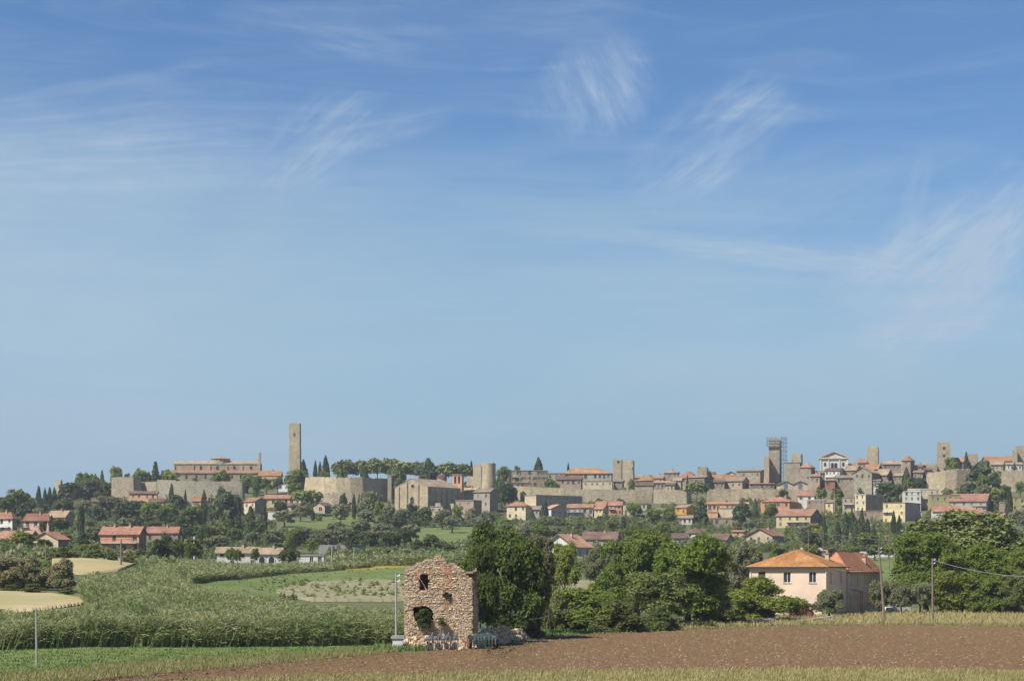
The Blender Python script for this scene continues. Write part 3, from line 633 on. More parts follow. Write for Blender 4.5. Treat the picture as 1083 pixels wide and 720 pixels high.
def town_wall(name, label, pts, m, th=1.8, jag=0.35, seed=1, cat='town wall', crenel=False, batter=0.04, lm=None, avoid=True):
    """pts: (px, Y, top row, bottom row) along the foot of a masonry curtain"""
    rg = random.Random(seed); P2 = []
    for a, b in zip(pts[:-1], pts[1:]):
        n = max(1, int(abs(b[0] - a[0]) * a[1] / F / 1.2))
        for k in range(n):
            t = k / n; P2.append([a[i] * (1 - t) + b[i] * t for i in range(4)])
    P2.append(list(pts[-1])); mb = MB(); g = []
    n = len(P2)
    for k, (px, Y, tp, bt) in enumerate(P2):
        p = PT(px, tp, Y); q = P2[min(k + 1, n - 1)]; r = P2[max(k - 1, 0)]; d = (PT(q[0], 0, q[1]) - PT(r[0], 0, r[1])); d.z = 0; d.normalize(); nb = Vector((-d.y, d.x, 0))
        zb = min(G(p.x, p.y), (HZ - bt) / F * Y) - 1.5; z1 = p.z - (rg.random() ** 3) * jag
        if crenel: z1 = p.z + (0.45 if (k // 1) % 2 else 0)
        hh = z1 - zb; g.append((Vector((p.x, p.y, zb)) - nb * batter * hh, Vector((p.x, p.y, z1)), Vector((p.x, p.y, z1)) + nb * th, Vector((p.x, p.y, zb)) + nb * th))
    for a, b in zip(g[:-1], g[1:]):
        for i in range(3): mb.poly([a[i], b[i], b[i + 1], a[i + 1]])
    mb.poly([g[0][0], g[0][1], g[0][2], g[0][3]]); mb.poly([g[-1][3], g[-1][2], g[-1][1], g[-1][0]])
    o = mb.build(name, m); tag(o, label, cat)
    c = g[len(g) // 2][0]
    o.data.transform(__import__('mathutils').Matrix.Translation(-c)); o.location = c
    if avoid:
        for a, b in zip(pts[:-1], pts[1:]): BB.append((a[0], b[0], (a[2] + b[2]) / 2, (a[3] + b[3]) / 2 - 2, a[1]))
    if lm: q = pts[len(pts) // 2]; LM.append((q[0], (q[2] + q[3]) / 2, lm))
    return o
# ------------------------------------------------------------------ the walled town on the ridge, west (left) to east
tower('ruined_tower', 'tower', 'small broken pale tower stub rising behind trees at the left end of the ridge', 58.5, 64, 66, 507, 522, S_PALE, 935, broken=1.2, seed=4, lm='the broken tower stub')
town_wall('town_wall', 'tall pale grey stone bastion with flat top, leftmost block of the old walls', [(118, 902, 504, 527), (141, 900, 504, 527), (149, 906, 504.5, 526)], S_TAN, 14, seed=2, lm='the tall left bastion')
town_wall('town_wall', 'short low stretch of stone wall between the tall left bastion and the long curtain wall', [(149.6, 908, 509.5, 527), (165.6, 904, 509, 527)], S_TAN, 2, seed=3)
town_wall('town_wall', 'long weathered curtain wall in front of the domed church, grey along its top', [(166, 900, 507, 530), (181, 897, 507.5, 530), (182.5, 893, 508, 530), (240, 890, 508.5, 530), (256, 890, 509.5, 528), (258, 897, 510, 527)], S_GREY, 2, seed=4, lm='the long curtain wall')
# church with the drum
r, W, D, H, rise = house('church', 'church', 'long tan stone church with a low round drum, left of the tall slender tower', 184, 273, 273, 490.5, 487.6, 500, S_TAN, R_TAN, 'gx', Y=965, yaw=0, D=9, win=(0, 0), swin=(0, 0), ov=0.3, lm='the long domed church')
k = 965 / F
def arch_window(root, x, z, w, h, y=0.0, name='window', m=None):
    mb = MB(); pts = [(x - w / 2, z), (x + w / 2, z)] + [(x + w / 2 * math.cos(t), z + h - w / 2 + w / 2 * math.sin(t)) for t in np.linspace(0, math.pi, 7)]
    mb.poly([(a, y - 0.03, b) for a, b in pts]); q = [(x + (a - x) * 1.25, z - 0.15 + (b - z) * 1.1) for a, b in pts]
    for i in range(len(pts)):
        j = (i + 1) % len(pts); mb.poly([(q[i][0], y - 0.14, q[i][1]), (q[j][0], y - 0.14, q[j][1]), (pts[j][0], y - 0.14, pts[j][1]), (pts[i][0], y - 0.14, pts[i][1])], 1)
        mb.poly([(pts[i][0], y - 0.14, pts[i][1]), (pts[j][0], y - 0.14, pts[j][1]), (pts[j][0], y - 0.03, pts[j][1]), (pts[i][0], y - 0.03, pts[i][1])], 1)
        mb.poly([(q[j][0], y - 0.14, q[j][1]), (q[i][0], y - 0.14, q[i][1]), (q[i][0], y, q[i][1]), (q[j][0], y, q[j][1])], 1)
    return mb.build(name, [PANE, m or S_PALE], root)
zb0 = r.location.z
for px in (212.5, 230, 248, 265.5): arch_window(r, (px - 184) * k, (HZ - 496.5) * k - zb0, 1.3, 2.0)
for px in (184.3, 204.5, 222, 240, 256, 272.5):
    mb = MB(); mb.box((px - 184) * k - 0.3, (px - 184) * k + 0.3, -0.5, -0.004, 0, H - 0.5); mb.build('buttress', S_PALE, r)
mb = MB(); cx, cy, rr = (232 - 184) * k, 4.5, 4.75; z0, z1 = H - 0.6, (HZ - 484.8) * k - zb0
mb.bar((cx, cy, z0), (cx, cy, z1), rr, n=16); dr = mb.build('drum', S_PALE, r)
mb = MB(); mb.bar((cx, cy, z1 + .003), (cx, cy, z1 + 1.3), rr + 0.5, 0.35, n=16); mb.build('drum_roof', R_TAN, dr)
for i in range(16):
    t = math.pi * 2 * (i + .5) / 16; mb = MB(); p = Vector((cx + math.cos(t) * rr * .985, cy + math.sin(t) * rr * .985, 0)); u = Vector((-math.sin(t), math.cos(t), 0)); nn = Vector((math.cos(t), math.sin(t), 0)) * 0.04
    for a in (-.09,): mb.poly([p + u * a + nn + Vector((0, 0, z0 + .7)), p + u * (a + .2) + nn + Vector((0, 0, z0 + .7)), p + u * (a + .2) + nn + Vector((0, 0, z1 - .2)), p + u * a + nn + Vector((0, 0, z1 - .2))])
    mb.build('drum_rib', S_DARK, dr)
mb = MB(); ay = -5.0     # aisle with its lean-to roof, and the bell gable
ra = [(-1, ay - .4, (HZ - 500.5) * k - zb0), (90 * k, ay - .4, (HZ - 500.5) * k - zb0), (90 * k, -0.01, (HZ - 497) * k - zb0), (-1, -0.01, (HZ - 497) * k - zb0)]
mb.poly(ra); mb.poly([(a, b, c - .2) for a, b, c in reversed(ra)]); mb.poly([(ra[0][0], ra[0][1], ra[0][2] - .2), (ra[1][0], ra[1][1], ra[1][2] - .2), ra[1], ra[0]]); mb.poly([ra[3], (ra[3][0], ra[3][1], ra[3][2] - .2), (ra[0][0], ra[0][1], ra[0][2] - .2), ra[0]]); mb.build('aisle_roof', R_RED, r)
mb = MB(); mb.box(0, 89 * k, ay, -0.02, 0, (HZ - 500.9) * k - zb0); mb.build('aisle', S_GREY, r)
for px in (199, 209.5, 219, 247, 256, 262): 
    mb = MB(); x = (px - 184) * k; z = (HZ - 504.5) * k - zb0; mb.box(x - .45, x + .45, ay - .06, ay, z - .9, z + .9); mb.build('window', PANE, r)
mb = MB(); x0 = (272.6 - 184) * k; hb = (HZ - 478) * k - zb0
mb.box(x0, x0 + 1.4, -1, 6, 0, (HZ - 490) * k - zb0); mb.box(x0 + .15, x0 + 1.3, 1.0, 3.0, (HZ - 490) * k - zb0 + .003, hb); mb.bar((x0 + .72, 2, hb), (x0 + .72, 2, hb + 1.3), .8, .1, n=4); mb.build('bell_gable', S_PALE, r)
house('convent', 'building', 'orange-roofed stone wing joined at the right end of the domed church', 273.5, 296.5, 296.5, 502.8, 498, 512, S_GREY, R_ORANGE, 'gx', Y=955, yaw=0, D=8, win=(5, 1), wsize=(.9, 1.5), chim=1)
house('town_house', 'house', 'low grey house with brown roof just below the orange-roofed church wing', 276, 292, 292, 506.5, 504.6, 514, S_GREY, R_TAN, 'gx', Y=945, yaw=0, D=6, win=(4, 1))
mb = MB(); mb.box(-2.3, 2.3, -1.5, 1.5, 0, 3.2); mb.box(-2.45, 2.45, -1.6, 1.6, 3.203, 3.45); p = PT(299.5, 520, 920); o = mb.build('shed', WHITEP, loc=(p.x, p.y, p.z)); tag(o, 'small white flat-roofed shed at the foot of the tall slender tower', 'shed')
# the tall slender tower
tower('medieval_tower', 'tower', 'very tall slender tan stone tower standing alone right of the domed church', 305.8, 316.8, 318.3, 447, 505, S_TAN, 975, yaw=12, broken=0.5, wins=((311, 459, .5, 1.0),), taper=0.10, seed=6, lm='the tall slender tower')
town_wall('town_wall', 'curved battered town wall below the umbrella pines, sunlit left and grey right', [(323, 900, 504.5, 527), (331, 893, 504, 527), (343, 889, 504, 526), (356, 887, 504.5, 526), (370, 887, 504.5, 527), (383, 889, 504.5, 528), (392, 893, 505, 528), (403, 899, 505.5, 528), (412, 906, 506, 528), (417, 912, 506, 528)], S_GOLD, 2, seed=8, batter=.12, lm='the curved golden wall', crenel=False)
town_wall('ruined_wall', 'low crumbled ledge of stone at the foot of the curved wall', [(340, 875, 521.5, 532), (352, 874, 520, 532), (372, 874, 519.5, 532)], S_PALE, 3, jag=2.5, seed=9, cat='ruined wall', avoid=False)
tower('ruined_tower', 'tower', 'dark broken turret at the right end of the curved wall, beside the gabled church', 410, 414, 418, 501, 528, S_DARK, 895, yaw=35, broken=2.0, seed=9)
# gabled church with bell gable
r, W, D, H, rise = house('gabled_church', 'church', 'large golden church with a plain gabled front, round window and shaded right flank', 417.5, 452.5, 487, 514.5, 506, 545, S_GOLD, R_TAN, 'gy', yaw=33, win=(0, 0), swin=(0, 0), ov=0.15, Y=850, lm='the gabled church')
kk = 850 / F
for fx in (0.13, 0.38, 0.72): mb = MB(); mb.box(W * fx - .35, W * fx + .35, -.5, -.004, 0, H + rise * (1 - abs(2 * fx - 1)) - 0.6); mb.build('pilaster', S_TAN, r)
mb = MB(); cz = H + rise * .12; mb.bar((W * .55, -.12, cz), (W * .55, .0, cz), 1.15, n=20, m=1); mb.bar((W * .55, -.2, cz), (W * .55, -.125, cz), .8, n=20, m=0); mb.build('rose_window', [PANE, S_PALE], r)
z = (HZ - 532) * kk - r.location.z; arch_window(r, W * .53, z, 1.9, 3.0, name='door', m=S_BROWN)
for i in range(6): mb = MB(); y = D * (i + .5) / 6; mb.box(W + .004, W + .6, y - .4, y + .4, 0, H - 1.2); mb.build('buttress', S_TAN, r)
for y0 in (0.15, 0.55): 
    mb = MB(); y = D * y0; mb.box(W + .62, W + 4.2, y, y + 1.0, 0, H * .48); mb.build('buttress', S_PALE, r)
p = r.location
def dome(name, cat, label, px, py_top, py_bot, Y, rad, wallm, domem, lm=None):
    c = PT(px, py_bot, Y); t = empty(name, tuple(c)); tag(t, label, cat); h = (py_bot - py_top) * Y / F
    mb = MB(); mb.bar((0, 0, -3), (0, 0, h * .35), rad, n=12); mb.build('drum', wallm, t)
    mb = MB(); m = 6; pr = None
    for i in range(m):
        a = math.pi / 2 * i / m; b = math.pi / 2 * (i + 1) / m; mb.bar((0, 0, h * .35 + math.sin(a) * h * .5), (0, 0, h * .35 + math.sin(b) * h * .5), rad * 1.05 * math.cos(a), max(rad * 1.05 * math.cos(b), .05), n=12, cap=False)
    mb.build('dome', domem, t, smooth=True); mb = MB(); mb.bar((0, 0, h * .84), (0, 0, h), .3, .08, n=8); mb.build('lantern', wallm, t)
dome('chapel_dome', 'dome', 'small round dome with a lantern behind the roof of the gabled church', 467, 499.5, 510, 890, 2.3, W_PEACH, R_BROWN)
c = PT(478.5, 520, 875); t = empty('bell_gable', tuple(c), -.35); tag(t, 'square bell gable with two arched openings beside the gabled church', 'bell tower'); kb = 875 / F
w = 4.6; h = (520 - 501.5) * kb; mb = MB(); 
for x0, x1 in ((0, .8), (1.9, 2.7), (3.8, 4.6)): mb.box(x0, x1, 0, 2.6, h - 4.2, h - .9)
mb.box(0, 4.6, 0, 2.6, -4, h - 4.203); mb.box(0, 4.6, 0, 2.6, h - .897, h - .3); mb.build('wall', W_PEACH, t)
mb = MB(); mb.box(-.3, 4.9, -.3, 2.9, h - .297, h + .05); mb.build('roof', R_TAN, t)
for x in (1.35, 3.25): mb = MB(); mb.bar((x, 1.3, h - 2.9), (x, 1.3, h - 2.0), .42, .2, n=10); mb.bar((x, 1.3, h - 2.0), (x, 1.3, h - .9), .06, n=6); mb.build('bell', METAL, t)
BB.append((477, 490, 501, 516, 875))
HS = []
def hs(*a, **k): return house(*a, **k)
hs('town_house', 'house', 'stone house with pale shed roof directly right of the bell gable', 486, 503, 509, 519.5, 515.5, 528, W_GREY, R_TAN, 'gx', Y=878, yaw=24, win=(3, 1), swin=(1, 1), chim=1)
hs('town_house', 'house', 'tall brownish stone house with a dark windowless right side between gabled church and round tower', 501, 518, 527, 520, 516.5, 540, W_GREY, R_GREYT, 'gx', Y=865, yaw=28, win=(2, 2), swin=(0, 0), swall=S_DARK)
hs('town_house', 'house', 'cubic flat-roofed rubble house with a shaded right side, right of the church buttresses', 482, 501, 509.5, 528.5, 528, 545, W_BROWN, R_FLAT, 'flat', Y=845, yaw=30, win=(2, 1), swin=(0, 0), swall=S_DARK)  # shade of the right side painted in as darker stone
hs('outbuilding', 'building', 'little cream gabled outbuilding below the cubic rubble house', 492, 500.5, 503, 540, 538, 549, W_CREAM, R_GREYT, 'gx', yaw=20, win=(1, 1), swin=(0, 0), D=5)
hs('ruined_house', 'house', 'low roofless rubble house stub under the rear of the gabled church', 455, 468, 470, 535, 534.5, 544, S_PALE, R_FLAT, 'flat', Y=838, yaw=20, win=(2, 1), swin=(0, 0), D=5)
# round tower and its ruined neighbour
c = PT(517, 520, 900); t = empty('round_tower', tuple(c)); tag(t, 'stout cylindrical stone tower with a ruined chipped top, standing above the town wall', 'tower'); kr = 900 / F
hh = (520 - 489) * kr; rad = 7.4 * kr * .98; mb = MB(); rg = random.Random(3); n = 24
tp = [hh - rg.random() ** 2 * 1.0 - (1.2 if 0 < i < 4 else 0) for i in range(n)]
cs = [(math.cos(2 * math.pi * i / n), math.sin(2 * math.pi * i / n)) for i in range(n)]
for i in range(n):
    j = (i + 1) % n; a, b = cs[i], cs[j]; R0, R1, R2 = rad * 1.14, rad, rad * .8; zm = hh * .62
    mb.poly([(a[0] * R0, a[1] * R0, -4), (b[0] * R0, b[1] * R0, -4), (b[0] * R1, b[1] * R1, zm), (a[0] * R1, a[1] * R1, zm)]); mb.poly([(a[0] * R1, a[1] * R1, zm), (b[0] * R1, b[1] * R1, zm), (b[0] * R1, b[1] * R1, tp[j]), (a[0] * R1, a[1] * R1, tp[i])])
    mb.poly([(a[0] * R1, a[1] * R1, tp[i]), (b[0] * R1, b[1] * R1, tp[j]), (b[0] * R2, b[1] * R2, tp[j]), (a[0] * R2, a[1] * R2, tp[i])]); mb.poly([(a[0] * R2, a[1] * R2, tp[i]), (b[0] * R2, b[1] * R2, tp[j]), (b[0] * R2, b[1] * R2, hh - 2.4), (a[0] * R2, a[1] * R2, hh - 2.4)])
mb.poly([(a[0] * rad * .8, a[1] * rad * .8, hh - 2.4) for a in cs]); mb.build('wall', S_GOLD, t)
BB.append((509, 525, 489, 518, 900)); LM.append((517, 504, 'the round tower'))
tower('ruined_tower', 'tower', 'broken slab of masonry leaning against the left side of the round tower', 500.3, 509, 511, 491, 512, S_PALE, 906, yaw=20, broken=2.2, seed=12)
town_wall('town_wall', 'low sunlit wall stub left of the round tower behind dark pines', [(493.5, 903, 503, 512), (509, 901, 503.5, 514)], S_PALE, 3, seed=13)
town_wall('town_wall', 'grey wall stretch just right of the round tower', [(524, 905, 507, 522), (541, 908, 509.5, 524)], S_GREY, 2, seed=14)
# palazzo row
hs('town_house', 'house', 'cream rendered block at the left end of the grey stone palace', 531, 537.5, 541.5, 496.5, 496, 514, W_CREAM, R_FLAT, 'flat', Y=950, yaw=25, win=(1, 2), swin=(0, 0))
hs('stone_palace', 'palace', 'long grey stone palace with two rows of windows and a flat top behind the wall', 541, 579, 579.5, 497, 496.6, 515, S_BROWN, R_FLAT, 'flat', Y=945, yaw=4, win=(7, 3), wsize=(1.1, 1.6), wstyle='shut', D=12, lm='the long grey stone palace', balcony=[(.05, .14, 504)])
hs('town_house', 'house', 'narrow pinkish house stepping down right of the grey stone palace', 579.5, 597, 597, 500, 499.7, 516, W_GREY, R_FLAT, 'flat', Y=952, yaw=0, win=(3, 2), D=9)
hs('town_house', 'house', 'brown gabled house in front of the big orange hipped roof', 588, 614.5, 616, 506.5, 503, 516, W_BROWN, R_BROWN, 'gx', Y=930, yaw=8, win=(5, 1), wsize=(1.3, 1.4), D=8)
hs('large_palace', 'palace', 'big grey palace with a wide orange hipped roof, left of the square twin tower', 592, 646.5, 648, 500.3, 495, 512, W_GREY, R_ORANGE, 'hip', Y=965, yaw=6, win=(11, 1), wsize=(1.4, 1.9), swin=(1, 1), D=14, lm='the wide orange hipped roof')
hs('town_house', 'house', 'pale cream low house under the right end of the big hipped palace', 616.5, 647.5, 648.5, 508.2, 507.8, 518, W_CREAM, R_FLAT, 'flat', Y=928, yaw=5, win=(5, 1), wsize=(1.0, 1.1), D=8)
tower('medieval_tower', 'tower', 'narrower left half of the square twin tower right of the big hipped palace', 648.5, 657.3, 658.3, 485.2, 512, S_TAN, 950, yaw=10, wins=((654, 488, .9, 1.0),), seed=21, taper=.02, D=5)
tower('medieval_tower', 'tower', 'square pale stone tower, the wider right half of the twin tower', 658.6, 669.5, 671, 486, 511, S_PALE, 945, yaw=10, wins=((669, 495, .5, 1.2),), seed=22, taper=.03, D=5, lm='the square twin tower')
hs('town_house', 'house', 'narrow low stone house at the foot of the twin tower', 649, 658, 660, 509, 507.5, 514, S_BROWN, R_GREYT, 'gx', Y=932, yaw=12, win=(2, 1), swin=(0, 0), D=5)
hs('town_house', 'house', 'low house with an orange lichened roof right of the twin tower', 672.5, 690, 702, 507.5, 502.2, 512, S_BROWN, R_ORANGE, 'hip', Y=955, yaw=30, win=(3, 1), swin=(1, 1))
hs('town_house', 'house', 'flat-roofed brown house standing forward on the wall, right of the twin tower', 672, 690.5, 691.5, 513, 510, 524, S_TAN, R_BROWN, 'gx', Y=906, yaw=6, win=(0, 0), swin=(0, 0), D=7)
hs('town_house', 'house', 'low grey terrace with small dark windows behind the battered stretch of wall', 691, 714, 716, 510.5, 508.4, 519, S_GREY, R_TAN, 'gx', Y=922, yaw=6, win=(6, 1), D=7, wsize=(1, 1.3))
hs('town_house', 'house', 'tall stone house with a pinkish front and a tiled roof left of the crowned tower', 702, 716.5, 718, 499.8, 498.2, 512, S_BROWN, R_TAN, 'gx', Y=962, yaw=8, win=(3, 2), D=8, chim=1)
hs('town_house', 'house', 'broad house with red-orange hipped roof directly left of the crowned tower', 717, 735, 741, 504.8, 498.3, 518, S_BROWN, R_ORANGE, 'hip', Y=955, yaw=22, win=(4, 1), chim=0)
tower('medieval_tower', 'tower', 'short square tower with a jagged crenellated crown above orange roofs', 737.5, 747.5, 749.3, 493.3, 504, S_TAN, 975, yaw=12, crenel=True, seed=30, lm='the crowned tower')
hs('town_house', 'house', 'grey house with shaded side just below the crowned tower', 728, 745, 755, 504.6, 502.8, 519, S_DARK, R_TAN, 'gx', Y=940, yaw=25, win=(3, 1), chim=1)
hs('town_house', 'house', 'long low house with orange lichened roof right of the crowned tower', 754, 778.5, 779.5, 507.8, 502, 515, S_BROWN, R_ORANGE, 'gx', Y=955, yaw=5, win=(4, 1), D=10)
hs('town_house', 'house', 'white-gabled small house peeping over the orange roof right of the crowned tower', 767, 779, 780, 501.5, 498.6, 506, W_WHITE, R_GREYT, 'gy', Y=975, yaw=4, win=(1, 1), D=9)
hs('town_house', 'house', 'shadowed stone house with dark windows in front of the lichened roof', 753, 766, 768, 510, 507.2, 518, S_BROWN, R_BROWN, 'gx', Y=925, yaw=8, win=(3, 1), D=6)
hs('town_house', 'house', 'pale house with small yellow roof between lichened roof and scaffolded tower', 766, 785, 792, 508.5, 504.5, 516, W_BEIGE, R_TAN, 'gx', Y=932, yaw=22, win=(3, 1), swin=(1, 1))
hs('town_house', 'house', 'wide grey stone house left of the scaffolded tower', 779, 804, 809, 498, 496.6, 513, S_GREY, R_GREYT, 'gx', Y=962, yaw=14, win=(5, 1), chim=1, D=9)
hs('town_house', 'house', 'dark-walled house with a bright brick-red shed roof just left below the scaffolded tower', 793, 818.5, 821, 511.5, 504.8, 517, S_DARK, R_RED, 'shed', Y=922, yaw=7, win=(5, 1), D=9, chim=1)
# tower in scaffolding
tr, W, D, H = tower('medieval_tower', 'tower', 'tall square stone tower wrapped in scaffolding on its top and right side', 813, 824.5, 827, 463.5, 505, S_GREY, 955, yaw=10, broken=.8, seed=31, taper=.02, lm='the scaffolded tower')
tower('medieval_tower', 'tower', 'lower stone tower wing leaning on the left side of the scaffolded tower', 808, 813.4, 815, 482.3, 505, S_TAN, 950, yaw=12, broken=.9, seed=32)
sf = empty('scaffolding', tuple(tr.location), tr.rotation_euler.z); tag(sf, 'dark scaffold with a stair tower on the right side of the tall square tower', 'scaffolding'); mb = MB(); ks = 955 / F; zs = H
xs = [W + .9 + .9 * i for i in range(4)]
for x in xs:
    for y in (-.5, 1.8): mb.bar((x, y, 2), (x, y, zs + .6), .07, n=4)
mb.build('standard', METAL, sf)
nl = 12
for i in range(nl):
    z = 3 + (zs - 3) * i / (nl - 1); mb = MB(); mb.box(xs[0] - .1, xs[-1] + .1, -.6, 1.9, z - .06, z + .06); mb.bar((xs[0], -.55, z + 1), (xs[-1], -.55, z + 1), .05, n=4)
    if i < nl - 1: mb.bar((xs[0], -.55, z), (xs[-1], -.55, z + (zs - 3) / (nl - 1)), .09, n=4)
    mb.build('platform', METAL, sf)
mb = MB()
for z in (zs - 2.6, zs - 1.2, zs + .2): 
    for a, b in (((-1, -1), (W + 1, -1)), ((-1, D + 1), (W + 1, D + 1)), ((-1, -1), (-1, D + 1))): mb.bar((*a, z), (*b, z), .09, n=4)
for x in (-1, W * .33, W * .67, W + .8): mb.bar((x, -1, zs - 4), (x, -1, zs + 1.2), .07, n=4)
mb.box(-1, W + .8, -1.1, -.4, zs - 4.1, zs - 3.85); mb.build('crown_scaffold', METAL, sf)
tower('medieval_tower', 'tower', 'short pale square tower between scaffolded tower and the white church front', 837.5, 847.3, 849, 479.3, 495, S_PALE, 968, yaw=12, broken=.3, seed=33)
hs('stone_block', 'building', 'massive windowless grey stone block right of the scaffolded tower', 829.5, 846, 848, 488.6, 488.2, 514, S_GREY, R_FLAT, 'flat', Y=945, yaw=12, win=(0, 0), swin=(0, 0), D=9)
hs('town_house', 'house', 'tall grey stone house with small red roof and shaded side, right of the massive block', 846.2, 857.5, 862, 493.5, 489.8, 514, S_GREY, R_RED, 'hip', Y=938, yaw=25, win=(2, 2), swin=(1, 1), wsize=(.7, 1))
# neoclassical church front
r, W, D, H, rise = house('church', 'church', 'cream classical church front with a triangular pediment on the skyline', 867.5, 896.8, 896.8, 483.4, 477.6, 500, W_WHITE, R_TAN, 'gy', Y=960, yaw=9, D=26, win=(0, 0), ov=.5, lm='the pedimented church front')
kz = 960 / F; zz = r.location.z
for px in (872.5, 891.5): arch_window(r, (px - 867.5) * kz, (HZ - 492.5) * kz - zz, 1.0, 1.9)
for px in (880.2, 883.8): arch_window(r, (px - 867.5) * kz, (HZ - 495.5) * kz - zz, 1.25, 3.0)
for fx in (.02, .30, .70, .98): mb = MB(); mb.box(W * fx - .35, W * fx + .35, -.4, -.004, 0, H - .7); mb.build('pilaster', W_WHITE, r)
mb = MB(); mb.box(-.5, W + .5, -.75, -.41, H - .68, H - .05); mb.build('cornice', W_CREAM, r)
mb = MB()
for a, b in (((-.6, H), (W / 2, H + rise + .1)), ((W + .6, H), (W / 2, H + rise + .1))): mb.bar((a[0], -.55, a[1]), (b[0], -.55, b[1]), .28, n=4)
mb.build('pediment_moulding', W_CREAM, r)
hs('town_house', 'house', 'white house with balconies directly below the pedimented church front', 872.5, 888, 893, 497.3, 495, 509, W_WHITE, R_BROWN, 'gx', Y=935, yaw=22, win=(4, 2), swin=(1, 2), balcony=[(.02, .98, 504)], D=7)
hs('town_house', 'house', 'stone house with wide brown roof right of the white balconied house', 892.5, 905, 912, 497, 492, 512, S_BROWN, R_TAN, 'gx', Y=940, yaw=28, win=(2, 2))
hs('town_house', 'house', 'low grey terraced house below the short pale square tower', 861, 874, 875, 500, 498, 512, S_BROWN, R_GREYT, 'gx', Y=942, yaw=5, win=(3, 1), D=7)
tower('medieval_tower', 'tower', 'square golden stone tower right of the pedimented church front, darker at its top left', 916.8, 928.5, 930.3, 472, 497, S_GOLD, 965, yaw=12, broken=.3, seed=34, lm='the square golden tower')
hs('town_house', 'house', 'small house with rust roof clinging to the left of the square golden tower', 907.5, 916, 918, 489.3, 485, 497, S_BROWN, R_RED, 'gx', Y=958, yaw=12, win=(2, 1), D=7)
hs('town_house', 'house', 'house with broad brown gable roof at the foot of the square golden tower', 914, 928, 933, 496, 491, 505, S_BROWN, R_ORANGE, 'gx', Y=948, yaw=20, win=(2, 1))
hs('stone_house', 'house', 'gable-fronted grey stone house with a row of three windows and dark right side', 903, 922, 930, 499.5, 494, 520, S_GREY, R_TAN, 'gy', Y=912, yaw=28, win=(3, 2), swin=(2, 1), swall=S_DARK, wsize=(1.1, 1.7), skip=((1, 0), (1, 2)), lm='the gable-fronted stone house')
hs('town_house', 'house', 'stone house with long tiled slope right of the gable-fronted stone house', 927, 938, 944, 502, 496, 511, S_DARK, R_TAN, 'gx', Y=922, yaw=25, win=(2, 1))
hs('town_house', 'house', 'wide brown stone house with flat-pitched roof between golden tower and small orange-topped block', 933.5, 953, 954.5, 490.5, 487.6, 508, S_BROWN, R_TAN, 'gx', Y=950, yaw=7, win=(4, 2), chim=1, D=9)
hs('town_house', 'house', 'small square block with an orange cap roof and shaded right side', 953.7, 963, 967.3, 486.2, 482.5, 503, S_BROWN, R_ORANGE, 'hip', Y=940, yaw=25, win=(1, 1), swin=(1, 1), wsize=(1.2, 1.6), lm='the orange-capped block')
for a in [
 ('small tan-roofed house peeping between the twin tower and the orange lichened roof', 671, 679, 681, 505, 502.5, 511, S_BROWN, R_TAN, 'gx', 968, 10),
 ('low pink-walled house with a tan roof just left of the crowned tower', 690, 701, 703, 505.5, 502.5, 511, W_PINK, R_TAN, 'gx', 958, 8),
 ('little beige house with a shed roof beside the tall pinkish-fronted house', 712, 720, 722, 508, 505, 519, W_BEIGE, R_TAN, 'gx', 935, 12),
 ('narrow cream house under the red roofs directly left of the big pine on the wall', 704, 713, 715, 512.5, 510.5, 520, W_CREAM, R_BROWN, 'gx', 915, 10),
 ('small brown-roofed house behind the crowned tower, half hidden by the cypress', 748, 755, 757, 501.5, 499, 510, S_BROWN, R_BROWN, 'gx', 978, 8),
 ('small house with a tan roof right behind the white-gabled small house', 780, 790, 792, 500.5, 498.5, 509, S_BROWN, R_TAN, 'gx', 978, 8),
 ('squat cream house between the massive stone block and the pedimented church', 857, 867, 868, 503.5, 500.8, 513, W_BEIGE, R_TAN, 'gx', 930, 8),
 ('little orange-roofed house right of the pedimented church, against the golden tower', 898, 907, 909, 492, 489.5, 501, S_TAN, R_ORANGE, 'gx', 966, 10),
 ('tiny white-walled house on the terrace in front of the gable-fronted stone house', 924, 931, 933, 508, 506, 515, W_WHITE, R_TAN, 'gx', 905, 10),
 ('brown stone cottage stepping down right of the gable-fronted stone house', 931, 941, 944, 511, 508.5, 517, S_BROWN, R_BROWN, 'gx', 908, 14),
 ('grey rubble house with a tan roof between two dark trees below the orange-capped block', 944, 954, 957, 503, 500.5, 512, S_GREY, R_TAN, 'gx', 925, 16),
 ('small brown house with chimney right above the rounded dark trees by the right bastion', 966, 976, 979, 499.5, 497, 507, S_BROWN, R_TAN, 'gx', 925, 14),
 ('dim stone house tucked under the left foot of the two-window square tower', 978, 986, 988, 497, 495, 504, S_DARK, R_BROWN, 'gx', 930, 10)]:
    hs('town_house', 'house', *a[:10], Y=a[10], yaw=a[11], win=(2, 1), swin=(0, 0), chim=R.randrange(2))
hs('town_house', 'house', 'little dark stone house right of the orange-capped block', 967.5, 975, 978, 493.5, 491.5, 503, S_BROWN, R_BROWN, 'gx', Y=945, yaw=20, win=(2, 1), D=6, chim=1)
hs('town_house', 'house', 'low brown stone house left of the tall right-hand square tower', 974.5, 981, 983, 492, 490, 502, S_BROWN, R_TAN, 'gx', Y=950, yaw=12, win=(2, 1), D=7)
tower('ruined_building', 'building', 'sloping roofless stone building against the left foot of the tall right square tower', 980, 991, 993, 488.5, 503, S_TAN, 945, yaw=10, broken=1.8, seed=35)
tower('medieval_tower', 'tower', 'tall square stone tower with two small windows, above the right-hand town wall', 991.5, 1005.3, 1007.2, 467, 499, S_TAN, 955, yaw=12, broken=.25, wins=((998.3, 473.5, 1, 1.3), (998.3, 481.5, 1, 1.3)), seed=36, lm='the two-window square tower')
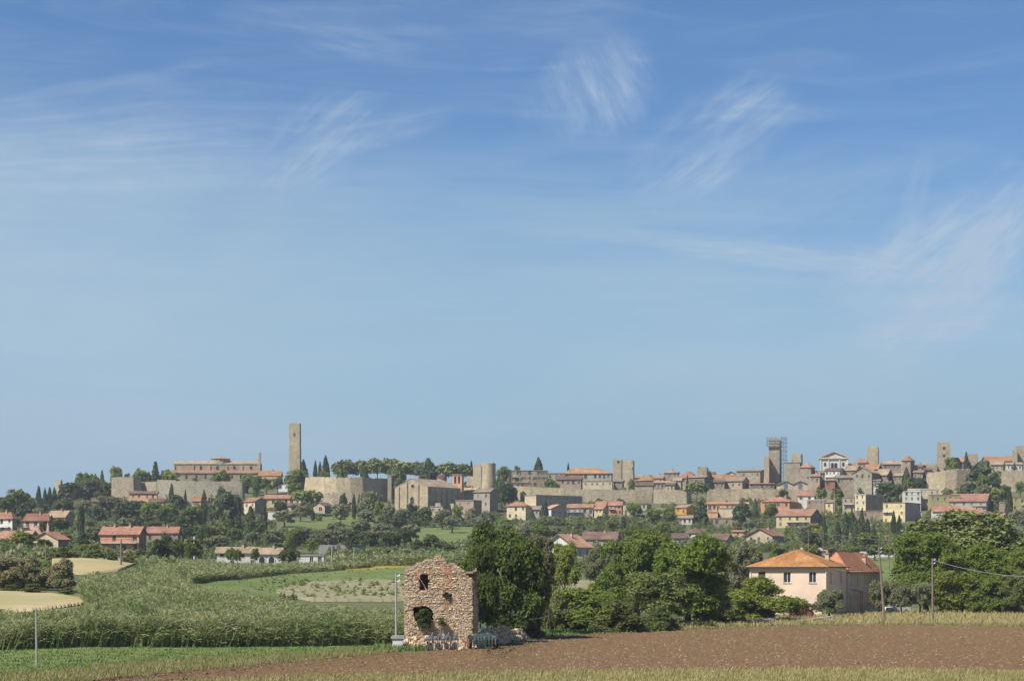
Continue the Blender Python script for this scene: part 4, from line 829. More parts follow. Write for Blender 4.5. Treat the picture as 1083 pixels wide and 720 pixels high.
hs('town_house', 'house', 'long house with orange roof behind the tree right of the two-window tower', 1008, 1024, 1026, 487.8, 484, 498, S_BROWN, R_ORANGE, 'gx', Y=960, yaw=6, win=(3, 1), D=9)
tower('medieval_tower', 'tower', 'low plain square tower between long orange roofs right of the two-window tower', 1024.7, 1034.5, 1035.8, 479.8, 497, S_TAN, 962, yaw=9, broken=.3, seed=37)
hs('long_building', 'building', 'very long low building with an orange roof running to the right edge behind the wall', 1044, 1110, 1110, 487.3, 482.8, 499, S_BROWN, R_ORANGE, 'gx', Y=965, yaw=0, win=(12, 1), D=12, lm='the very long orange roof')
hs('white_house', 'house', 'small white house with dark windows between trees below the very long orange roof', 1064.5, 1081, 1083, 490.8, 489, 499, W_WHITE, R_TAN, 'gx', Y=940, yaw=8, win=(4, 1), D=7)
hs('town_house', 'house', 'pale brown house with shallow roof below the left end of the very long orange roof', 1048, 1062, 1064, 491, 487.5, 499, W_BEIGE, R_TAN, 'gx', Y=945, yaw=8, win=(3, 1), D=7)
tower('medieval_tower', 'tower', 'stepped stone tower cut by the right edge of the photo', 1076, 1095, 1098, 471, 490, S_TAN, 958, yaw=9, broken=.4, seed=38)
tower('medieval_tower', 'tower', 'lower step of the stone tower at the right edge', 1071.6, 1076, 1077, 475.5, 490, S_TAN, 956, yaw=9, broken=.4, seed=39)
# terrace of glazed gables
for i, (a, b) in enumerate(((823.5, 838.5), (838.8, 854))):
    r, W, D, H, rise = house('glazed_pavilion', 'pavilion', ('left' if i == 0 else 'right') + ' one of two small pavilions with glazed gable fronts on the wall', a, b, b, 512, 508.6, 518, W_CREAM, R_GREYT, 'gy', Y=912, yaw=0, D=7, win=(0, 0), group='twin glazed pavilions')
    mb = MB(); mb.box(W * .36, W * .5 - .05, -.08, -.004, H - 2.6, H + rise * .5); mb.box(W * .5 + .05, W * .64, -.08, -.004, H - 2.6, H + rise * .5); mb.build('window', GLASSB, r)
hs('town_house', 'house', 'brick-pink terrace house below the white balconied house', 873, 883, 885, 508, 506.8, 515, W_RED, R_TAN, 'gx', Y=918, yaw=8, win=(2, 1), D=5)
hs('town_house', 'house', 'grey stone house with low roof, left of the gable-fronted stone house', 885, 902, 903.5, 505, 502.6, 517, S_BROWN, R_GREYT, 'gx', Y=920, yaw=6, win=(4, 1), D=7)
# the main town wall
town_wall('town_wall', 'main town wall, sunlit stretch below the long grey stone palace', [(540, 908, 513, 531), (560, 906, 514.5, 531), (597, 905, 515.5, 532)], S_GOLD, 2.5, jag=.5, seed=41)
town_wall('town_wall', 'main town wall, pocked stretch below the big hipped palace and twin tower', [(597.2, 905, 516.5, 532), (630, 904, 517, 534), (672, 903, 517.5, 534), (690, 903, 518, 535)], S_TAN, 2.5, jag=.6, seed=42, lm='the pocked wall below the twin tower')
town_wall('town_wall', 'main town wall, leaning patched stretch below the crowned tower', [(691, 900, 517.5, 536), (726, 898, 518, 536), (731, 904, 518, 536)], S_TAN, 2.5, jag=.6, seed=43)
town_wall('town_wall', 'main town wall, long even stretch right of the big pine and below the scaffolded tower', [(748, 904, 516.8, 530), (800, 903, 516.5, 531), (860, 904, 517.5, 530), (903, 905, 518, 530)], S_GOLD, 2.5, jag=.4, seed=44, lm='the long even wall')
town_wall('town_wall', 'rounded bastion wall at the foot of the two-window square tower, crenellated', [(980, 916, 501, 517), (990, 909, 499.5, 517), (1000, 907, 497.5, 516), (1012, 907, 496.5, 515), (1026, 910, 496.5, 515)], S_GOLD, 2.5, seed=45, crenel=True, batter=.08, lm='the rounded right bastion')
town_wall('town_wall', 'crenellated town wall running to the right edge behind the big layered cedar', [(1046, 912, 497.8, 516), (1070, 911, 497.5, 515), (1110, 910, 497, 515)], S_GOLD, 2.5, seed=46, crenel=True)
# ------------------------------------------------------------------ houses on the slopes below
hs('long_house', 'house', 'long peach building with a low brown roof under the tall left bastion', 97, 130, 131, 529.2, 526.5, 534.5, W_PEACH, R_BROWN, 'gx', yaw=0, D=8, Y=862, win=(5, 1), wsize=(1.4, 1.4), chim=1)
hs('villa', 'house', 'peach upper villa with thin flat roof at the foot of the left bastions', 137, 166, 167, 521, 519.4, 534, W_PEACH, R_BROWN, 'gx', yaw=3, D=9, Y=868, win=(4, 1), wsize=(1.0, 1.6), lm='the peach villa')
hs('long_house', 'house', 'low peach wing with brown roof right of the peach upper villa', 158, 173, 174, 529.5, 527.3, 535, W_PEACH, R_BROWN, 'gx', yaw=4, D=7, Y=855, win=(3, 1))
hs('cottage', 'house', 'small cottage with orange roof half hidden by trees below the long curtain wall', 203, 219, 221, 528.8, 525.2, 537, W_BEIGE, R_ORANGE, 'gx', yaw=10, D=7, Y=860, win=(2, 1), chim=1)
hs('cottage', 'house', 'tiny pink cottage at the left under the long curtain wall', 168, 174, 175, 530, 528, 536, W_PEACH, R_RED, 'gx', yaw=10, D=5, Y=858, win=(1, 1))
hs('house', 'house', 'tan shed-roofed house with brown shaded side under the long curtain wall', 258, 269.5, 282, 530, 526.2, 543, W_CREAM, R_RED, 'gx', yaw=36, win=(2, 1), swin=(2, 1), swall=W_BROWN, wsize=(1.2, 1.2), lm='the tan shed-roofed house')  # brown side wall: shade put into the plaster colour
hs('house', 'house', 'yellow two-storey house with a long dark red roof below the tall slender tower', 279.5, 318, 318, 527, 523.4, 533.5, W_YELLOW, R_RED, 'gx', yaw=0, win=(6, 1), D=9, chim=1, Y=850, wsize=(1.2, 1.6), lm='the long yellow house')
hs('shed', 'shed', 'plain white box shed under the tan shed-roofed house', 283.5, 291.5, 292.5, 540, 539.8, 549, W_WHITE, R_FLAT, 'flat', yaw=10, win=(0, 0), swin=(0, 0), D=5)
hs('house', 'house', 'grey house with brown roof in front of the long yellow house', 301, 316, 321, 534.5, 532, 541, W_GREY, R_BROWN, 'gx', yaw=20, win=(3, 1), swin=(1, 1))
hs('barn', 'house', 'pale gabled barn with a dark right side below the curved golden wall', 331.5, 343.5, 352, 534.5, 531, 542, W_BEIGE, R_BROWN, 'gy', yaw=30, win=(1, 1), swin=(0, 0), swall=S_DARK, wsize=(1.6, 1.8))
hs('cottage', 'house', 'small dark roofed cottage right of the pale gabled barn', 356, 368, 371, 532.5, 530.5, 538, W_BEIGE, R_GREYT, 'gx', yaw=18, win=(2, 1), swin=(0, 0))
# far left village
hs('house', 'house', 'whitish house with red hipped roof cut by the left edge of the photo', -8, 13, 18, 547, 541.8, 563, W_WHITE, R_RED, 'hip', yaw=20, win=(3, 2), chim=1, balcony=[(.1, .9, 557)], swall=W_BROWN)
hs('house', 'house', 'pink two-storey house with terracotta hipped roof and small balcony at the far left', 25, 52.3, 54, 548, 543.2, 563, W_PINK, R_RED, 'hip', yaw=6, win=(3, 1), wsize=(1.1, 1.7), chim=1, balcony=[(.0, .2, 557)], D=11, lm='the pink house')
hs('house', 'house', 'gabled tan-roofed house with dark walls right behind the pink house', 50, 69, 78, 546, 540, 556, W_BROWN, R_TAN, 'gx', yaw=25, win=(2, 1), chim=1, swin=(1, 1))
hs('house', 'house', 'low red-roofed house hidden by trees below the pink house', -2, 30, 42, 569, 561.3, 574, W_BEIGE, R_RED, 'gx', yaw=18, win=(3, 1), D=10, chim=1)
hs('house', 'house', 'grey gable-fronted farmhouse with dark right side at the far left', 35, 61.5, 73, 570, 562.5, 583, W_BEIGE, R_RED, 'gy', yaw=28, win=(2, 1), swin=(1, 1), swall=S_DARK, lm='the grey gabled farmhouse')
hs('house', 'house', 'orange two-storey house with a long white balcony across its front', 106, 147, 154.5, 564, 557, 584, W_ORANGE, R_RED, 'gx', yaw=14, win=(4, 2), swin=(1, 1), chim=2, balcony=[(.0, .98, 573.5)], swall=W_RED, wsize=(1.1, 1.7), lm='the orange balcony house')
hs('house', 'house', 'brownish-pink house with red roof right of the orange balcony house', 155.5, 188, 191, 562.3, 557, 573, W_BROWN, R_RED, 'gx', yaw=7, win=(5, 1), D=9, chim=1)
# white farm on the valley floor
hs('farmhouse', 'house', 'white farmhouse part with two storeys and a long tan roof beside the reeds', 229.5, 273, 274, 583, 578.6, 598, W_WHITE, R_TAN, 'gx', yaw=0, D=9, Y=500, win=(4, 2), wsize=(1.1, 1.3), chim=1, lm='the white farmhouse', base=None)
r, W, D, H, rise = house('farmhouse', 'house', 'lower white farmhouse wing with two dark arched openings', 274.3, 297.5, 299, 584.3, 579.4, 598, W_WHITE, R_TAN, 'gx', yaw=3, D=9, Y=497, win=(0, 0), swin=(1, 1), chim=1)
for fx in (.12, .56): arch_window(r, W * fx, H - (HZ - 585) * 0 - 3.1, 1.5, 2.1, m=CONCW)
hs('outbuilding', 'building', 'flat white outbuilding right of the white farmhouse', 316.5, 342.5, 343.5, 586.5, 586, 597, W_WHITE, R_FLAT, 'flat', yaw=3, D=6, Y=500, win=(3, 1), wsize=(.9, 1.4))
# centre, below the wall
hs('apartment_house', 'house', 'long dark-fronted grey building with flat roof below the main wall, cream at its left end', 555, 567, 616, 523, 521.5, 536, W_CREAM, R_FLAT, 'flat', yaw=50, win=(0, 0), swin=(11, 2), swall=W_GREY, Y=868, D=30, wsize=(1.1, 1.4), lm='the long grey flat-roofed building')
hs('house', 'house', 'cream two-storey villa with red hipped roof, below the round tower', 536, 556, 560.5, 534.5, 531, 549, W_CREAM, R_RED, 'hip', yaw=20, win=(3, 2), swin=(0, 0), wsize=(1, 1.4), lm='the cream red-roofed villa', swall=W_YELLOW)
hs('house', 'house', 'narrow grey house with dark windows right of the cream villa', 560.8, 574, 575.5, 538.2, 535, 547, W_GREY, R_GREYT, 'gx', yaw=8, win=(3, 1), D=7, Y=842)
hs('house', 'house', 'white-gabled house with orange roof and dark glazed side below the long grey building', 576.5, 583, 599.5, 537.5, 533.6, 547, W_WHITE, R_PINK, 'gx', yaw=50, win=(1, 1), swin=(4, 1), swall=W_GREY)
hs('house', 'house', 'terrace house with red roof and white verandah, left of the orange houses', 600, 627, 628.5, 536.5, 533, 546, W_GREY, R_RED, 'gx', yaw=6, win=(5, 1), D=8, balcony=[(0, .6, 541)], wsize=(1.4, 1.8))
hs('house', 'house', 'pale yellow house with red roof squeezed left of the orange houses', 628.6, 637.5, 643, 537.8, 534.8, 543, W_YELLOW, R_RED, 'gx', yaw=25, win=(2, 1), swin=(0, 0), Y=848)
hs('house', 'house', 'bright orange house with red roof below the pocked wall', 629.5, 640.5, 643.5, 533.8, 530, 541, W_ORANGE, R_RED, 'gx', yaw=20, win=(1, 1), swin=(0, 0), Y=868)
hs('house', 'house', 'bigger bright orange house with brown-red roof and balcony', 643.8, 657.5, 658.8, 534, 530.4, 544, W_ORANGE, R_RED, 'gx', yaw=8, win=(3, 2), Y=862, balcony=[(.0, .5, 538)], lm='the bright orange houses')
hs('house', 'house', 'grey-brown house with flat dark roof right of the bright orange houses', 658.9, 684, 689, 532.6, 531.8, 545, W_GREY, R_BROWN, 'flat', yaw=16, win=(5, 2), swin=(1, 1), Y=858)
hs('house', 'house', 'low grey wall-backed house below the leaning patched wall', 688, 703, 706, 539, 537.5, 544, W_GREY, R_GREYT, 'gx', yaw=10, win=(3, 1), D=6)
hs('house', 'house', 'ochre-yellow house with terrace roof under the big pine', 714.5, 726, 735, 536.5, 533.8, 543.5, W_OCHRE, R_TAN, 'gx', yaw=28, win=(2, 1), swin=(1, 1), lm='the ochre-yellow house')
hs('cottage', 'house', 'small white cottage among trees below the ochre-yellow house', 717.5, 732, 733.5, 547.8, 545.4, 554, W_WHITE, R_TAN, 'gx', yaw=6, win=(3, 1), D=6, chim=0)
hs('house', 'house', 'long pale house with a dark loggia under its pink roof, below the long even wall', 748.5, 791, 792, 532.6, 531, 544, W_PEACH, R_PINK, 'gx', yaw=4, win=(9, 1), D=9, Y=860, wsize=(2.0, 2.2), lm='the long loggia house')
hs('house', 'house', 'cream rendered block standing before the right half of the long loggia house', 761.5, 791.5, 793, 536.8, 536.4, 551, W_CREAM, R_FLAT, 'flat', yaw=4, win=(1, 1), D=6, Y=850, wsize=(1.5, 1.2))
hs('house', 'house', 'pale low annexe at the left foot of the long loggia house', 748.5, 759, 761, 541, 540.6, 551, W_PEACH, R_FLAT, 'flat', yaw=8, win=(0, 0), D=6, Y=848)
hs('house', 'house', 'brown flat house with two white doors below the long loggia house', 754.5, 774.5, 776, 547.3, 546.9, 555.5, W_BROWN, R_FLAT, 'flat', yaw=5, win=(2, 1), D=7, wsize=(1.3, 2.1), wstyle='frame')
hs('house', 'house', 'bright orange-brown house end between the long loggia house and the peach hipped house', 804.5, 809, 811, 528.5, 527.5, 541, W_ORANGE, R_RED, 'gx', yaw=20, win=(1, 1), Y=868, D=6)
hs('house', 'house', 'peach house with broad red hipped roof below the scaffolded tower', 806, 835, 845.5, 530, 525.3, 545, W_ORANGE, R_RED, 'hip', yaw=22, win=(4, 2), swin=(2, 1), Y=855, chim=2, lm='the peach hipped house', wsize=(1.2, 1.5))
hs('house', 'house', 'white stacked house with small red roof right of the peach hipped house', 844, 861, 863.5, 523.5, 520.3, 537.5, W_WHITE, R_RED, 'hip', yaw=10, win=(2, 2), Y=872, D=8, wsize=(1.3, 1.1))
hs('house', 'house', 'flat white-topped house with a brown front beside the white stacked house', 853.5, 872, 875, 528, 527.6, 538, W_BROWN, CONCW, 'flat', yaw=12, win=(3, 1), Y=862)
hs('house', 'house', 'cream slab-sided house with antenna right of the flat white-topped house', 873, 881, 885.5, 531, 529, 539, W_YELLOW, R_GREYT, 'gx', yaw=25, win=(1, 1), swin=(1, 1), Y=858)
hs('house', 'house', 'pale yellow villa with wide red roof and upper terrace, below the peach hipped house', 821, 857, 869, 545.3, 538.3, 557.5, W_YELLOW, R_RED, 'gx', yaw=16, win=(4, 2), swin=(1, 1), swall=W_BROWN, chim=1, balcony=[(.3, .95, 551.5)], lm='the pale yellow villa')
hs('apartment_house', 'house', 'cream and grey apartment house with balconies in front of the stone houses', 891, 903.5, 906, 525.5, 525, 543, W_BEIGE, R_FLAT, 'flat', yaw=15, win=(2, 2), swin=(0, 0), balcony=[(.1, .95, 533)], Y=850)
hs('apartment_house', 'house', 'square flat-roofed apartment house with a brown shaded right side and satellite dish', 904.2, 915.5, 936, 522.5, 522, 541, W_CREAM, CONCW, 'flat', yaw=42, win=(2, 3), swin=(3, 2), swall=W_BROWN, Y=842, lm='the square brown apartment house')  # right side's shade carried by a browner plaster
hs('house', 'house', 'brown stone base house below the square brown apartment house', 905, 935, 936.5, 539.7, 539, 549, W_BROWN, R_FLAT, 'flat', yaw=5, win=(4, 1), D=6, Y=828)
hs('apartment_house', 'house', 'bright yellow three-storey apartment house with orange balcony and blank grey side', 934, 957.3, 973.5, 531, 529.6, 554, W_YELLOW, R_TAN, 'flat', yaw=34, win=(3, 3), swin=(1, 1), swall=W_GREY, balcony=[(.0, .4, 541)], Y=812, lm='the bright yellow apartment house')
hs('house', 'house', 'low white row house with dark windows right of the bright yellow apartment house', 957.5, 975, 977, 540.5, 539.8, 547.5, W_GREY, R_FLAT, 'flat', yaw=5, win=(4, 1), D=6, Y=822)
hs('apartment_house', 'house', 'white stepped apartment house, its lower left part with a terrace', 956, 974, 976, 519.3, 518.8, 530, W_WHITE, CONCW, 'flat', yaw=8, win=(3, 2), Y=862, D=8)
hs('apartment_house', 'house', 'cream boxy apartment house rising behind the white stepped one', 960.7, 994, 995, 516.6, 516, 534, W_CREAM, CONCW, 'flat', yaw=4, win=(6, 2), Y=872, D=9, balcony=[(.3, .7, 527)], lm='the cream boxy apartment house')
hs('house', 'house', 'olive-green walled house with a flat yellowish roof', 983, 1015.5, 1017.5, 522.8, 521, 535, W_OLIVE, R_TAN, 'flat', yaw=5, win=(5, 1), Y=852, D=9, lm='the olive-green house')
hs('house', 'house', 'grey house with broad red roof and stacked balconies at the right', 1004, 1043, 1052, 530, 522, 541, W_GREY, R_RED, 'gx', yaw=16, win=(4, 2), swin=(1, 2), Y=838, balcony=[(.62, .98, 534.5), (.62, .98, 539.5)], chim=1, lm='the grey balconied house')
hs('house', 'house', 'low house with red roof directly below the olive-green house', 986.5, 1018, 1020, 540.3, 535.6, 548, W_WHITE, R_RED, 'gx', yaw=6, win=(4, 1), D=9, Y=815, chim=1)
hs('house', 'house', 'small house with plain red roof between the grey balconied house and the pink building', 1021.5, 1039, 1041.5, 543, 537.2, 549, W_WHITE, R_RED, 'gx', yaw=8, win=(3, 1), D=8, Y=810, chim=1)
hs('pink_building', 'building', 'salmon pink building with brown-roofed rear at the right edge above the broadleaf trees', 1040.5, 1066, 1067, 540.6, 540, 556, W_PINK, R_PINK, 'flat', yaw=4, win=(4, 1), D=10, Y=800, swin=(0, 0), lm='the salmon pink building')
hs('pink_building', 'building', 'plain pink flat block continuing right of the cypress to the photo edge', 1070, 1105, 1106, 542, 541.6, 557, W_PINK, R_BROWN, 'flat', yaw=3, win=(4, 1), D=9, Y=802)
hs('house', 'house', 'ochre-grey house with balconies on the right edge above the pink block', 1070.5, 1100, 1102, 525, 523.4, 540, W_OLIVE, R_TAN, 'flat', yaw=4, win=(4, 2), D=9, Y=845, balcony=[(.35, .98, 533.5)])
hs('house', 'house', 'low grey stone outbuilding left of the ochre-grey house', 1058, 1064, 1065.5, 531, 530.5, 541, S_GREY, R_FLAT, 'flat', yaw=6, win=(0, 0), D=5, Y=842)
# valley houses in front of the slope
hs('farmhouse', 'house', 'white gable-fronted farmhouse with pink tiled roof, nearest house in the middle of the valley', 574.5, 608, 626, 577.3, 565, 591, W_WHITE, R_PINK, 'gy', yaw=28, win=(3, 1), swin=(2, 1), wsize=(1.1, 1.9), chim=1, lm='the white gabled farmhouse', ov=.7)
hs('house', 'house', 'low house with a long brown roof behind the white gabled farmhouse', 616, 652, 655, 569.8, 562.3, 576, W_GREY, R_BROWN, 'gx', yaw=8, win=(4, 1), D=12, chim=1)
hs('house', 'house', 'low brown-roofed shed left of the small hipped house', 711, 727, 728.5, 569, 564, 575, W_GREY, R_BROWN, 'gx', yaw=5, win=(3, 1), D=9)
hs('house', 'house', 'small white house with a dark brown pyramid roof among trees', 724.5, 742, 747, 563, 557.8, 570, W_WHITE, R_BROWN, 'hip', yaw=18, win=(2, 1), swin=(1, 1), lm='the brown pyramid roof')
hs('house', 'house', 'long brown-roofed house with a blue-grey gable end right of the pyramid roof', 746, 768, 775, 570.5, 564.8, 576, W_GREY, R_BROWN, 'gx', yaw=20, win=(3, 1), swin=(0, 0))
hs('cottage', 'house', 'small pinkish cube cottage left of the wide gabled house', 774.5, 786, 790, 562, 560.8, 569, W_PEACH, R_TAN, 'gx', yaw=15, win=(1, 1), swin=(0, 0))
hs('house', 'house', 'wide gabled house with red roof behind the big peach farmhouse', 789.5, 817, 829, 566, 558.8, 574, W_BEIGE, R_RED, 'gy', yaw=25, win=(3, 1), swin=(2, 1), chim=1, lm='the wide gabled house', ov=.6)
# white road parapet
p = None
town_wall('road_wall', 'long white road parapet behind the big peach farmhouse', [(849, 560, 582.5, 589), (905, 556, 582.5, 589), (950, 556, 583.5, 590)], CONCW, .4, jag=.1, seed=51, cat='wall')
town_wall('road_wall', 'low grey concrete parapet right above the flat white outbuilding', [(337, 590, 575.8, 580), (386, 592, 576.2, 580)], CONC, .4, jag=.1, seed=52, cat='wall')
hs('greenhouse', 'shed', 'long grey corrugated shed roof behind the ridge of the big peach farmhouse', 849, 874, 876, 582, 579.6, 587, CONCW, CONC, 'gx', yaw=4, win=(0, 0), Y=520, D=6, swin=(0, 0))
# ------------------------------------------------------------------ the peach farmhouse on the right
from mathutils import Matrix
def mw(o): return Matrix.Translation(o.location) @ o.rotation_euler.to_matrix().to_4x4()
FARMW = mat('farm_plaster', (0.68, 0.525, 0.40), (0.62, 0.47, 0.355), 0.35, 0.95, bump=0.02, bscale=5, c3=(0.52, 0.41, 0.32), s3=0.22)
r1, W, D, H, rise = house('farmhouse', 'house', 'big peach farmhouse with orange lichened hipped roof beyond the ploughed field', 792.5, 873, 895, 598.5, 582, 650, FARMW, R_LICHEN, 'hip', yaw=22, Y=275,
    win=(3, 2), swin=(2, 1), skip=((1, 0), (1, 1), (1, 2)), wsize=(1.05, 1.6), chim=0, wstyle='closed', near=True, ov=.5, lm='the big peach farmhouse')
chimney([c for c in r1.children if c.name.startswith('roof')][0], W * .82, D * .72, H + rise * .25, .6, 1.3)
r2, W2, D2, H2, rise2 = house('farmhouse', 'house', 'x', 866, 896.5, 931, 602, 585, 648, FARMW, R_WING, 'hip', yaw=22, Y=289, win=(0, 0), swin=(5, 2), wsize=(.8, 1.6), chim=0, ov=.5, avoid=True)
chimney([c for c in r2.children if c.name.startswith('roof')][0], W2 * .8, D2 * .66, H2 + rise2 * .25, .6, 1.4)
Tm = mw(r1).inverted() @ mw(r2)
for c in list(r2.children):
    b = c.matrix_basis.copy(); c.parent = r1; c.matrix_basis = Tm @ b
bpy.data.objects.remove(r2)
mb = MB(); mb.bar((W + .08, -.08, .5), (W + .08, -.08, H), .06, n=6); mb.bar((W * .02, -.08, .5), (W * .02, -.08, H), .06, n=6); mb.build('drainpipe', WHITEP, r1)
mb = MB(); mb.bar((-.5, -.55, H - .12), (W + .5, -.55, H - .12), .08, n=6); mb.bar((W + .55, -.5, H - .12), (W + .55, D, H - .12), .08, n=6); mb.build('gutter', METAL, r1)
for yy in (D + 1.0, D + 15.5):
    mb = MB(); g0 = H - 48 / F * 275; hz = 2.7
    for y in (yy, yy + 1.6): mb.bar((W + 1.9, y, 0), (W + 1.9, y, g0 + hz), .09, n=6)
    mb.poly([(W + .55, yy - .3, g0 + hz + .35), (W + 2.2, yy - .3, g0 + hz), (W + 2.2, yy + 1.9, g0 + hz), (W + .55, yy + 1.9, g0 + hz + .35)]); mb.poly([(W + .55, yy - .3, g0 + hz + .27), (W + .55, yy + 1.9, g0 + hz + .27), (W + 2.2, yy + 1.9, g0 + hz - .08), (W + 2.2, yy - .3, g0 + hz - .08)])
    mb.build('porch', REDP, r1)

# ------------------------------------------------------------------ the ruin
ST = mat('rubble_stone', (0.65, 0.53, 0.39), (0.55, 0.44, 0.32), 3.0, 0.95, bump=0.02, bscale=9, kind='attr'); MORT = mat('old_mortar', (0.36, 0.27, 0.19), (0.27, 0.20, 0.14), 1.5, bump=0.04, bscale=6)
YR = 166.0; kr = YR / F
RX0 = (427.5 - CX) * kr; 
def rx(px): return (px - 427.5) * kr
def rz(py): return (690 - py) * kr
gzr = G((463 - CX) * kr, YR)
yaw = math.radians(3)
ruin = empty('ruined_farmhouse', (RX0, YR, (HZ - 690) * kr), -yaw); tag(ruin, 'roofless ruined rubble farmhouse with a broken gable beside the big dark tree', 'ruin')
LM.append((463, 640, 'the roofless ruin')); BB.append((425, 503, 590, 686, YR))
top = [(427.5, 604), (430, 602.5), (433, 601), (438, 598), (442, 595), (446, 594.5), (452, 591), (457, 591.5), (460, 588), (464, 587), (468, 588.5), (471, 592), (473, 597), (478, 597), (479.5, 600), (482, 597.5), (486, 599), (490, 603), (494, 608), (498, 611), (501.5, 618)]
tx = [rx(a) for a, _ in top]; tz = [rz(b) for _, b in top]
def inpoly(x, z, P):
    c = False; n = len(P)
    for i in range(n):
        a, b = P[i], P[(i + 1) % n]
        if (a[1] > z) != (b[1] > z) and x < (b[0] - a[0]) * (z - a[1]) / (b[1] - a[1]) + a[0]: c = not c
    return c
hol = [[(rx(a), rz(b)) for a, b in q] for q in (
    [(444, 607), (453, 607), (453, 612), (455, 614), (453.5, 619), (452.5, 624), (444, 624)],
    [(468.5, 627), (472, 626), (479, 629), (478, 631.5), (474, 632.5), (469, 632)],
    [(436, 643), (441, 640.5), (450, 640), (457, 643), (459, 648), (458, 656), (456, 660), (449, 664), (443, 663), (440, 657), (437, 651)])]
HT = lambda x: float(np.interp(x, tx, tz))
def voxel_wall(Wd, Hmax, inside, y0, y1, c=0.16, seed=0, stones=True, flip=None):
    """core wall in small cells (jagged edges) and a skin of separate stones on its face(s)"""
    rg = random.Random(seed); nx, nz = int(Wd / c), int(Hmax / c) + 1
    ms = [[inside((i + .5) * c, (j + .5) * c) for j in range(nz)] for i in range(nx)]
    mb = MB(); g = lambda i, j: 0 <= i < nx and 0 <= j < nz and ms[i][j]
    for i in range(nx):
        for j in range(nz):
            if not g(i, j): continue
            a, b, p, q = i * c, (i + 1) * c, j * c, (j + 1) * c
            mb.poly([(a, y0, p), (b, y0, p), (b, y0, q), (a, y0, q)]); mb.poly([(b, y1, p), (a, y1, p), (a, y1, q), (b, y1, q)])
            if not g(i - 1, j): mb.poly([(a, y1, p), (a, y0, p), (a, y0, q), (a, y1, q)])
            if not g(i + 1, j): mb.poly([(b, y0, p), (b, y1, p), (b, y1, q), (b, y0, q)])
            if not g(i, j + 1): mb.poly([(a, y0, q), (b, y0, q), (b, y1, q), (a, y1, q)])
            if not g(i, j - 1): mb.poly([(a, y1, p), (b, y1, p), (b, y0, p), (a, y0, p)])
    sv = []; tn = []
    if stones:
        z = 0.0
        while z < Hmax:
            hh = rg.uniform(.06, .135); x = -rg.random() * .2
            while x < Wd:
                ww = rg.uniform(.09, .30); cx_, cz_ = x + ww / 2, z + hh / 2
                if inside(cx_, cz_) and -0.02 <= x and x + ww < Wd + .06 and rg.random() > .05:
                    for (yy, sg) in ((y0, -1), (y1, 1)):
                        pr = rg.uniform(.012, .075) * sg; j = lambda: rg.uniform(-.025, .025)
                        f0 = [(x + .012, z + .01), (x + ww - .012, z + .01), (x + ww - .012, z + hh - .012), (x + .012, z + hh - .012)]
                        A = [(u, yy - .02 * sg, w) for u, w in f0]; B = [(u + j() + (.02 if k in (0, 3) else -.02), yy + pr + j(), w + j() + (.015 if k < 2 else -.015)) for k, (u, w) in enumerate(f0)]
                        q = [B] + [[A[k], A[(k + 1) % 4], B[(k + 1) % 4], B[k]] for k in range(4)]
                        if sg > 0: q = [list(reversed(p)) for p in q]
                        br = inside_brick(cx_, cz_) if sg < 0 else False
                        t = rg.uniform(.66, 1.12); col = (t * 1.0, t * .66, t * .52) if br and rg.random() < .85 else ((t, t * .985, t * .96) if rg.random() > .16 else (t * 1.0, t * .80, t * .62))
                        if rg.random() < .04: col = (1.22, 1.19, 1.12)
                        sv += q; tn += [col] * 5
                x += ww
            z += hh
    return mb, np.array(sv, float) if sv else None, np.array(tn) if tn else None
def inside_brick(x, z):
    px = x / kr + 427.5; py = 690 - z / kr
    return (468 < px < 478 and 597 < py < 640 and not (469 < px < 479 and 624 < py < 633)) or (441.5 < px < 444.5 and 604 < py < 625) or (453 < px < 455.5 and 605 < py < 626) or (440 < px < 457 and 603 < py < 607) or (438 < px < 458 and 637 < py < 641) or (470 < px < 479 and 640 < py < 650)
Wr = rx(500.5) / math.cos(yaw); 
front = lambda x, z: 0 <= x and z < HT(x) and not any(inpoly(x, z, q) for q in hol)
def add_wall(name, Wd, Hm, ins, y0, y1, seed, M4=None, stones=True):
    mb, sv, tn = voxel_wall(Wd, Hm, ins, y0, y1, seed=seed, stones=stones); o = mb.build(name, MORT, ruin)
    if sv is not None:
        q = link(bpy.data.objects.new('stonework', quads_mesh('stonework', sv, ST, tn)), o)
    if M4 is not None: o.matrix_basis = M4
    return o
rw = add_wall('front_wall', Wr, 8.6, front, 0, .55, 1)
Dr = 5.2
side_r = lambda x, z: z < max(5.9 - 0.25 * x + .5 * math.sin(x * 2.3), 1.5)
side_l = lambda x, z: z < 7.3 - .1 * x + .2 * math.sin(x * 3)
back = lambda x, z: z < 7.4 + .4 * math.sin(x * 2.1)  # left and back walls built tall so the interior stays dark
add_wall('side_wall', Dr, 7, side_r, 0, .5, 2, Matrix.Translation((Wr, .56, 0)) @ Matrix.Rotation(math.radians(90), 4, 'Z') @ Matrix.Translation((0, 0, 0)))
add_wall('side_wall', Dr, 7.5, side_l, 0, .5, 3, Matrix.Translation((.5, .56, 0)) @ Matrix.Rotation(math.radians(90), 4, 'Z'), stones=False)
add_wall('back_wall', Wr, 8.2, back, 0, .5, 4, Matrix.Translation((0, Dr, 0)), stones=False)
mb = MB(); mb.box(.55, Wr - .55, .6, Dr - .05, 4.6, 4.75); mb.box(.55, Wr - .05, .6, Dr - .05, 6.9, 7.05); mb.build('shade_slabs', MORT, ruin)  # slabs added across the interior to block sun and keep the openings dark
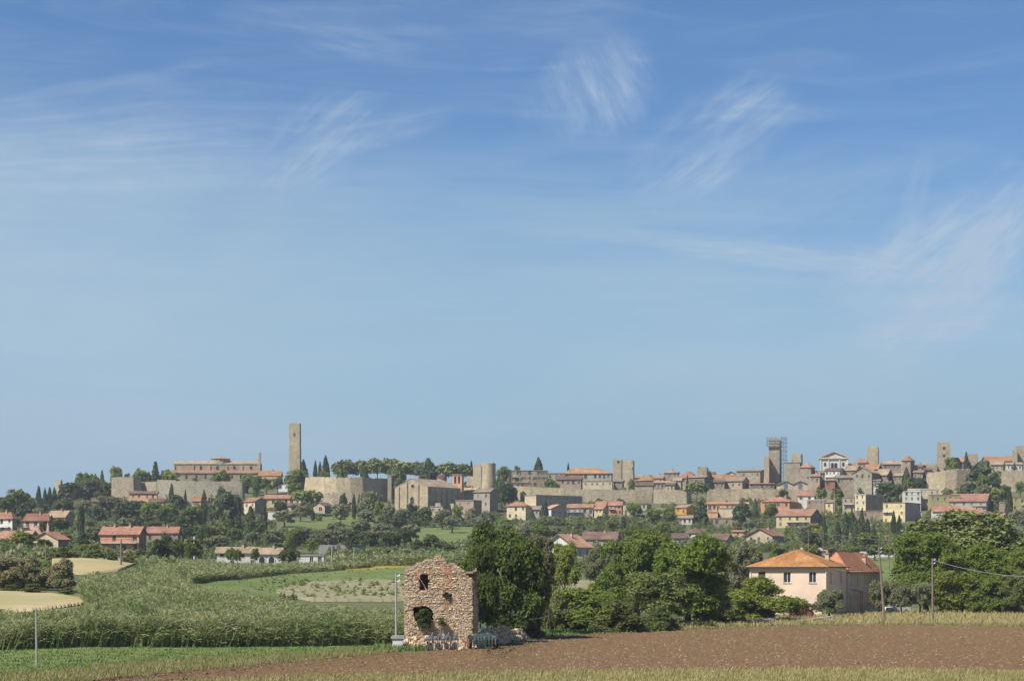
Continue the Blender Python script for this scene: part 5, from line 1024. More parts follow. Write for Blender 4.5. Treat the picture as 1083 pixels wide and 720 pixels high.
# rubble heap at its foot and right of it
def rubble(name, label, x0, x1, yb0, yb1, Yc, n, hmax, seed):
    rg = np.random.default_rng(seed); qs = []; tn = []
    px = rg.uniform(x0, x1, n); t = (px - x0) / (x1 - x0); Yc = Yc if not isinstance(Yc, tuple) else Yc[0] + (Yc[1] - Yc[0]) * t; prof = np.interp(t, [0, .15, .5, .8, 1], [.25, .9, 1, .7, .15])
    dep = rg.uniform(-1.0, 1.6, n); X = (px - CX) * Yc / F; Yw = Yc + dep
    hz = gz(X, Yw) + rg.uniform(0, 1, n) ** 1.2 * hmax * prof * np.clip(1 - np.abs(dep - .6) / 2.4, .1, 1); s = rg.uniform(.06, .22, n)
    for i in range(n):
        c = np.array((X[i], Yw[i], hz[i])); d = rg.normal(size=(8, 3)) * .12 * s[i]
        cb = np.array([(a, b, e) for a in (-1, 1) for b in (-1, 1) for e in (-1, 1)], float) * s[i] * np.array((1, .8, .6)) + d; an = rg.uniform(0, 6.3)
        ca, sa = math.cos(an), math.sin(an); cb = np.stack([cb[:, 0] * ca - cb[:, 1] * sa, cb[:, 0] * sa + cb[:, 1] * ca, cb[:, 2]], 1) + c
        for f in ((0, 4, 5, 1), (4, 6, 7, 5), (6, 2, 3, 7), (2, 0, 1, 3), (1, 5, 7, 3)): qs.append(cb[list(f)]); 
        k = rg.uniform(.5, 1.15); tn += [(k, k * .93, k * .85)] * 5
    o = link(bpy.data.objects.new(name, quads_mesh(name, np.array(qs), ST, np.array(tn)))); return tag(o, label, 'rubble', kind='stuff')
rubble('rubble', 'fallen stones heaped along the foot of the roofless ruin', 418, 503, 0, 0, 164.6, 1500, 1.1, 5)
rubble('rubble', 'heap of fallen pale stones under the big dark tree right of the ruin', 501, 562, 0, 0, (168, 184), 1800, 1.7, 6)

# concrete pedestal and pole at the ruin's left corner
c = PT(421, 688, 163); t = empty('concrete_pedestal', (c.x, c.y, G(c.x, c.y))); tag(t, 'squat whitish concrete pedestal with a flat slab at the left corner of the roofless ruin', 'pedestal')
mb = MB(); mb.box(-.45, .42, -.4, .4, -.3, .95); mb.build('body', CONCW, t); mb = MB(); mb.box(-.6, .58, -.5, .5, .953, 1.12); mb.box(-.5, .5, -.42, .42, 1.123, 1.2); mb.build('slab', CONC, t)
def pole(name, label, px, py0, py1, Y, r=.10, lean=0, m=None, arms=False, cat='utility pole', dy=0):
    c = PT(px, py1, Y); z0 = min(c.z, G(c.x, Y)) - .4; t = empty(name, (c.x, Y, z0)); tag(t, label, cat, None); h = (HZ - py0) * Y / F - z0
    lx = lean * Y / F; mb = MB(); mb.tube([(0, 0, 0), (lx * .5, 0, h * .5), (lx, 0, h)], [r * 1.25, r * 1.08, r * .85], 8); mb.build('post', m or CONC, t)
    if arms:
        mb = MB(); 
        for dz in (.25, .7): mb.bar((lx, 0, h - dz), (lx + .3, -.1, h - dz + .05), .03, n=5); mb.bar((lx + .3, -.1, h - dz + .05), (lx + .3, -.1, h - dz + .2), .06, n=6)
        mb.build('insulator', WHITEP, t)
    return t, Vector((c.x + lx, Y, z0 + h))
_, pA = pole('utility_pole', 'slim pale concrete pole standing just left of the roofless ruin', 419, 606, 684, 163.5, .085, arms=True)
pole('vineyard_post', 'thin grey concrete post standing alone in the green field at the far left', 39, 643, 707, 133, .07, lean=-.8, cat='post')
_, pB = pole('utility_pole', 'leaning grey wooden pole in front of the right end of the big peach farmhouse', 936, 578, 659, 243, .14, lean=-6.5, m=WOODP, arms=True)
_, pC = pole('utility_pole', 'straight brown wooden pole in the dry grass before the big trees on the right', 986.5, 590, 658, 243, .12, m=WOODP, lean=-.3, arms=True)
pole('utility_pole', 'short dark pole standing in the pale stubble in front of the orange balcony house', 128, 570, 594, 350, .16, m=WOODP)
pole('utility_pole', 'whitish pole beside the dark trees above the reeds, left of the white farmhouse', 205.5, 567, 590, 470, .25, m=CONCW)
pole('utility_pole', 'thin pole behind the blossoming bushes at the far left', 48.5, 574, 592, 330, .12, m=WOODP)
pole('utility_pole', 'grey pole left of the big peach farmhouse among the trees', 788, 570, 585, 420, .12, m=WOODP)
_, pD = pole('utility_pole', 'grey pole behind the left slope of the big peach farmhouse roof', 855, 559, 583, 410, .11, m=WOODP)
pole('utility_pole', 'thin pole behind the ridge of the big peach farmhouse', 870.5, 560, 583, 408, .09, m=WOODP)
_, pE = pole('utility_pole', 'thin grey pole above the white road parapet, left of the big right-hand trees', 940.5, 561, 584, 430, .11, m=WOODP)
for i, (px, py0, py1) in enumerate(((351, 578, 592), (374.5, 580, 594))): pole('vineyard_post', ('left' if i == 0 else 'right') + ' one of two thin posts in the hedge row above the flower strip', px, py0, py1, 440, .12, m=CONC, cat='post', )
pole('street_lamp', 'thin lamp post between the square brown apartment house and the cypresses', 677 + 205.5, 521, 533, 850, .15)
def wire(label, A, B, sag, r=.035):
    mb = MB(); A = Vector(A); B = Vector(B); n = 14; pts = [A.lerp(B, i / n) - Vector((0, 0, sag * 4 * (i / n) * (1 - i / n))) for i in range(n + 1)]
    c = pts[0].copy(); mb.tube([p - c for p in pts], [r] * (n + 1), 5); o = mb.build('overhead_cable', METAL if r < .019 else CONC); o.location = c; return tag(o, label, 'cable')
fc = mw(r1) @ Vector((0, -.6, H - .3))
wire('long sagging cable from the ruin pole to the big peach farmhouse corner', pA, fc, 2.2, .018)
fr = mw(r1) @ Vector((W + .6, 4, H - .3)); wire('cable from the farmhouse eave to the leaning wooden pole', fr, pB - Vector((0, 0, 2.6)), .5, .02)
wire('cable falling from the straight brown pole to the right edge of the photo', pC - Vector((0, 0, .2)), PT(1110, 610, 225), .6, .022)
wire('thin cable crossing in front of the slope between the poles above the farmhouse', pD - Vector((0, 0, .5)), PT(1010, 575, 400), .5, .028)
wire('thin cable running from the low hedge up to the broadleaf bushes right of the ruin', PT(560, 655, 175), PT(616, 639, 200), .2, .02)

# ------------------------------------------------------------------ machines and small things
def wheel(parent, c, r, w, axis=(0, 1, 0), rimm=None, name='wheel'):
    ax = Vector(axis).normalized(); mb = MB(); c = Vector(c); mb.bar(c - ax * w / 2, c + ax * w / 2, r, n=20); o = mb.build(name, RUBBER, parent)
    mb = MB(); mb.bar(c - ax * (w / 2 + .02), c + ax * (w / 2 + .02), r * .55, n=16); mb.build('rim', rimm or RUST, o); return o
def implement(label, px, py, Y, yaw, m1, m2, L, seed, big=False):
    c = PT(px, py, Y); t = empty('cultivator', (c.x, Y, G(c.x, Y)), yaw); tag(t, label, 'farm implement'); rg = random.Random(seed); t.scale = (1, 1.1, 1.35)
    mb = MB()
    for y in (-.7, 0, .7): mb.bar((-L / 2, y, .72), (L / 2, y, .72), .06, n=4)
    for x in np.linspace(-L / 2, L / 2, 5): mb.bar((x, -.75, .74), (x, .75, .74), .05, n=4)
    mb.bar((-.45, 0, .74), (0, -.1, 1.5), .06, n=4); mb.bar((.45, 0, .74), (0, -.1, 1.5), .06, n=4); mb.bar((0, .7, .74), (0, -.1, 1.5), .05, n=4)
    mb.build('frame', m1, t)
    n = int(L / .28)
    for y in (-.7, 0, .7):
        for i in range(n):
            x = -L / 2 + .14 + (L - .28) * i / (n - 1) + (.1 if y == 0 else 0); mb = MB(); j = rg.uniform(-.04, .04)
            mb.tube([(x, y, .74), (x + j, y - .16, .9), (x + j, y - .34, .62), (x + j, y - .22, .28), (x + j, y - .02, .05)], [.03, .03, .03, .025, .02], 5); mb.build('tine', m2, t)
    if big:
        for s in (-1, 1): wheel(t, (s * (L / 2 + .1), -.2, .48), .5, .22, (1, 0, 0), REDP)
        mb = MB(); mb.box(-L * .35, L * .3, -.5, .4, .8, 1.02); mb.bar((-L / 2, -.4, .8), (L * .2, .2, 1.35), .06, n=4); mb.bar((L / 2, -.4, .8), (-L * .1, .3, 1.3), .06, n=4); mb.build('upper_bracing', m1, t)
    else:
        for k in range(4): mb = MB(); x = -L / 2 + L * (k + .5) / 4; mb.bar((x, -.8, .35), (x, -.74, .35), .22, n=14); mb.build('disc', METAL, t)
        mb = MB(); 
        for k in range(4): x = -L / 2 + L * (k + .5) / 4; mb.bar((x, -.6, .75), (x + .35, .5, 1.15), .05, n=4); mb.box(x, x + .3, -.2, .2, .78, 1.0)
        mb.build('upper_bracing', m1, t)
    return t
implement('rusty blue-grey cultivator with many tines parked in front of the roofless ruin', 467, 685, 160.5, .12, BLUEG, BLUEG, 2.75, 1)
implement('faded teal-green farm implement with a dark wheel, right-hand one beside the ruin corner', 510, 681, 162.5, .25, TEAL, TEAL, 2.1, 2, True)
# tractor
c = PT(849, 651, 262); t = empty('tractor', (c.x, c.y, G(c.x, c.y)), .15); tag(t, 'small red tractor with a white sunshade roof parked beside the peach farmhouse wall', 'tractor')
mb = MB(); mb.box(-1.9, -.3, -.38, .38, .75, 1.3); mb.box(-1.97, -1.9, -.33, .33, .78, 1.22); mb.build('hood', REDP, t)
mb = MB(); mb.box(-1.8, 1.0, -.22, .22, .45, .75); mb.build('chassis', METAL, t)
for s in (-1, 1):
    wheel(t, (.65, s * .72, .68), .68, .36, (0, 1, 0), REDP); wheel(t, (-1.45, s * .6, .38), .38, .24, (0, 1, 0), REDP)
    mb = MB(); mb.box(.05, 1.25, s * .72 - .2, s * .72 + .2, 1.40, 1.47); mb.box(.0, .06, s * .72 - .2, s * .72 + .2, 1.1, 1.40); mb.build('mudguard', REDP, t)
mb = MB(); mb.box(.3, .8, -.25, .25, .95, 1.08); mb.box(.76, .84, -.25, .25, 1.08, 1.5); mb.build('seat', RUBBER, t)
mb = MB(); mb.bar((-.25, 0, 1.2), (-.02, 0, 1.5), .025); mb.bar((-.03, 0, 1.49), (-.0, 0, 1.53), .2, n=14); mb.build('steering_wheel', METAL, t)
for x, y in ((-.25, -.5), (-.25, .5), (1.0, -.5), (1.0, .5)): mb = MB(); mb.bar((x, y, 1.0), (x, y, 2.2), .03); mb.build('canopy_post', METAL, t)
mb = MB(); mb.box(-.9, 1.3, -.75, .75, 2.2, 2.28); mb.box(-.8, 1.2, -.65, .65, 2.283, 2.36); mb.build('canopy', WHITEP, t)
# red trailer frame and gas tanks beside it
c = PT(838.5, 651, 258); t = empty('seed_drill', (c.x, c.y, G(c.x, c.y)), .1); tag(t, 'small red seed hopper on wheels left of the red tractor', 'farm implement'); t.scale = (.7, .7, .7)
mb = MB(); mb.poly([(-.8, -.4, .9), (.5, -.4, .9), (.5, .4, .9), (-.8, .4, .9)]); mb.box(-.7, .4, -.3, .3, .45, .9); mb.box(-.8, .5, -.4, .4, .903, .96); mb.build('hopper', REDP, t)
for s in (-1, 1): wheel(t, (s * .7 - .1, 0, .35), .35, .12, (1, 0, 0))
# cars
def car(label, px, py, Y, rz, m, L=4.0):
    c = PT(px, py, Y); t = empty('parked_car', (c.x, c.y, G(c.x, c.y)), rz); tag(t, label, 'car'); w = .83; h = L / 2
    pr = [(-h, .35), (-h, .78), (-h * .93, .9), (-h * .45, .96), (-h * .20, 1.36), (h * .45, 1.42), (h * .85, 1.0), (h, .92), (h, .35)]
    mb = MB(); top = [(x, z) for x, z in pr]
    for s in (-1, 1):
        q = [(x, s * (w if z < 1.1 else w * .8), z) for x, z in top]; mb.poly(q if s < 0 else list(reversed(q)))
    for a, b in zip(top, top[1:] + top[:1]):
        wa, wb_ = (w if a[1] < 1.1 else w * .8), (w if b[1] < 1.1 else w * .8); mb.poly([(a[0], -wa, a[1]), (a[0], wa, a[1]), (b[0], wb_, b[1]), (b[0], -wb_, b[1])])
    mb.build('body', m, t)
    mb = MB()
    for s in (-1, 1):
        q = [(-h * .36, s * (w + .01), .98), (-h * .17, s * w * .84, 1.30), (h * .42, s * w * .84, 1.35), (h * .66, s * (w + .01), 1.0)]; mb.poly(q if s < 0 else list(reversed(q)))
    mb.poly([(-h * .44, -w * .85, 1.0), (-h * .22, -w * .74, 1.34), (-h * .22, w * .74, 1.34), (-h * .44, w * .85, 1.0)]); mb.poly([(h * .84, -w * .8, 1.03), (h * .84, w * .8, 1.03), (h * .49, w * .7, 1.39), (h * .49, -w * .7, 1.39)])
    o = mb.build('windows', PANE, t); o.location = (0, 0, .012)
    for x in (-h * .62, h * .62):
        for s in (-1, 1): wheel(t, (x, s * .76, .31), .31, .2, (0, 1, 0), CONC)
    for s in (-1, 1): mb = MB(); mb.box(-h - .02, -h + .05, s * .55 - .15, s * .55 + .15, .62, .76); mb.build('headlight', GLASSB, t)
    return t
car('white car half hidden under the silvery olives right of the peach farmhouse', 948, 647, 294, .4, WHITEP)
car('dark blue car almost swallowed by the reeds on the left', 155.5, 621, 246, .5, DPAINT, 3.6)
car('white car under the trees below the ochre-yellow house', 697, 554, 790, .3, WHITEP)
car('white car parked between cypresses below the bright yellow apartment house', 915, 554, 800, 0, WHITEP)
# irrigation pipes and trestle at the edge of the ploughed field
c = PT(787, 663, 232); t = empty('pipe_stack', (c.x, c.y, G(c.x, c.y)), .12); tag(t, 'stack of long grey irrigation pipes lying at the edge of the ploughed field', 'pipes')
for i in range(6): mb = MB(); y = i * .22; z = .08 + (i % 3) * .13; mb.bar((-3.2 + i * .25, y, z), (3.0 + i * .3, y, z + (.55 if i % 2 else .15)), .07, n=8); mb.build('pipe', CONC, t)
c = PT(866, 658, 240); t = empty('irrigation_trestle', (c.x, c.y, G(c.x, c.y)), .2); tag(t, 'long low ladder-like metal trestle lying in the dry grass before the peach farmhouse', 'trestle')
mb = MB(); mb.bar((-2.6, 0, .35), (2.1, 0, .95), .05); mb.bar((-2.6, .5, .35), (2.1, .5, .95), .05); mb.build('rail', CONC, t)
for i in range(6): mb = MB(); x = -2.5 + i * .9; z = .35 + (x + 2.6) * .128; mb.bar((x, 0, z), (x, .5, z), .035); mb.build('rung', CONC, t)
for x, z in ((-2.4, .36), (1.9, .92), (1.4, .86)): mb = MB(); mb.bar((x, 0, 0), (x, 0, z), .05); mb.bar((x, .5, 0), (x, .5, z), .05); mb.build('leg', CONC, t)
for i, (px, s) in enumerate(((897, 'left'), (910, 'right'))):
    c = PT(px, 659, 241); mb = MB(); mb.bar((0, 0, 0), (0, 0, .42), .16, .2, n=12); mb.bar((0, 0, .423), (0, 0, .45), .22, n=12); o = mb.build('white_bucket', WHITEP, loc=(c.x, c.y, G(c.x, c.y))); tag(o, s + ' of two white plastic tubs at the edge of the ploughed field', 'tub', 'white tubs at the field edge')
for i, (px, s) in enumerate(((662, 'left'), (670.5, 'right'))):      # garden chairs under the bushes
    c = PT(px, 667, 209); t = empty('garden_chair', (c.x, c.y, G(c.x, c.y)), .4 - i * .9); tag(t, s + ' one of two white plastic garden chairs under the bushes', 'chair', 'white garden chairs')
    mb = MB(); mb.box(-.27, .27, -.25, .25, .42, .46); mb.build('seat', WHITEP, t); mb = MB(); mb.box(-.27, .27, .25, .29, .46, .9); mb.build('backrest', WHITEP, t)
    for x in (-.25, .25):
        for y in (-.23, .23): mb = MB(); mb.box(x - .03, x + .03, y - .03, y + .03, 0, .417); mb.build('leg', WHITEP, t)
# row of low white stakes with a rail in the green field
c = PT(334, 681, 172); t = empty('low_rail_fence', (c.x, c.y, G(c.x, c.y))); tag(t, 'low pale rail on short crossed stakes in the green field left of the ruin', 'fence')
e = PT(415, 677, 174); dv = Vector((e.x - c.x, e.y - c.y, 0)); mb = MB(); mb.bar((0, 0, .75), (dv.x, dv.y, .75), .03, n=5); mb.bar((0, 0, .2), (dv.x, dv.y, .2), .025, n=5); mb.build('rail', CONCW, t)
for i in range(11):
    p = dv * (i / 10); mb = MB(); mb.bar(p + Vector((-.15, 0, -.1)), p + Vector((.12, 0, .95)), .03, n=5); mb.bar(p + Vector((.15, .05, -.1)), p + Vector((-.12, .05, .85)), .025, n=5); mb.build('stake', CONCW, t)
c = PT(302, 681, 171); mb = MB(); mb.bar((0, 0, 0), (0, 0, .5), .2, .14, n=10); mb.bar((0, 0, .503), (0, 0, .6), .08, n=8); o = mb.build('water_valve', WHITEP, loc=(c.x, c.y, G(c.x, c.y))); tag(o, 'small white irrigation valve standing in the green field', 'valve')
c = PT(75, 588, 350)
# ------------------------------------------------------------------ foliage
def unit(v): return v / np.maximum(np.linalg.norm(v, axis=1, keepdims=True), 1e-9)
def leaf_quads(C, Nrm, size, rg, aspect=1.5, spread=0.9):
    """one quad per centre, facing roughly along Nrm"""
    n = len(C); Nn = unit(Nrm + rg.normal(size=(n, 3)) * spread); A = unit(np.cross(Nn, rg.normal(size=(n, 3)))); B = np.cross(Nn, A)
    s = size * rg.uniform(.6, 1.35, n)[:, None]; a = A * s * aspect / 2; b = B * s / 2
    return np.stack([C - a, C - b * .9, C + a, C + b * .9], 1)          # a diamond: leaf-shaped
def crown(kind, n, size, seed, clump=0.0):
    """foliage of a unit tree: x, y in -.5...5, z from 0 to 1 (base of the crown to its top)"""
    rg = np.random.default_rng(seed)
    def lobes(cs, rs, n, flat=1.0):
        w = rs ** 2; w = w / w.sum(); k = rg.choice(len(cs), n, p=w); d = unit(rg.normal(size=(n, 3))); d[:, 2] = np.where(d[:, 2] < -.35, -d[:, 2], d[:, 2])
        r = rs[k] * rg.uniform(.72, 1.06, n); P = cs[k] + d * r[:, None] * np.array((1, 1, flat)); return P, d
    if kind == 'broad':
        m = 26; a = rg.uniform(0, 2 * np.pi, m); h = rg.uniform(.18, .86, m); rad = .34 * np.sqrt(np.clip(1 - ((h - .45) / .56) ** 2, .05, 1)) * rg.uniform(.55, 1.05, m)
        cs = np.stack([np.cos(a) * rad, np.sin(a) * rad, h], 1); rs = rg.uniform(.10, .19, m); cs = np.vstack([cs, [[0, 0, .45], [0, 0, .62]]]); rs = np.append(rs, [.27, .24])
        P, d = lobes(cs, rs, n)
    elif kind == 'tall':
        m = 30; a = rg.uniform(0, 2 * np.pi, m); h = rg.uniform(.10, .90, m); rad = .33 * np.clip(1 - ((h - .45) / .62) ** 2, .05, 1) ** .5 * rg.uniform(.5, 1.05, m)
        cs = np.stack([np.cos(a) * rad, np.sin(a) * rad, h], 1); rs = rg.uniform(.07, .15, m); cs = np.vstack([cs, [[0, 0, .4], [0, 0, .6]]]); rs = np.append(rs, [.24, .2])
        P, d = lobes(cs, rs, n)
    elif kind == 'round':
        m = 40; d0 = unit(rg.normal(size=(m, 3))); d0[:, 2] = np.abs(d0[:, 2]); cs = d0 * .36 * np.array((1, 1, 1.75)) * rg.uniform(.85, 1.05, m)[:, None] + (0, 0, .15); rs = rg.uniform(.09, .14, m)
        cs = np.vstack([cs, [[0, 0, .42]]]); rs = np.append(rs, [.34]); P, d = lobes(cs, rs, n)
    elif kind == 'bush':
        m = 38; a = rg.uniform(0, 2 * np.pi, m); rad = rg.uniform(.05, .40, m); h = rg.uniform(.02, .86, m) * (1 - rad * .8) * np.where(rad > .24, .62, 1); cs = np.stack([np.cos(a) * rad, np.sin(a) * rad, h], 1); rs = rg.uniform(.10, .18, m); P, d = lobes(cs, rs, n)
        P[:, 2] = np.clip(P[:, 2], 0.0, 2)
    elif kind == 'cypress':
        t = rg.uniform(0, 1, n) ** .85; r = .5 * np.clip(np.sin(np.pi * np.clip(t * .86 + .12, 0, 1)), 0, 1) ** .8 * (1 - t * .25); a = rg.uniform(0, 2 * np.pi, n); r = r * (1 + .16 * np.sin(3 * a + 9 * t + seed) + .10 * np.sin(7 * a - 23 * t)) * rg.uniform(.75, 1.05, n)
        P = np.stack([np.cos(a) * r, np.sin(a) * r, t], 1); d = unit(np.stack([np.cos(a), np.sin(a), np.full(n, .5)], 1))
    elif kind == 'conifer':
        lv = 11; L = rg.integers(0, lv, n); t = (L + rg.uniform(0, 1, n) ** 1.7 * .75) / lv; a = rg.uniform(0, 2 * np.pi, n); nb = 7
        br = .5 * (1 - L / lv) ** .8 * (1 + .3 * np.cos(nb * a + L * 1.7 + seed)) * rg.uniform(.8, 1.1, n); r = br * rg.uniform(.35, 1, n) ** .6
        P = np.stack([np.cos(a) * r, np.sin(a) * r, np.clip(t * .95 + .05 - r * .12, 0, 1)], 1); d = unit(np.stack([np.cos(a), np.sin(a), np.full(n, .8)], 1))
    elif kind == 'umbrella':
        m = 34; a = rg.uniform(0, 2 * np.pi, m); rad = .38 * rg.uniform(0, 1, m) ** .5; h = .58 - .5 * (rad / .42) ** 2 * .35 + rg.uniform(-.06, .12, m); cs = np.stack([np.cos(a) * rad * 1.12, np.sin(a) * rad * 1.12, h], 1); rs = rg.uniform(.11, .17, m)
        P, d = lobes(cs, rs, n, 2.0); P[:, 2] = np.where(P[:, 2] < .22, .22 + rg.uniform(0, .2, n), P[:, 2])
    elif kind == 'layered':
        m = 12; a = rg.uniform(0, 2 * np.pi, m); h = np.linspace(.08, .92, m); rad = .32 * (1 - h * .6) * rg.uniform(.5, 1.1, m); cs = np.stack([np.cos(a) * rad, np.sin(a) * rad, h], 1); rs = rg.uniform(.13, .22, m) * (1.1 - h * .5); P, d = lobes(cs, rs, n, .45)
    if clump:
        P0, d0 = P, d; per = 14; n0 = len(P0) // per; idx = np.repeat(np.arange(n0), per); P = P0[idx] + rg.normal(size=(len(idx), 3)) * clump * np.array((1, 1, .9)); d = d0[idx]
    sz = size
    return leaf_quads(P, d * 1.0 + np.array((0, 0, .25)), sz, rg)
CM = {}
def crown_mesh(kind, n, size, seed, mt, clump=0.0):
    key = (kind, n, size, seed, mt.name, clump)
    if key not in CM: CM[key] = quads_mesh(kind + '_foliage', crown(kind, n, size, seed, clump), mt)
    return CM[key]
TM = {}
def trunk_mesh(style, seed, mt):
    key = (style, seed, mt.name)
    if key in TM: return TM[key]
    rg = random.Random(seed); mb = MB()
    if style == 'limbs':       # unit tree: trunk base at 0, top at 1
        mb.tube([(0, 0, -.05), (.01, .0, .12), (.0, .01, .3), (.02, 0, .55), (.01, .01, .8)], [.045, .034, .028, .018, .006], 8)
        for k in range(7):
            a = k * 2.4 + rg.random(); z = .2 + .07 * k; r = .3 * rg.uniform(.7, 1.1); mb.tube([(0, 0, z), (math.cos(a) * r * .5, math.sin(a) * r * .5, z + .12), (math.cos(a) * r, math.sin(a) * r, z + .2 + rg.random() * .1)], [.018, .012, .004], 6)
    elif style == 'pine':
        mb.tube([(0, 0, -.05), (.012, 0, .3), (-.01, .01, .62)], [.034, .026, .022], 8)
        for k in range(8): a = k * 2.4; r = .34; mb.tube([(0, 0, .5 + .015 * k), (math.cos(a) * r * .5, math.sin(a) * r * .5, .68), (math.cos(a) * r, math.sin(a) * r, .80)], [.016, .011, .005], 5)
    else: mb.tube([(0, 0, -.05), (0, 0, .3), (0, 0, .85)], [.03, .022, .006], 6)
    o = mb.build('trunk', mt); me = o.data; bpy.data.objects.remove(o); TM[key] = me; return me
KIND = {   # kind: object name, category, wording, crown shape, leaf material, where the crown starts, trunk
    'broad': ('broadleaf_tree', 'tree', 'green broadleaf tree', 'broad', 'broad', .12, 'limbs'), 'dark': ('dark_broadleaf_tree', 'tree', 'dark green bushy tree', 'broad', 'dark', .10, 'limbs'),
    'olive': ('olive_tree', 'olive tree', 'silvery olive tree', 'broad', 'olive', .12, 'limbs'), 'cypress': ('cypress_tree', 'cypress', 'slender dark cypress', 'cypress', 'cypress', .03, 'plain'),
    'conifer': ('conifer_tree', 'conifer', 'dark conifer', 'conifer', 'conifer', .05, 'plain'), 'umbrella': ('umbrella_pine', 'pine tree', 'umbrella pine', 'umbrella', 'pine', .30, 'pine'),
    'holm': ('holm_oak', 'tree', 'dense blackish-green tree', 'round', 'conifer', .06, 'limbs'), 'bush': ('shrub', 'shrub', 'rounded green shrub', 'bush', 'bush', .0, 'plain'),
    'yellow': ('yellow_shrub', 'shrub', 'yellow-green shrub', 'bush', 'yellow', .0, 'plain'), 'layered': ('cedar_tree', 'cedar', 'dark layered cedar', 'layered', 'conifer', .03, 'pine'),
    'flower': ('blossoming_bush', 'shrub', 'pale blossoming bush', 'bush', 'flower', .0, 'limbs'), 'tall': ('tall_broadleaf_tree', 'tree', 'tall green tree', 'tall', 'broad', .06, 'limbs')}
TREES = []
def tree(kind, px, bot, w, h, Y=None, label=None, lod=None, leafm=None, shape=None, seed=None, group=None, words=None, cb=None, free=False):
    Y = Y or Yof(px, bot); k = Y / F; c = PT(px, bot, Y); zg = G(c.x, Y); z0 = c.z if free else min(zg, c.z); Wm, Hm = w * k, c.z + h * k - z0
    nm, cat, wd, sh, lm_, c0, tr = KIND[kind]; c0 = c0 if cb is None else cb
    seed = seed if seed is not None else R.randrange(4)
    if (shape or sh) == 'bush': tr = 'plain'
    if lod is None: lod = 'far' if Y > 640 else ('mid' if Y > 330 else 'near')
    n, size, cl = {'far': (1500, .085, 0), 'mid': (5200, .050, .02), 'near': (19000, .030, .023), 'hero': (46000, .0198, .017)}[lod]
    if kind == 'cypress': n, size = int(n * .8), size * 1.25
    if kind in ('bush', 'flower', 'yellow'): size *= 1.15
    me = crown_mesh(shape or sh, n, size, seed, LF[leafm or lm_], cl)
    root = empty(nm, (c.x, Y, z0), R.uniform(0, 6.28)); 
    tk = link(bpy.data.objects.new('trunk', trunk_mesh(tr, seed, PINEBARK if tr == 'pine' else BARK)), root); s = min(Wm, Hm) if tr != 'pine' else max(Wm * .8, Hm * .6)
    tk.scale = (Wm if tr == 'limbs' else s * .8, Wm if tr == 'limbs' else s * .8, Hm)
    cr_ = link(bpy.data.objects.new('crown', me), root); ex = 1.08; cr_.scale = (Wm * ex, Wm * ex, Hm * (1 - c0)); cr_.location = (0, 0, Hm * c0)
    root['category'] = cat; 
    if group: root['group'] = group
    if label: root['label'] = label
    TREES.append(dict(o=root, wd=words or wd, px=px, py=bot - h / 2, w=w, h=h, label=label, Y=Y)); return root
t_ = tree
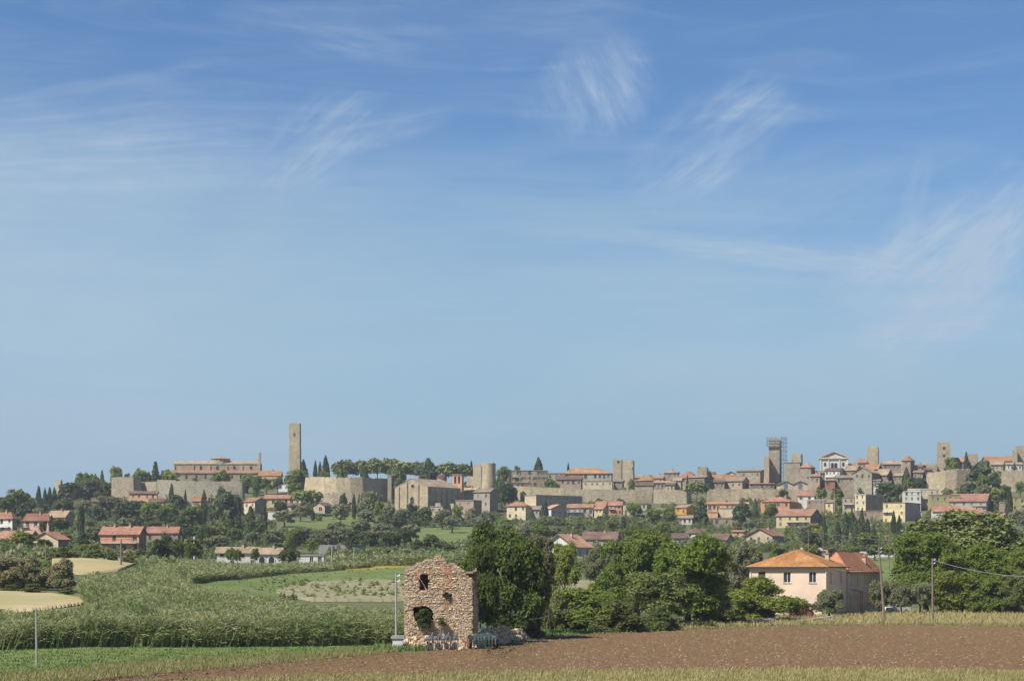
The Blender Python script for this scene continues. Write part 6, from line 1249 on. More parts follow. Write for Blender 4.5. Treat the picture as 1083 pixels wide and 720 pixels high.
# --- skyline and hand-placed trees, west to east
for a in [('dark', 6, 548, 22, 26, 780), ('broad', 19, 546, 26, 30, 800), ('broad', 30, 543, 18, 20, 820),
          ('conifer', 41, 536, 10, 22, 860), ('cypress', 47.5, 537, 5.5, 20, 850), ('cypress', 52.5, 537, 6, 21, 855), ('cypress', 57.5, 536, 6, 20, 858), ('cypress', 43, 538, 5, 13, 845),
          ('holm', 74, 533, 32, 28, 880), ('umbrella', 88, 525, 16, 27, 925), ('holm', 85, 531, 36, 24, 895), ('broad', 100, 524, 12, 24, 930), ('dark', 95, 530, 26, 26, 905), ('conifer', 108, 523, 9, 26, 925), ('dark', 112, 530, 16, 22, 905), ('broad', 123, 512, 15, 18, 940),
          ('dark', 134, 510, 8, 9, 945), ('broad', 148, 511, 18, 17, 935), ('conifer', 164.5, 510, 14, 22, 930), ('holm', 157, 511, 12, 14, 935), ('broad', 174, 511, 14, 14, 930), ('broad', 181, 510, 20, 13, 925), ('bush', 205, 510, 14, 7, 915), ('broad', 233, 511, 22, 15, 915),
          ('bush', 125, 529, 8, 6, 872), ('bush', 104, 525, 14, 7, 885),
          ('broad', 262, 516, 16, 16, 925), ('dark', 272, 518, 12, 14, 915), ('broad', 282, 519, 15, 14, 915), ('broad', 294, 519, 13, 15, 920), ('dark', 271, 531, 8, 24, 880), ('dark', 259, 525, 8, 18, 900),
          ('cypress', 321, 505, 9, 18, 940), ('broad', 316, 519, 26, 22, 925), ('dark', 307, 516, 14, 14, 930), ('broad', 312, 523, 18, 13, 905),
          ('cypress', 333.5, 504, 5, 16, 935), ('cypress', 338.5, 504, 5, 15, 940), ('cypress', 344.5, 504, 8.5, 21, 935), ('broad', 343, 505, 14, 8, 925),
          ('umbrella', 363, 506, 25, 21, 925), ('broad', 361, 505.5, 17, 9, 915), ('umbrella', 383, 506, 20, 21, 930), ('umbrella', 399, 506, 24, 22, 925), ('umbrella', 416, 507, 28, 23, 930), ('umbrella', 428, 508, 20, 20, 935), ('dark', 420, 508, 22, 16, 920), ('dark', 386, 506, 12, 14, 920),
          ('umbrella', 443, 508, 18, 21, 935), ('holm', 453, 509, 22, 28, 925), ('umbrella', 472, 508, 28, 20, 935), ('umbrella', 488, 507, 20, 17, 940), ('umbrella', 498, 505, 14, 13, 945),
          ('holm', 497, 517, 20, 12, 905), ('cypress', 498.5, 495, 4.5, 7, 950), ('dark', 487.5, 512, 6, 8, 900), ('dark', 424, 512, 14, 8, 895),
          ('cypress', 569.5, 498, 10, 13.5, 960), ('broad', 532, 508, 15, 16, 930), ('broad', 547, 499, 9, 7, 985), ('cypress', 601, 496, 3.5, 6, 990),
          ('dark', 530, 541, 15, 32, 880), ('dark', 538, 540, 13, 31, 884), ('dark', 543, 532, 10, 18, 886), ('broad', 553, 526, 8, 7, 888),
          ('broad', 581, 516, 12, 11, 918), ('broad', 589, 516, 9, 6, 917), ('bush', 658, 517, 16, 6, 915), ('broad', 668, 513, 8, 8, 918), ('cypress', 727, 519, 3, 16, 912), ('cypress', 750.5, 517, 8, 18, 918),
          ('umbrella', 737, 531, 24, 23, 885), ('bush', 720.5, 518, 5, 5, 915), ('bush', 655, 530, 12, 6, 890), ('bush', 633, 529, 12, 5, 890),
          ('bush', 828, 524, 16, 8, 895), ('broad', 869, 526, 13, 10, 890), ('broad', 886, 528, 15, 12, 888), ('yellow', 866, 516, 7, 7, 910), ('bush', 910, 522, 10, 8, 900),
          ('dark', 936, 529, 28, 20, 890), ('broad', 948, 527, 16, 16, 893), ('cypress', 958.5, 511, 8.5, 16, 915), ('dark', 969, 517, 25, 12, 905), ('broad', 961, 516, 14, 10, 903), ('broad', 918, 560, 6, 5, 790),
          ('broad', 1005, 498, 16, 16, 930), ('conifer', 1022, 497, 10, 19, 935), ('holm', 1040, 500, 24, 17, 925), ('layered', 1035, 516, 42, 24, 895), ('dark', 1053, 511, 14, 14, 900), ('broad', 1040, 513, 16, 12, 890), ('olive', 1040, 524, 18, 12, 880), ('conifer', 1073, 498, 8, 9, 930), ('conifer', 1062, 497, 5, 8, 932),
          ('cypress', 1067.5, 553, 7.5, 36, 790), ('olive', 1077, 560, 20, 22, 770), ('cypress', 1058.5, 555, 3, 8, 780), ('broad', 1055, 531, 18, 15, 870), ('dark', 1063, 530, 16, 18, 872), ('broad', 1079, 518, 12, 10, 890), ('olive', 1002, 521, 14, 6, 885), ('olive', 1017, 522, 14, 7, 880),
          # the wooded flank below the left walls
          ('dark', 66, 548, 24, 22, 800), ('olive', 88, 552, 22, 26, 780), ('holm', 102, 556, 20, 24, 740), ('olive', 116, 545, 34, 20, 800), ('holm', 132, 549, 30, 22, 780), ('dark', 146, 546, 26, 18, 800), ('broad', 160, 549, 24, 18, 790), ('broad', 178, 550, 24, 18, 780),
          ('holm', 186, 541, 20, 22, 835), ('cypress', 181.5, 536, 6, 24, 850), ('cypress', 196, 536, 3, 18, 855), ('yellow', 210, 537, 9, 8, 845), ('cypress', 215.8, 546, 6.5, 27, 800), ('holm', 237, 558, 28, 48, 735), ('holm', 250, 551, 16, 32, 790), ('conifer', 222, 561, 12, 22, 720), ('dark', 203, 561, 28, 26, 725), ('dark', 190, 566, 20, 22, 690),
          ('cypress', 252, 560, 6, 36, 745), ('conifer', 265, 565, 14, 30, 700), ('cypress', 279, 567, 7, 32, 690), ('dark', 244, 568, 24, 20, 660), ('dark', 270, 567, 20, 18, 665), ('olive', 301, 556, 26, 18, 740), ('olive', 318, 549, 16, 14, 780), ('dark', 296, 541, 16, 12, 820), ('umbrella', 325, 541, 31, 24, 830), ('dark', 312, 541, 10, 8, 825), ('cypress', 331, 551, 4.5, 12, 790), ('yellow', 337, 548, 8, 8, 795),
          ('cypress', 374.5, 541, 4.5, 18, 815), ('cypress', 380, 541, 4, 18, 818), ('holm', 363, 529, 10, 10, 860), ('olive', 332, 529, 14, 10, 862),
          ('olive', 391, 540, 26, 20, 810), ('olive', 360, 548, 22, 16, 770), ('broad', 401, 544, 14, 16, 790), ('olive', 411, 546, 14, 14, 780), ('olive', 388, 550, 20, 12, 770),
          ('dark', 436, 549, 18, 17, 800), ('dark', 450, 551, 18, 16, 790), ('olive', 424, 551, 20, 14, 760), ('olive', 468, 552, 22, 14, 770), ('broad', 484, 549, 13, 16, 800), ('olive', 478, 556, 22, 12, 740), ('olive', 497, 551, 14, 10, 790), ('olive', 515, 552, 18, 12, 790), ('olive', 499, 545, 12, 8, 820),
          ('cypress', 872, 574, 6, 24, 640), ('cypress', 886, 574, 8, 22, 640), ('cypress', 894.5, 570, 6.5, 28, 680), ('cypress', 905, 572, 6, 24, 660), ('cypress', 911.5, 569, 6.5, 30, 690), ('cypress', 917.5, 571, 6, 22, 670), ('cypress', 945, 567, 5.5, 26, 700), ('cypress', 951, 567, 5, 22, 700), ('cypress', 924, 572, 5, 18, 660), ('cypress', 659.5, 560, 5, 14, 760), ('cypress', 577, 552, 6, 22, 800), ('cypress', 574, 550, 7, 15, 810), ('cypress', 871, 558, 5, 12, 790), ('conifer', 799, 545, 8, 18, 830), ('holm', 784, 553, 22, 26, 800), ('holm', 741, 552, 18, 20, 800), ('yellow', 861, 566, 20, 18, 720), ('broad', 815, 548, 18, 17, 825), ('broad', 898, 553, 14, 12, 800), ('yellow', 780, 560, 12, 9, 760), ('broad', 671, 545, 18, 14, 840), ('broad', 690, 551, 20, 14, 800), ('broad', 708, 549, 16, 14, 815),
          ('olive', 880, 592, 24, 15, 520), ('broad', 903, 591, 20, 14, 520), ('olive', 925, 591, 22, 15, 520), ('broad', 858, 590, 20, 16, 520), ('broad', 940, 592, 16, 16, 520),
          # in front of the orange balcony house and the farm
          ('conifer', 87, 580, 20, 20, 470), ('broad', 93, 586, 26, 12, 440), ('broad', 24, 586, 28, 26, 430), ('broad', 46, 583, 22, 14, 440), ('cypress', 54.5, 563, 6, 18, 620), ('dark', 45, 563, 8, 12, 600), ('dark', 63, 562, 20, 14, 620), ('bush', 40, 562, 14, 4, 640), ('bush', 68, 589, 30, 12, 390), ('bush', 100, 590, 22, 12, 380),
          ('bush', 118, 591, 14, 9, 380), ('bush', 148, 591, 18, 12, 385), ('dark', 169, 593, 24, 22, 400), ('bush', 136, 592, 16, 8, 378), ('broad', 186, 591, 18, 22, 440), ('dark', 176, 586, 16, 24, 480), ('broad', 204, 592, 20, 22, 430), ('olive', 180, 592, 16, 16, 420),
          ('olive', 232, 583, 32, 18, 560), ('dark', 216, 580, 16, 26, 600), ('olive', 226, 566, 22, 16, 660), ('broad', 244, 592, 12, 14, 485), ('broad', 251, 593, 10, 13, 480), ('dark', 270, 593, 10, 13, 480), ('dark', 305.5, 597, 25, 18, 470), ('broad', 313, 578, 22, 20, 590), ('olive', 289, 575, 24, 14, 610), ('broad', 330, 584, 14, 14, 560),
          ('olive', 345, 578, 30, 18, 600), ('olive', 320, 570, 26, 14, 640), ('olive', 365, 573, 28, 16, 620), ('dark', 373, 580, 22, 20, 590), ('dark', 392, 580, 24, 18, 600), ('dark', 412, 580, 24, 18, 590), ('dark', 428, 576, 20, 18, 620), ('olive', 405, 566, 26, 14, 660), ('olive', 380, 562, 24, 14, 680), ('olive', 434, 565, 22, 12, 660),
          ('olive', 355, 561, 22, 10, 690), ('bush', 455, 579, 28, 16, 590, None), ('bush', 442, 582, 18, 14, 580), ('bush', 475, 584, 22, 10, 560), ('bush', 366, 592, 22, 12, 450), ('bush', 388, 592, 22, 12, 450), ('bush', 410, 591, 18, 12, 455), ('bush', 430, 592, 20, 12, 450)]:
    t_(a[0], *a[1:5], Y=a[5])
# named nearer trees
t_('dark', 532, 668, 104, 137, 186, 'big dense dark green tree with ivy, touching the right side of the roofless ruin', 'hero', shape='round', leafm='dark2', seed=11, cb=.02)
t_('dark', 508, 642, 44, 86, 175, 'dark leafy bough mass pressing against the upper right edge of the ruin', 'hero', shape='bush', leafm='dark2', seed=111, cb=.2)
t_('dark', 545, 668, 52, 60, 184, 'dark lower growth hanging right of the big dark tree by the ruin', 'near', shape='bush', leafm='dark', seed=12, cb=0)
t_('tall', 570, 664, 48, 98, 198, 'thin brownish half-bare tree right of the big dark tree', 'near', leafm='brownish', shape='tall', seed=13, cb=.05)
t_('broad', 597, 625, 34, 52, 285, 'light green young tree between the brownish tree and the white gabled farmhouse', 'near', seed=14)
t_('broad', 630, 606, 28, 26, 330, 'small grey-green orchard tree below the white gabled farmhouse, left one', 'near', leafm='olive', seed=15)
t_('broad', 650, 606, 22, 24, 335, 'small grey-green orchard tree below the white gabled farmhouse, right one', 'near', leafm='olive', seed=16)
t_('broad', 618, 669, 92, 54, 210, 'wide bright green leafy bush tree at the field edge, right of the brownish tree', 'hero', shape='bush', seed=17, leafm='broad', cb=0)
t_('broad', 674, 644, 86, 90, 262, 'tall rounded green tree behind the leafy bushes in the middle of the photo', 'hero', seed=18, cb=.02)
t_('broad', 697, 666, 74, 64, 222, 'sparse light green tree between the bushes and the big olive-green tree', 'near', seed=19, leafm='bush')
t_('broad', 728, 666, 104, 100, 232, 'big yellowish olive-green tree, tallest left of the peach farmhouse', 'hero', seed=20, leafm='lime', cb=.0)
t_('broad', 803, 660, 88, 54, 246, 'dense green fig-like bush tree against the left side of the big peach farmhouse', 'hero', shape='bush', seed=21, leafm='broad', cb=0)
t_('broad', 762, 668, 50, 44, 231, 'lower green bush tree left of the dense bush by the peach farmhouse', 'near', shape='bush', seed=22, leafm='bush', cb=0)
t_('broad', 652, 671, 56, 42, 206, 'low leafy bush right of the wide bright green bush tree', 'near', shape='bush', seed=23, leafm='bush', cb=0)
t_('broad', 696, 670, 50, 34, 211, 'low leafy bush below the sparse light green tree', 'near', shape='bush', seed=231, leafm='bush', cb=0)
t_('broad', 588, 670, 44, 50, 208, 'narrow leafy bush between the brownish tree and the wide bright green bush tree', 'near', shape='bush', seed=233, leafm='bush', cb=0)
t_('broad', 640, 640, 50, 40, 245, 'mid-green bush behind the gap left of the tall rounded green tree', 'near', shape='bush', seed=234, leafm='broad', cb=0)
t_('olive', 748, 606, 52, 42, 330, 'grey-green olive behind the big yellowish tree', 'near', seed=24)
t_('olive', 785, 610, 44, 38, 320, 'grey-green olive immediately left of the farmhouse roof', 'near', seed=25)
t_('olive', 877, 651, 35, 31, 262, 'rounded silvery olive in front of the shaded corner of the big peach farmhouse', 'hero', seed=26, cb=.02)
t_('bush', 853.5, 651, 9, 17, 262, 'small upright dark shrub beside the red tractor', 'near', seed=27)
t_('olive', 932, 647, 27, 32, 290, 'silvery olive at the right end of the big peach farmhouse', 'near', seed=28, cb=.05)
t_('olive', 953, 648, 26, 33, 287, 'middle silvery olive with the white car under it', 'near', seed=29)
t_('olive', 973, 648, 28, 32, 288, 'silvery olive touching the straight brown pole', 'near', seed=30)
t_('umbrella', 1022, 650, 164, 120, 330, 'huge domed pine rising behind the bright green trees at the right edge', 'hero', shape='round', leafm='pine', seed=31, cb=.2)
t_('broad', 980, 650, 82, 84, 302, 'bright green broadleaf tree in front of the huge pine, leftmost of the row', 'hero', seed=32, leafm='lime')
t_('broad', 1025, 650, 78, 76, 299, 'bright green broadleaf tree in front of the huge pine, middle of the row', 'hero', seed=33, leafm='lime')
t_('broad', 1064, 650, 74, 72, 296, 'bright green broadleaf tree in front of the huge pine, rightmost of the row', 'hero', seed=34, leafm='lime')
t_('broad', 1003, 650, 60, 50, 294, 'lower green tree between the left and middle trees of the right-hand row', 'near', seed=35, leafm='broad', shape='bush', cb=0)
t_('broad', 1048, 650, 60, 46, 291, 'lower green tree between the middle and right trees of the right-hand row', 'near', seed=36, leafm='broad', shape='bush', cb=0)
t_('dark', 1078, 650, 40, 48, 286, 'darker blue-green tree at the bottom right of the right-hand row', 'near', seed=37, leafm='bush')
for i, a in enumerate([(6, 622, 42, 36, 245), (30, 624, 38, 38, 248), (52, 623, 30, 30, 255), (66, 622, 30, 34, 247)]):
    t_('flower', *a[:4], Y=a[4], lod='near', seed=40 + i, label=['blossoming bush cut by the left edge of the photo', 'tallest pale blossoming bush, second from the left edge', 'pale blossoming bush, third from the left edge', 'rightmost pale blossoming bush beside the near stubble field'][i], group='blossoming bushes at the left edge')
t_('flower', 20, 610, 44, 24, 275, 'hind blossoming bush rising behind the others at the left edge', 'near', seed=45, group='blossoming bushes at the left edge')
for i, a in enumerate([(35, 626, 26, 10, 236, 'bush'), (72, 628, 18, 8, 233, 'bush'), (12, 626, 22, 9, 238, 'bush')]): t_(a[5], *a[:4], Y=a[4], lod='near', seed=46)
bsh = t_('bush', 448, 663, 24, 23, 166.2, 'fig shrub growing out of the arched lower opening of the ruin', 'near', seed=50, leafm='dark', free=True)
t_('bush', 474, 633, 9, 6, 165.9, 'small tuft of ivy in the small middle hole of the ruin', 'near', seed=51, leafm='dark', free=True)
t_('bush', 467, 661, 10, 10, 165.3, 'small weed bush clinging to the lower wall of the ruin', 'near', seed=52, leafm='bush', free=True)
for o in (TREES[-3]['o'], TREES[-2]['o'], TREES[-1]['o']):      # root them in the wall, not on the ground
    pass
# --- the seeded remainder of the slope: nothing may hide a house
rgn = random.Random(99)
def blocked(px, bot, w, h, Y):
    for x0, x1, tp, bt, by in BB:
        if px + w * .42 > x0 and px - w * .42 < x1:
            if Y < by and bot - h < bt - 2.5 and bot > tp: return True
            if abs(Y - by) < 14 and bot <= bt + 4: return True
    for x0, x1, y0, y1 in ((292, 402, 544, 563), (425, 500, 557, 575), (50, 150, 586, 640), (888, 950, 586, 606), (185, 560, 590, 640), (590, 700, 604, 627), (300, 350, 573, 600)):
        if x0 < px < x1 and bot > y0 and bot - h < y1 - 2: return True
    return False
cand = []
spots = [(-20, 330, 542, 582, 110, ('dark', 'olive', 'holm', 'broad', 'dark', 'cypress')), (330, 500, 549, 583, 70, ('olive', 'olive', 'olive', 'dark', 'broad')), (500, 720, 547, 602, 150, ('broad', 'dark', 'olive', 'broad', 'bush')),
         (700, 960, 544, 604, 190, ('broad', 'dark', 'olive', 'broad', 'cypress', 'holm')), (945, 1100, 548, 580, 60, ('broad', 'dark', 'olive', 'broad')), (700, 905, 530, 548, 60, ('broad', 'bush', 'dark')), (540, 700, 540, 552, 40, ('broad', 'bush'))]
placed = [(t['px'], t['py'] + t['h'] / 2, t['w']) for t in TREES]; cnt = 0
for x0, x1, y0, y1, n, ks in spots:
    for _ in range(n * 3):
        if n <= 0: break
        px, bot = rgn.uniform(x0, x1), rgn.uniform(y0, y1); Y = Yof(px, bot); kd = rgn.choice(ks); hm = {'bush': rgn.uniform(2.5, 3.6), 'cypress': rgn.uniform(8, 12), 'olive': rgn.uniform(4.5, 6.5)}.get(kd, rgn.uniform(5.5, 8.5)); wm = {'cypress': 2.2, 'bush': hm * 1.4}.get(kd, hm * rgn.uniform(.95, 1.35))
        w, h = wm * F / Y, hm * F / Y
        if blocked(px, bot, w, h, Y): 
            if rgn.random() < .6: continue
            kd = 'bush'; h = 2.2 * F / Y; w = 3.6 * F / Y
            if blocked(px, bot, w, h, Y): continue
        if any(abs(px - a) < (w + c) * .28 and abs(bot - b) < h * .30 for a, b, c in placed): continue
        if cnt > 215: break
        placed.append((px, bot, w)); cand.append((kd, px, bot, w, h, Y)); n -= 1; cnt += 1
for kd, px, bot, w, h, Y in sorted(cand, key=lambda q: -q[5]): t_(kd, px, bot, w, h, Y=Y, lod='far' if Y > 560 else 'mid')
# --- labels: where each tree stands among the named landmarks, counted outward from them
from collections import defaultdict
def rel(t, l):
    dx, dy = t['px'] - l[0], t['py'] - l[1]
    if abs(dx) >= abs(dy) * 1.2: return 'left of' if dx < 0 else 'right of'
    return 'below' if dy > 0 else 'above'
ORD = 'nearest second third fourth fifth sixth seventh eighth ninth tenth eleventh twelfth thirteenth fourteenth fifteenth sixteenth seventeenth eighteenth nineteenth twentieth'.split()
buck = defaultdict(list)
for t in TREES:
    if t['label']: continue
    l = min(LM, key=lambda q: math.hypot((t['px'] - q[0]), (t['py'] - q[1]) * 1.5)); t['r'], t['l'] = rel(t, l), l; buck[(t['wd'], t['r'], l[2])].append(t)
for (wd, r_, ph), ts in buck.items():
    ts.sort(key=lambda t: math.hypot(t['px'] - t['l'][0], t['py'] - t['l'][1]))
    for i, t in enumerate(ts):
        lab = f"{wd} {r_} {ph}" if len(ts) == 1 else f"{wd} {r_} {ph}, {ORD[min(i, 19)]} outward from it"
        t['o']['label'] = lab; t['o']['group'] = {'cypress': 'cypresses on the slope', 'olive tree': 'olive trees on the slope', 'pine tree': 'umbrella pines along the ridge'}.get(t['o']['category'], 'trees and shrubs on the slope')

# ------------------------------------------------------------------ mass planting: low scrub, reeds, grasses
def scatter_stuff(name, label, cat, C, base, scale, mt, rot=True, seed=1, sz=None):
    """base: (m,4,3) quads of one clump, copied to every centre"""
    rg = np.random.default_rng(seed); n = len(C); a = rg.uniform(0, 2 * np.pi, n); ca, sa = np.cos(a), np.sin(a)
    s = scale * rg.uniform(.7, 1.3, n) if sz is None else sz
    B = base[None] * s[:, None, None, None]; x = B[..., 0] * ca[:, None, None] - B[..., 1] * sa[:, None, None]; y = B[..., 0] * sa[:, None, None] + B[..., 1] * ca[:, None, None]
    V = np.stack([x, y, B[..., 2]], -1) + C[:, None, None, :]
    o = link(bpy.data.objects.new(name, quads_mesh(name, V.reshape(-1, 4, 3), mt))); return tag(o, label, cat, kind='stuff')
rg = np.random.default_rng(5)
def scrub(name, label, x0, x1, y0, y1, n, size, mt, avoid, seed, nl=44, lsz=.225):
    rg = np.random.default_rng(seed); px = rg.uniform(x0, x1, n); py = rg.uniform(y0, y1, n); ok = np.ones(n, bool)
    for a, b, c, d in avoid: ok &= ~((px > a) & (px < b) & (py > c) & (py < d))
    px, py = px[ok], py[ok]; Y = np.array([Yof(a, b) for a, b in zip(px, py)]); X = (px - CX) / F * Y; C = np.stack([X, Y, gz(X, Y) - .3], 1)
    s = size * rg.uniform(.6, 1.4, len(px)); base = crown('bush', nl, lsz, seed)
    return scatter_stuff(name, label, 'undergrowth', C, base, 1, mt, seed=seed, sz=s)
AV = [(290, 404, 543, 563), (424, 505, 556, 576), (50, 150, 588, 642), (886, 952, 586, 616), (185, 372, 590, 640), (340, 600, 593, 640), (590, 720, 606, 630), (225, 347, 580, 605)] + [(b[0] - 1, b[1] + 1, b[2], b[3] + 2.5) for b in BB]
scrub('scrub_undergrowth', 'low green scrub and hedges covering the slope between the trees', -60, 1140, 540, 604, 9000, 2.1, LF['bush'], AV, 61)
scrub('scrub_undergrowth', 'darker low bushes mixed over the slope between the trees', -60, 1140, 542, 604, 3600, 2.2, LF['dark'], AV, 62)
scrub('scrub_undergrowth', 'grey-green low olive scrub mixed over the slope between the trees', -60, 1140, 545, 600, 3000, 2.2, LF['olive'], AV, 66)
scrub('valley_undergrowth', 'weeds and brambles under the trees in the middle of the valley', 560, 900, 606, 664, 1500, 1.6, LF['bush'], [(590, 700, 606, 628), (640, 900, 650, 670), (790, 900, 600, 670)], 63, 160, .09)
scrub('ridge_undergrowth', 'low bushes along the foot of the town wall', 250, 1090, 529, 541, 900, 2.2, LF['bush'], [(b[0] - 1, b[1] + 1, b[2], b[3] + 1) for b in BB if b[4] > 780], 64)
scrub('ridge_undergrowth', 'bushes on the ridge at the far left', -30, 330, 527, 545, 700, 3.0, LF['dark'], [(b[0] - 1, b[1] + 1, b[2], b[3] + 1) for b in BB if b[4] > 780 and b[4] < 990], 65)
REED = mat('reed_leaf', (0.240, 0.260, 0.105), (0.340, 0.335, 0.165), 0.5, 0.65, c3=(0.130, 0.175, 0.055), s3=0.14, trans=.25, spec=.25); REEDD = leaf('reed_dark', (0.16, 0.19, 0.065), (0.20, 0.22, 0.085), rnd=0, tr=.2)
def reeds(label, region, n, hgt, seed, mt=REED, per=9, blade=(.075, 1.15)):
    """stems with long drooping leaves, all swept a little to the right by the wind; region: list of (px, Ynear, Yfar)"""
    rg = np.random.default_rng(seed); p = np.array(region, float); wts = (p[1:, 2] - p[1:, 1] + p[:-1, 2] - p[:-1, 1]) * (p[1:, 0] - p[:-1, 0]); c = rg.choice(len(wts), n, p=wts / wts.sum()); t = rg.uniform(0, 1, n)
    px = p[c, 0] + t * (p[c + 1, 0] - p[c, 0]); yn = p[c, 1] + t * (p[c + 1, 1] - p[c, 1]); yf = p[c, 2] + t * (p[c + 1, 2] - p[c, 2]); u = rg.uniform(0, 1, n) ** 1.25; Y = yn + (yf - yn) * u + rg.normal(size=n) * .25
    X = (px - CX) / F * Y; Z = gz(X, Y) - .2
    cl = .5 + .5 * np.sin(X * .9 + 3 * np.sin(Y * .21)) * np.sin(Y * .55 + X * .3); h = hgt * (.72 + .28 * cl) * rg.uniform(.75, 1.12, n)
    leanx = .22 + .18 * rg.normal(size=n) + .25 * (cl - .5); leany = .12 * rg.normal(size=n)
    base = np.stack([X, Y, Z], 1); top = base + np.stack([leanx * h, leany * h, h], 1)
    V = []
    w = .05; side = np.stack([np.full(n, w), np.zeros(n), np.zeros(n)], 1); V.append(np.stack([base - side, base + side, top + side * .4, top - side * .4], 1))
    for k in range(per):
        f = .35 + .65 * (k + rg.uniform(0, .6, n)) / per; b0 = base + (top - base) * f[:, None]; a = rg.uniform(0, 2 * np.pi, n); L_ = blade[1] * rg.uniform(.5, 1.1, n); dr = np.stack([np.cos(a) * .7 + .35, np.sin(a) * .7, rg.uniform(.1, 1.1, n)], 1); dr = unit(dr)
        sd = unit(np.cross(dr, rg.normal(size=(n, 3)))) * blade[0] / 2; mid = b0 + dr * L_[:, None] * .5; tip = b0 + dr * L_[:, None] + np.array((0, 0, -.25)) * L_[:, None]
        V.append(np.stack([b0, mid - sd, tip, mid + sd], 1))
    o = link(bpy.data.objects.new('reed_bed', quads_mesh('reed_bed', np.concatenate(V), mt))); return tag(o, label, 'reeds', kind='stuff')
reeds('tall grey-green cane reeds along the far side of the green field', [(-150, 155, 172), (0, 157, 172), (60, 159, 173), (90, 160, 180), (120, 161, 200), (200, 163, 206), (300, 167, 204), (360, 169, 200), (424, 172, 196)], 38000, 2.7, 71, per=9, blade=(.065, .9))
reeds('darker lower reeds at the foot of the near reed bed', [(-60, 155.5, 159), (0, 156.3, 160), (110, 160.3, 164), (200, 162, 166), (300, 166.3, 170), (424, 171, 176)], 2500, 2.1, 72, mt=REEDD, per=8)
reeds('middle reed bed sloping up behind the near stubble field', [(84, 226, 238), (98, 205, 248), (125, 202, 262), (146, 202, 305), (165, 205, 335), (180, 208, 296), (190, 208, 234), (300, 206, 214)], 18000, 2.3, 73, per=8, blade=(.085, .95))
reeds('upper reed bed in front of the white farmhouse', [(146, 352, 380), (160, 345, 410), (200, 315, 430), (250, 340, 415), (300, 385, 420), (345, 405, 435), (390, 425, 445)], 14000, 1.6, 74, per=7, blade=(.13, 1.1))
reeds('distant reeds behind the yellow flower strip', [(345, 440, 470), (430, 440, 470), (480, 440, 480), (570, 445, 480)], 3500, 3.2, 75, per=5, blade=(.22, 1.5))
scrub('field_weeds', 'scattered weed clumps on the bare patch beyond the reeds', 296, 450, 613, 633, 260, .8, LF['bush'], [], 67, 60, .2)
scrub('field_weeds', 'scattered weeds and tall grass tufts over the green meadow beyond the reeds', 200, 560, 597, 627, 1600, .45, LF['bush'], [], 68, 50, .2)
GR_T = leaf('grass_dry', (0.33, 0.27, 0.12), (0.42, 0.345, 0.17), c=(0.26, 0.235, 0.09), rnd=0, tr=.2); GR_G = leaf('grass_green', (0.10, 0.165, 0.04), (0.15, 0.20, 0.06), rnd=0, tr=.2); GR_O = leaf('grass_olive', (0.17, 0.18, 0.06), (0.23, 0.215, 0.085), rnd=0, tr=.2)
def tufts(label, region, n, hgt, mt, seed, w=.035, flat=None, name='grass'):
    rg = np.random.default_rng(seed); p = np.array(region, float); c = rg.choice(len(p) - 1, n, p=np.diff(p[:, 0]) / np.diff(p[:, 0]).sum()); t = rg.uniform(0, 1, n); px = p[c, 0] + t * (p[c + 1, 0] - p[c, 0])
    a_ = p[c, 1] + t * (p[c + 1, 1] - p[c, 1]); b_ = p[c, 2] + t * (p[c + 1, 2] - p[c, 2]); row = a_ + (b_ - a_) * rg.uniform(0, 1, n)
    Y = 7.0 * F / (row - HZ); X = (px - CX) / F * Y; Z = gz(X, Y) - .02; h = hgt * rg.uniform(.4, 1.2, n) * (.7 + .5 * np.sin(X * .7 + np.sin(Y * .5) * 2) ** 2)
    B0 = np.stack([X, Y, Z], 1); a = rg.uniform(0, 2 * np.pi, n); sd = np.stack([np.cos(a), np.sin(a), np.zeros(n)], 1) * w; tp = B0 + np.stack([rg.normal(size=n) * .3 * h + .1 * h, rg.normal(size=n) * .3 * h, h], 1)
    V = np.stack([B0 - sd, B0 + sd, tp + sd * .3, tp - sd * .3], 1); o = link(bpy.data.objects.new(name, quads_mesh(name, V, mt))); return tag(o, label, 'grass', kind='stuff')
tufts('dry grass along the bottom of the photo in front of the ploughed field', [(-60, 760, 746), (120, 745, 724), (260, 740, 716.5), (420, 738, 713), (560, 738, 710), (700, 738, 708), (900, 738, 707), (1083, 738, 710), (1150, 738, 711), (1400, 738, 713)], 130000, .28, GR_T, 81, w=.022)
tufts('olive-green grass mixed into the dry grass at the bottom', [(-60, 760, 747), (120, 745, 724), (260, 740, 717), (420, 738, 714), (700, 738, 709), (1083, 738, 711), (1150, 738, 712)], 40000, .30, GR_O, 82, w=.022)
tufts('wheat-coloured weeds between the green field and the ploughed field', [(-60, 740, 717), (60, 728, 710), (120, 719, 704), (200, 711, 698), (330, 700, 692.5), (420, 691, 687)], 34000, .38, GR_O, 83, w=.025)
tufts('taller dry weeds between the green field and the ploughed field', [(-60, 740, 722), (60, 728, 714), (120, 719, 707), (200, 711, 700), (330, 700, 694), (420, 691, 688)], 11000, .38, GR_T, 84, w=.025)
tufts('short green crop leaves in the field left of the ruin', [(-60, 716, 689), (60, 709, 688), (150, 701, 685), (260, 695, 679), (340, 692, 674), (420, 686, 669)], 40000, .16, GR_G, 85, w=.05)
tufts('tall straw grass between the ploughed field and the farmhouse', [(640, 668, 663), (760, 664, 656), (860, 660.5, 650), (960, 660, 647.5), (1083, 661.5, 647), (1150, 662, 647)], 46000, .55, GR_T, 86, w=.05)
tufts('greener grass strip under the bushes right of the ruin', [(560, 675, 669), (650, 669, 664), (760, 662, 655), (850, 656, 650)], 16000, .45, GR_G, 87, w=.05)
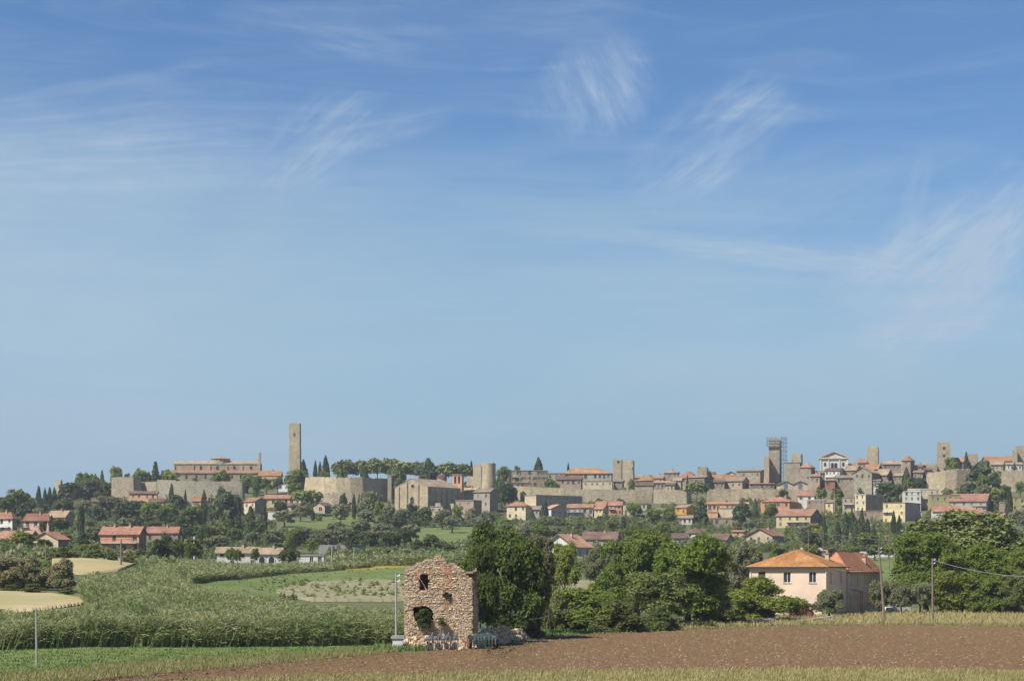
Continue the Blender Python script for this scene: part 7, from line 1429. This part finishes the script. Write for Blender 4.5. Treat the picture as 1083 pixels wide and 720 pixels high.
tufts('green weeds around the ruin and the farm implements', [(395, 692, 681), (425, 690, 686), (500, 682, 678), (560, 676, 671)], 4000, .45, GR_G, 88, w=.05, name='weeds')
tufts('sparse green weeds sprouting in the ploughed soil', [(200, 716, 712), (420, 712, 693), (700, 707, 668), (1083, 709, 664)], 900, .22, GR_G, 91, w=.06, name='weeds')
tufts('ragged dry grass fringe along the far edge of the ploughed field', [(540, 683, 678), (600, 673.5, 671), (700, 668, 665), (860, 662.5, 659), (960, 662, 659), (1083, 663.5, 660.5), (1150, 664, 661)], 9000, .3, GR_O, 92, w=.05)
# pale stones and clods in the ploughed soil
rgs = np.random.default_rng(90); n = 45000; px = rgs.uniform(-20, 1120, n); a_ = np.interp(px, [p for p, _ in PL_NEAR], [r for _, r in PL_NEAR]); b_ = np.interp(px, [p for p, _ in PL_FAR], [r for _, r in PL_FAR]); row = b_ + (a_ - b_) * rgs.uniform(0, 1, n) ** .9
Y = 7 * F / (row - HZ); X = (px - CX) / F * Y; s = rgs.uniform(.02, .075, n); C = np.stack([X, Y, gz(X, Y) + .06 + s * .5], 1); V = []
cb = np.array([(-1, -1, 0), (1, -1, 0), (1, 1, 0), (-1, 1, 0), (-.6, -.6, .9), (.6, -.5, 1), (.5, .6, .8), (-.6, .5, .9)], float)
for f in ((4, 5, 6, 7), (0, 1, 5, 4), (1, 2, 6, 5), (3, 0, 4, 7)): V.append(cb[list(f)][None] * s[:, None, None] + C[:, None, :])
V = np.stack(V, 1); pale = rgs.random(n) < .10
STONE = mat('pale_stone', (0.33, 0.25, 0.18), (0.25, 0.19, 0.13), 3.0); CLOD = mat('soil_clod', (0.17, 0.105, 0.066), (0.115, 0.07, 0.043), 3.0)
tag(link(bpy.data.objects.new('field_stones', quads_mesh('field_stones', V[pale].reshape(-1, 4, 3), STONE))), 'pale pebbles strewn over the ploughed soil', 'stones', kind='stuff')
tag(link(bpy.data.objects.new('soil_clods', quads_mesh('soil_clods', (V[~pale]).reshape(-1, 4, 3), CLOD))), 'brown clods of earth over the ploughed field', 'clods', kind='stuff')
# ------------------------------------------------------------------ air
hm = bpy.data.materials.new('haze_air'); hm.use_nodes = True; t = hm.node_tree; t.nodes.clear(); ho = t.nodes.new('ShaderNodeOutputMaterial'); pv = t.nodes.new('ShaderNodeVolumePrincipled')
pv.inputs['Color'].default_value = (0.90, 0.94, 1.0, 1); pv.inputs['Density'].default_value = 0.00013; pv.inputs['Anisotropy'].default_value = 0.3
t.links.new(pv.outputs[0], ho.inputs['Volume'])
HAZE = True
if HAZE:
    mb = MB(); mb.box(-700, 700, -60, 1250, -12, 90); o = mb.build('haze', hm); tag(o, kind='stuff', label='thin pale blue summer haze between the viewer and the town', cat='haze')
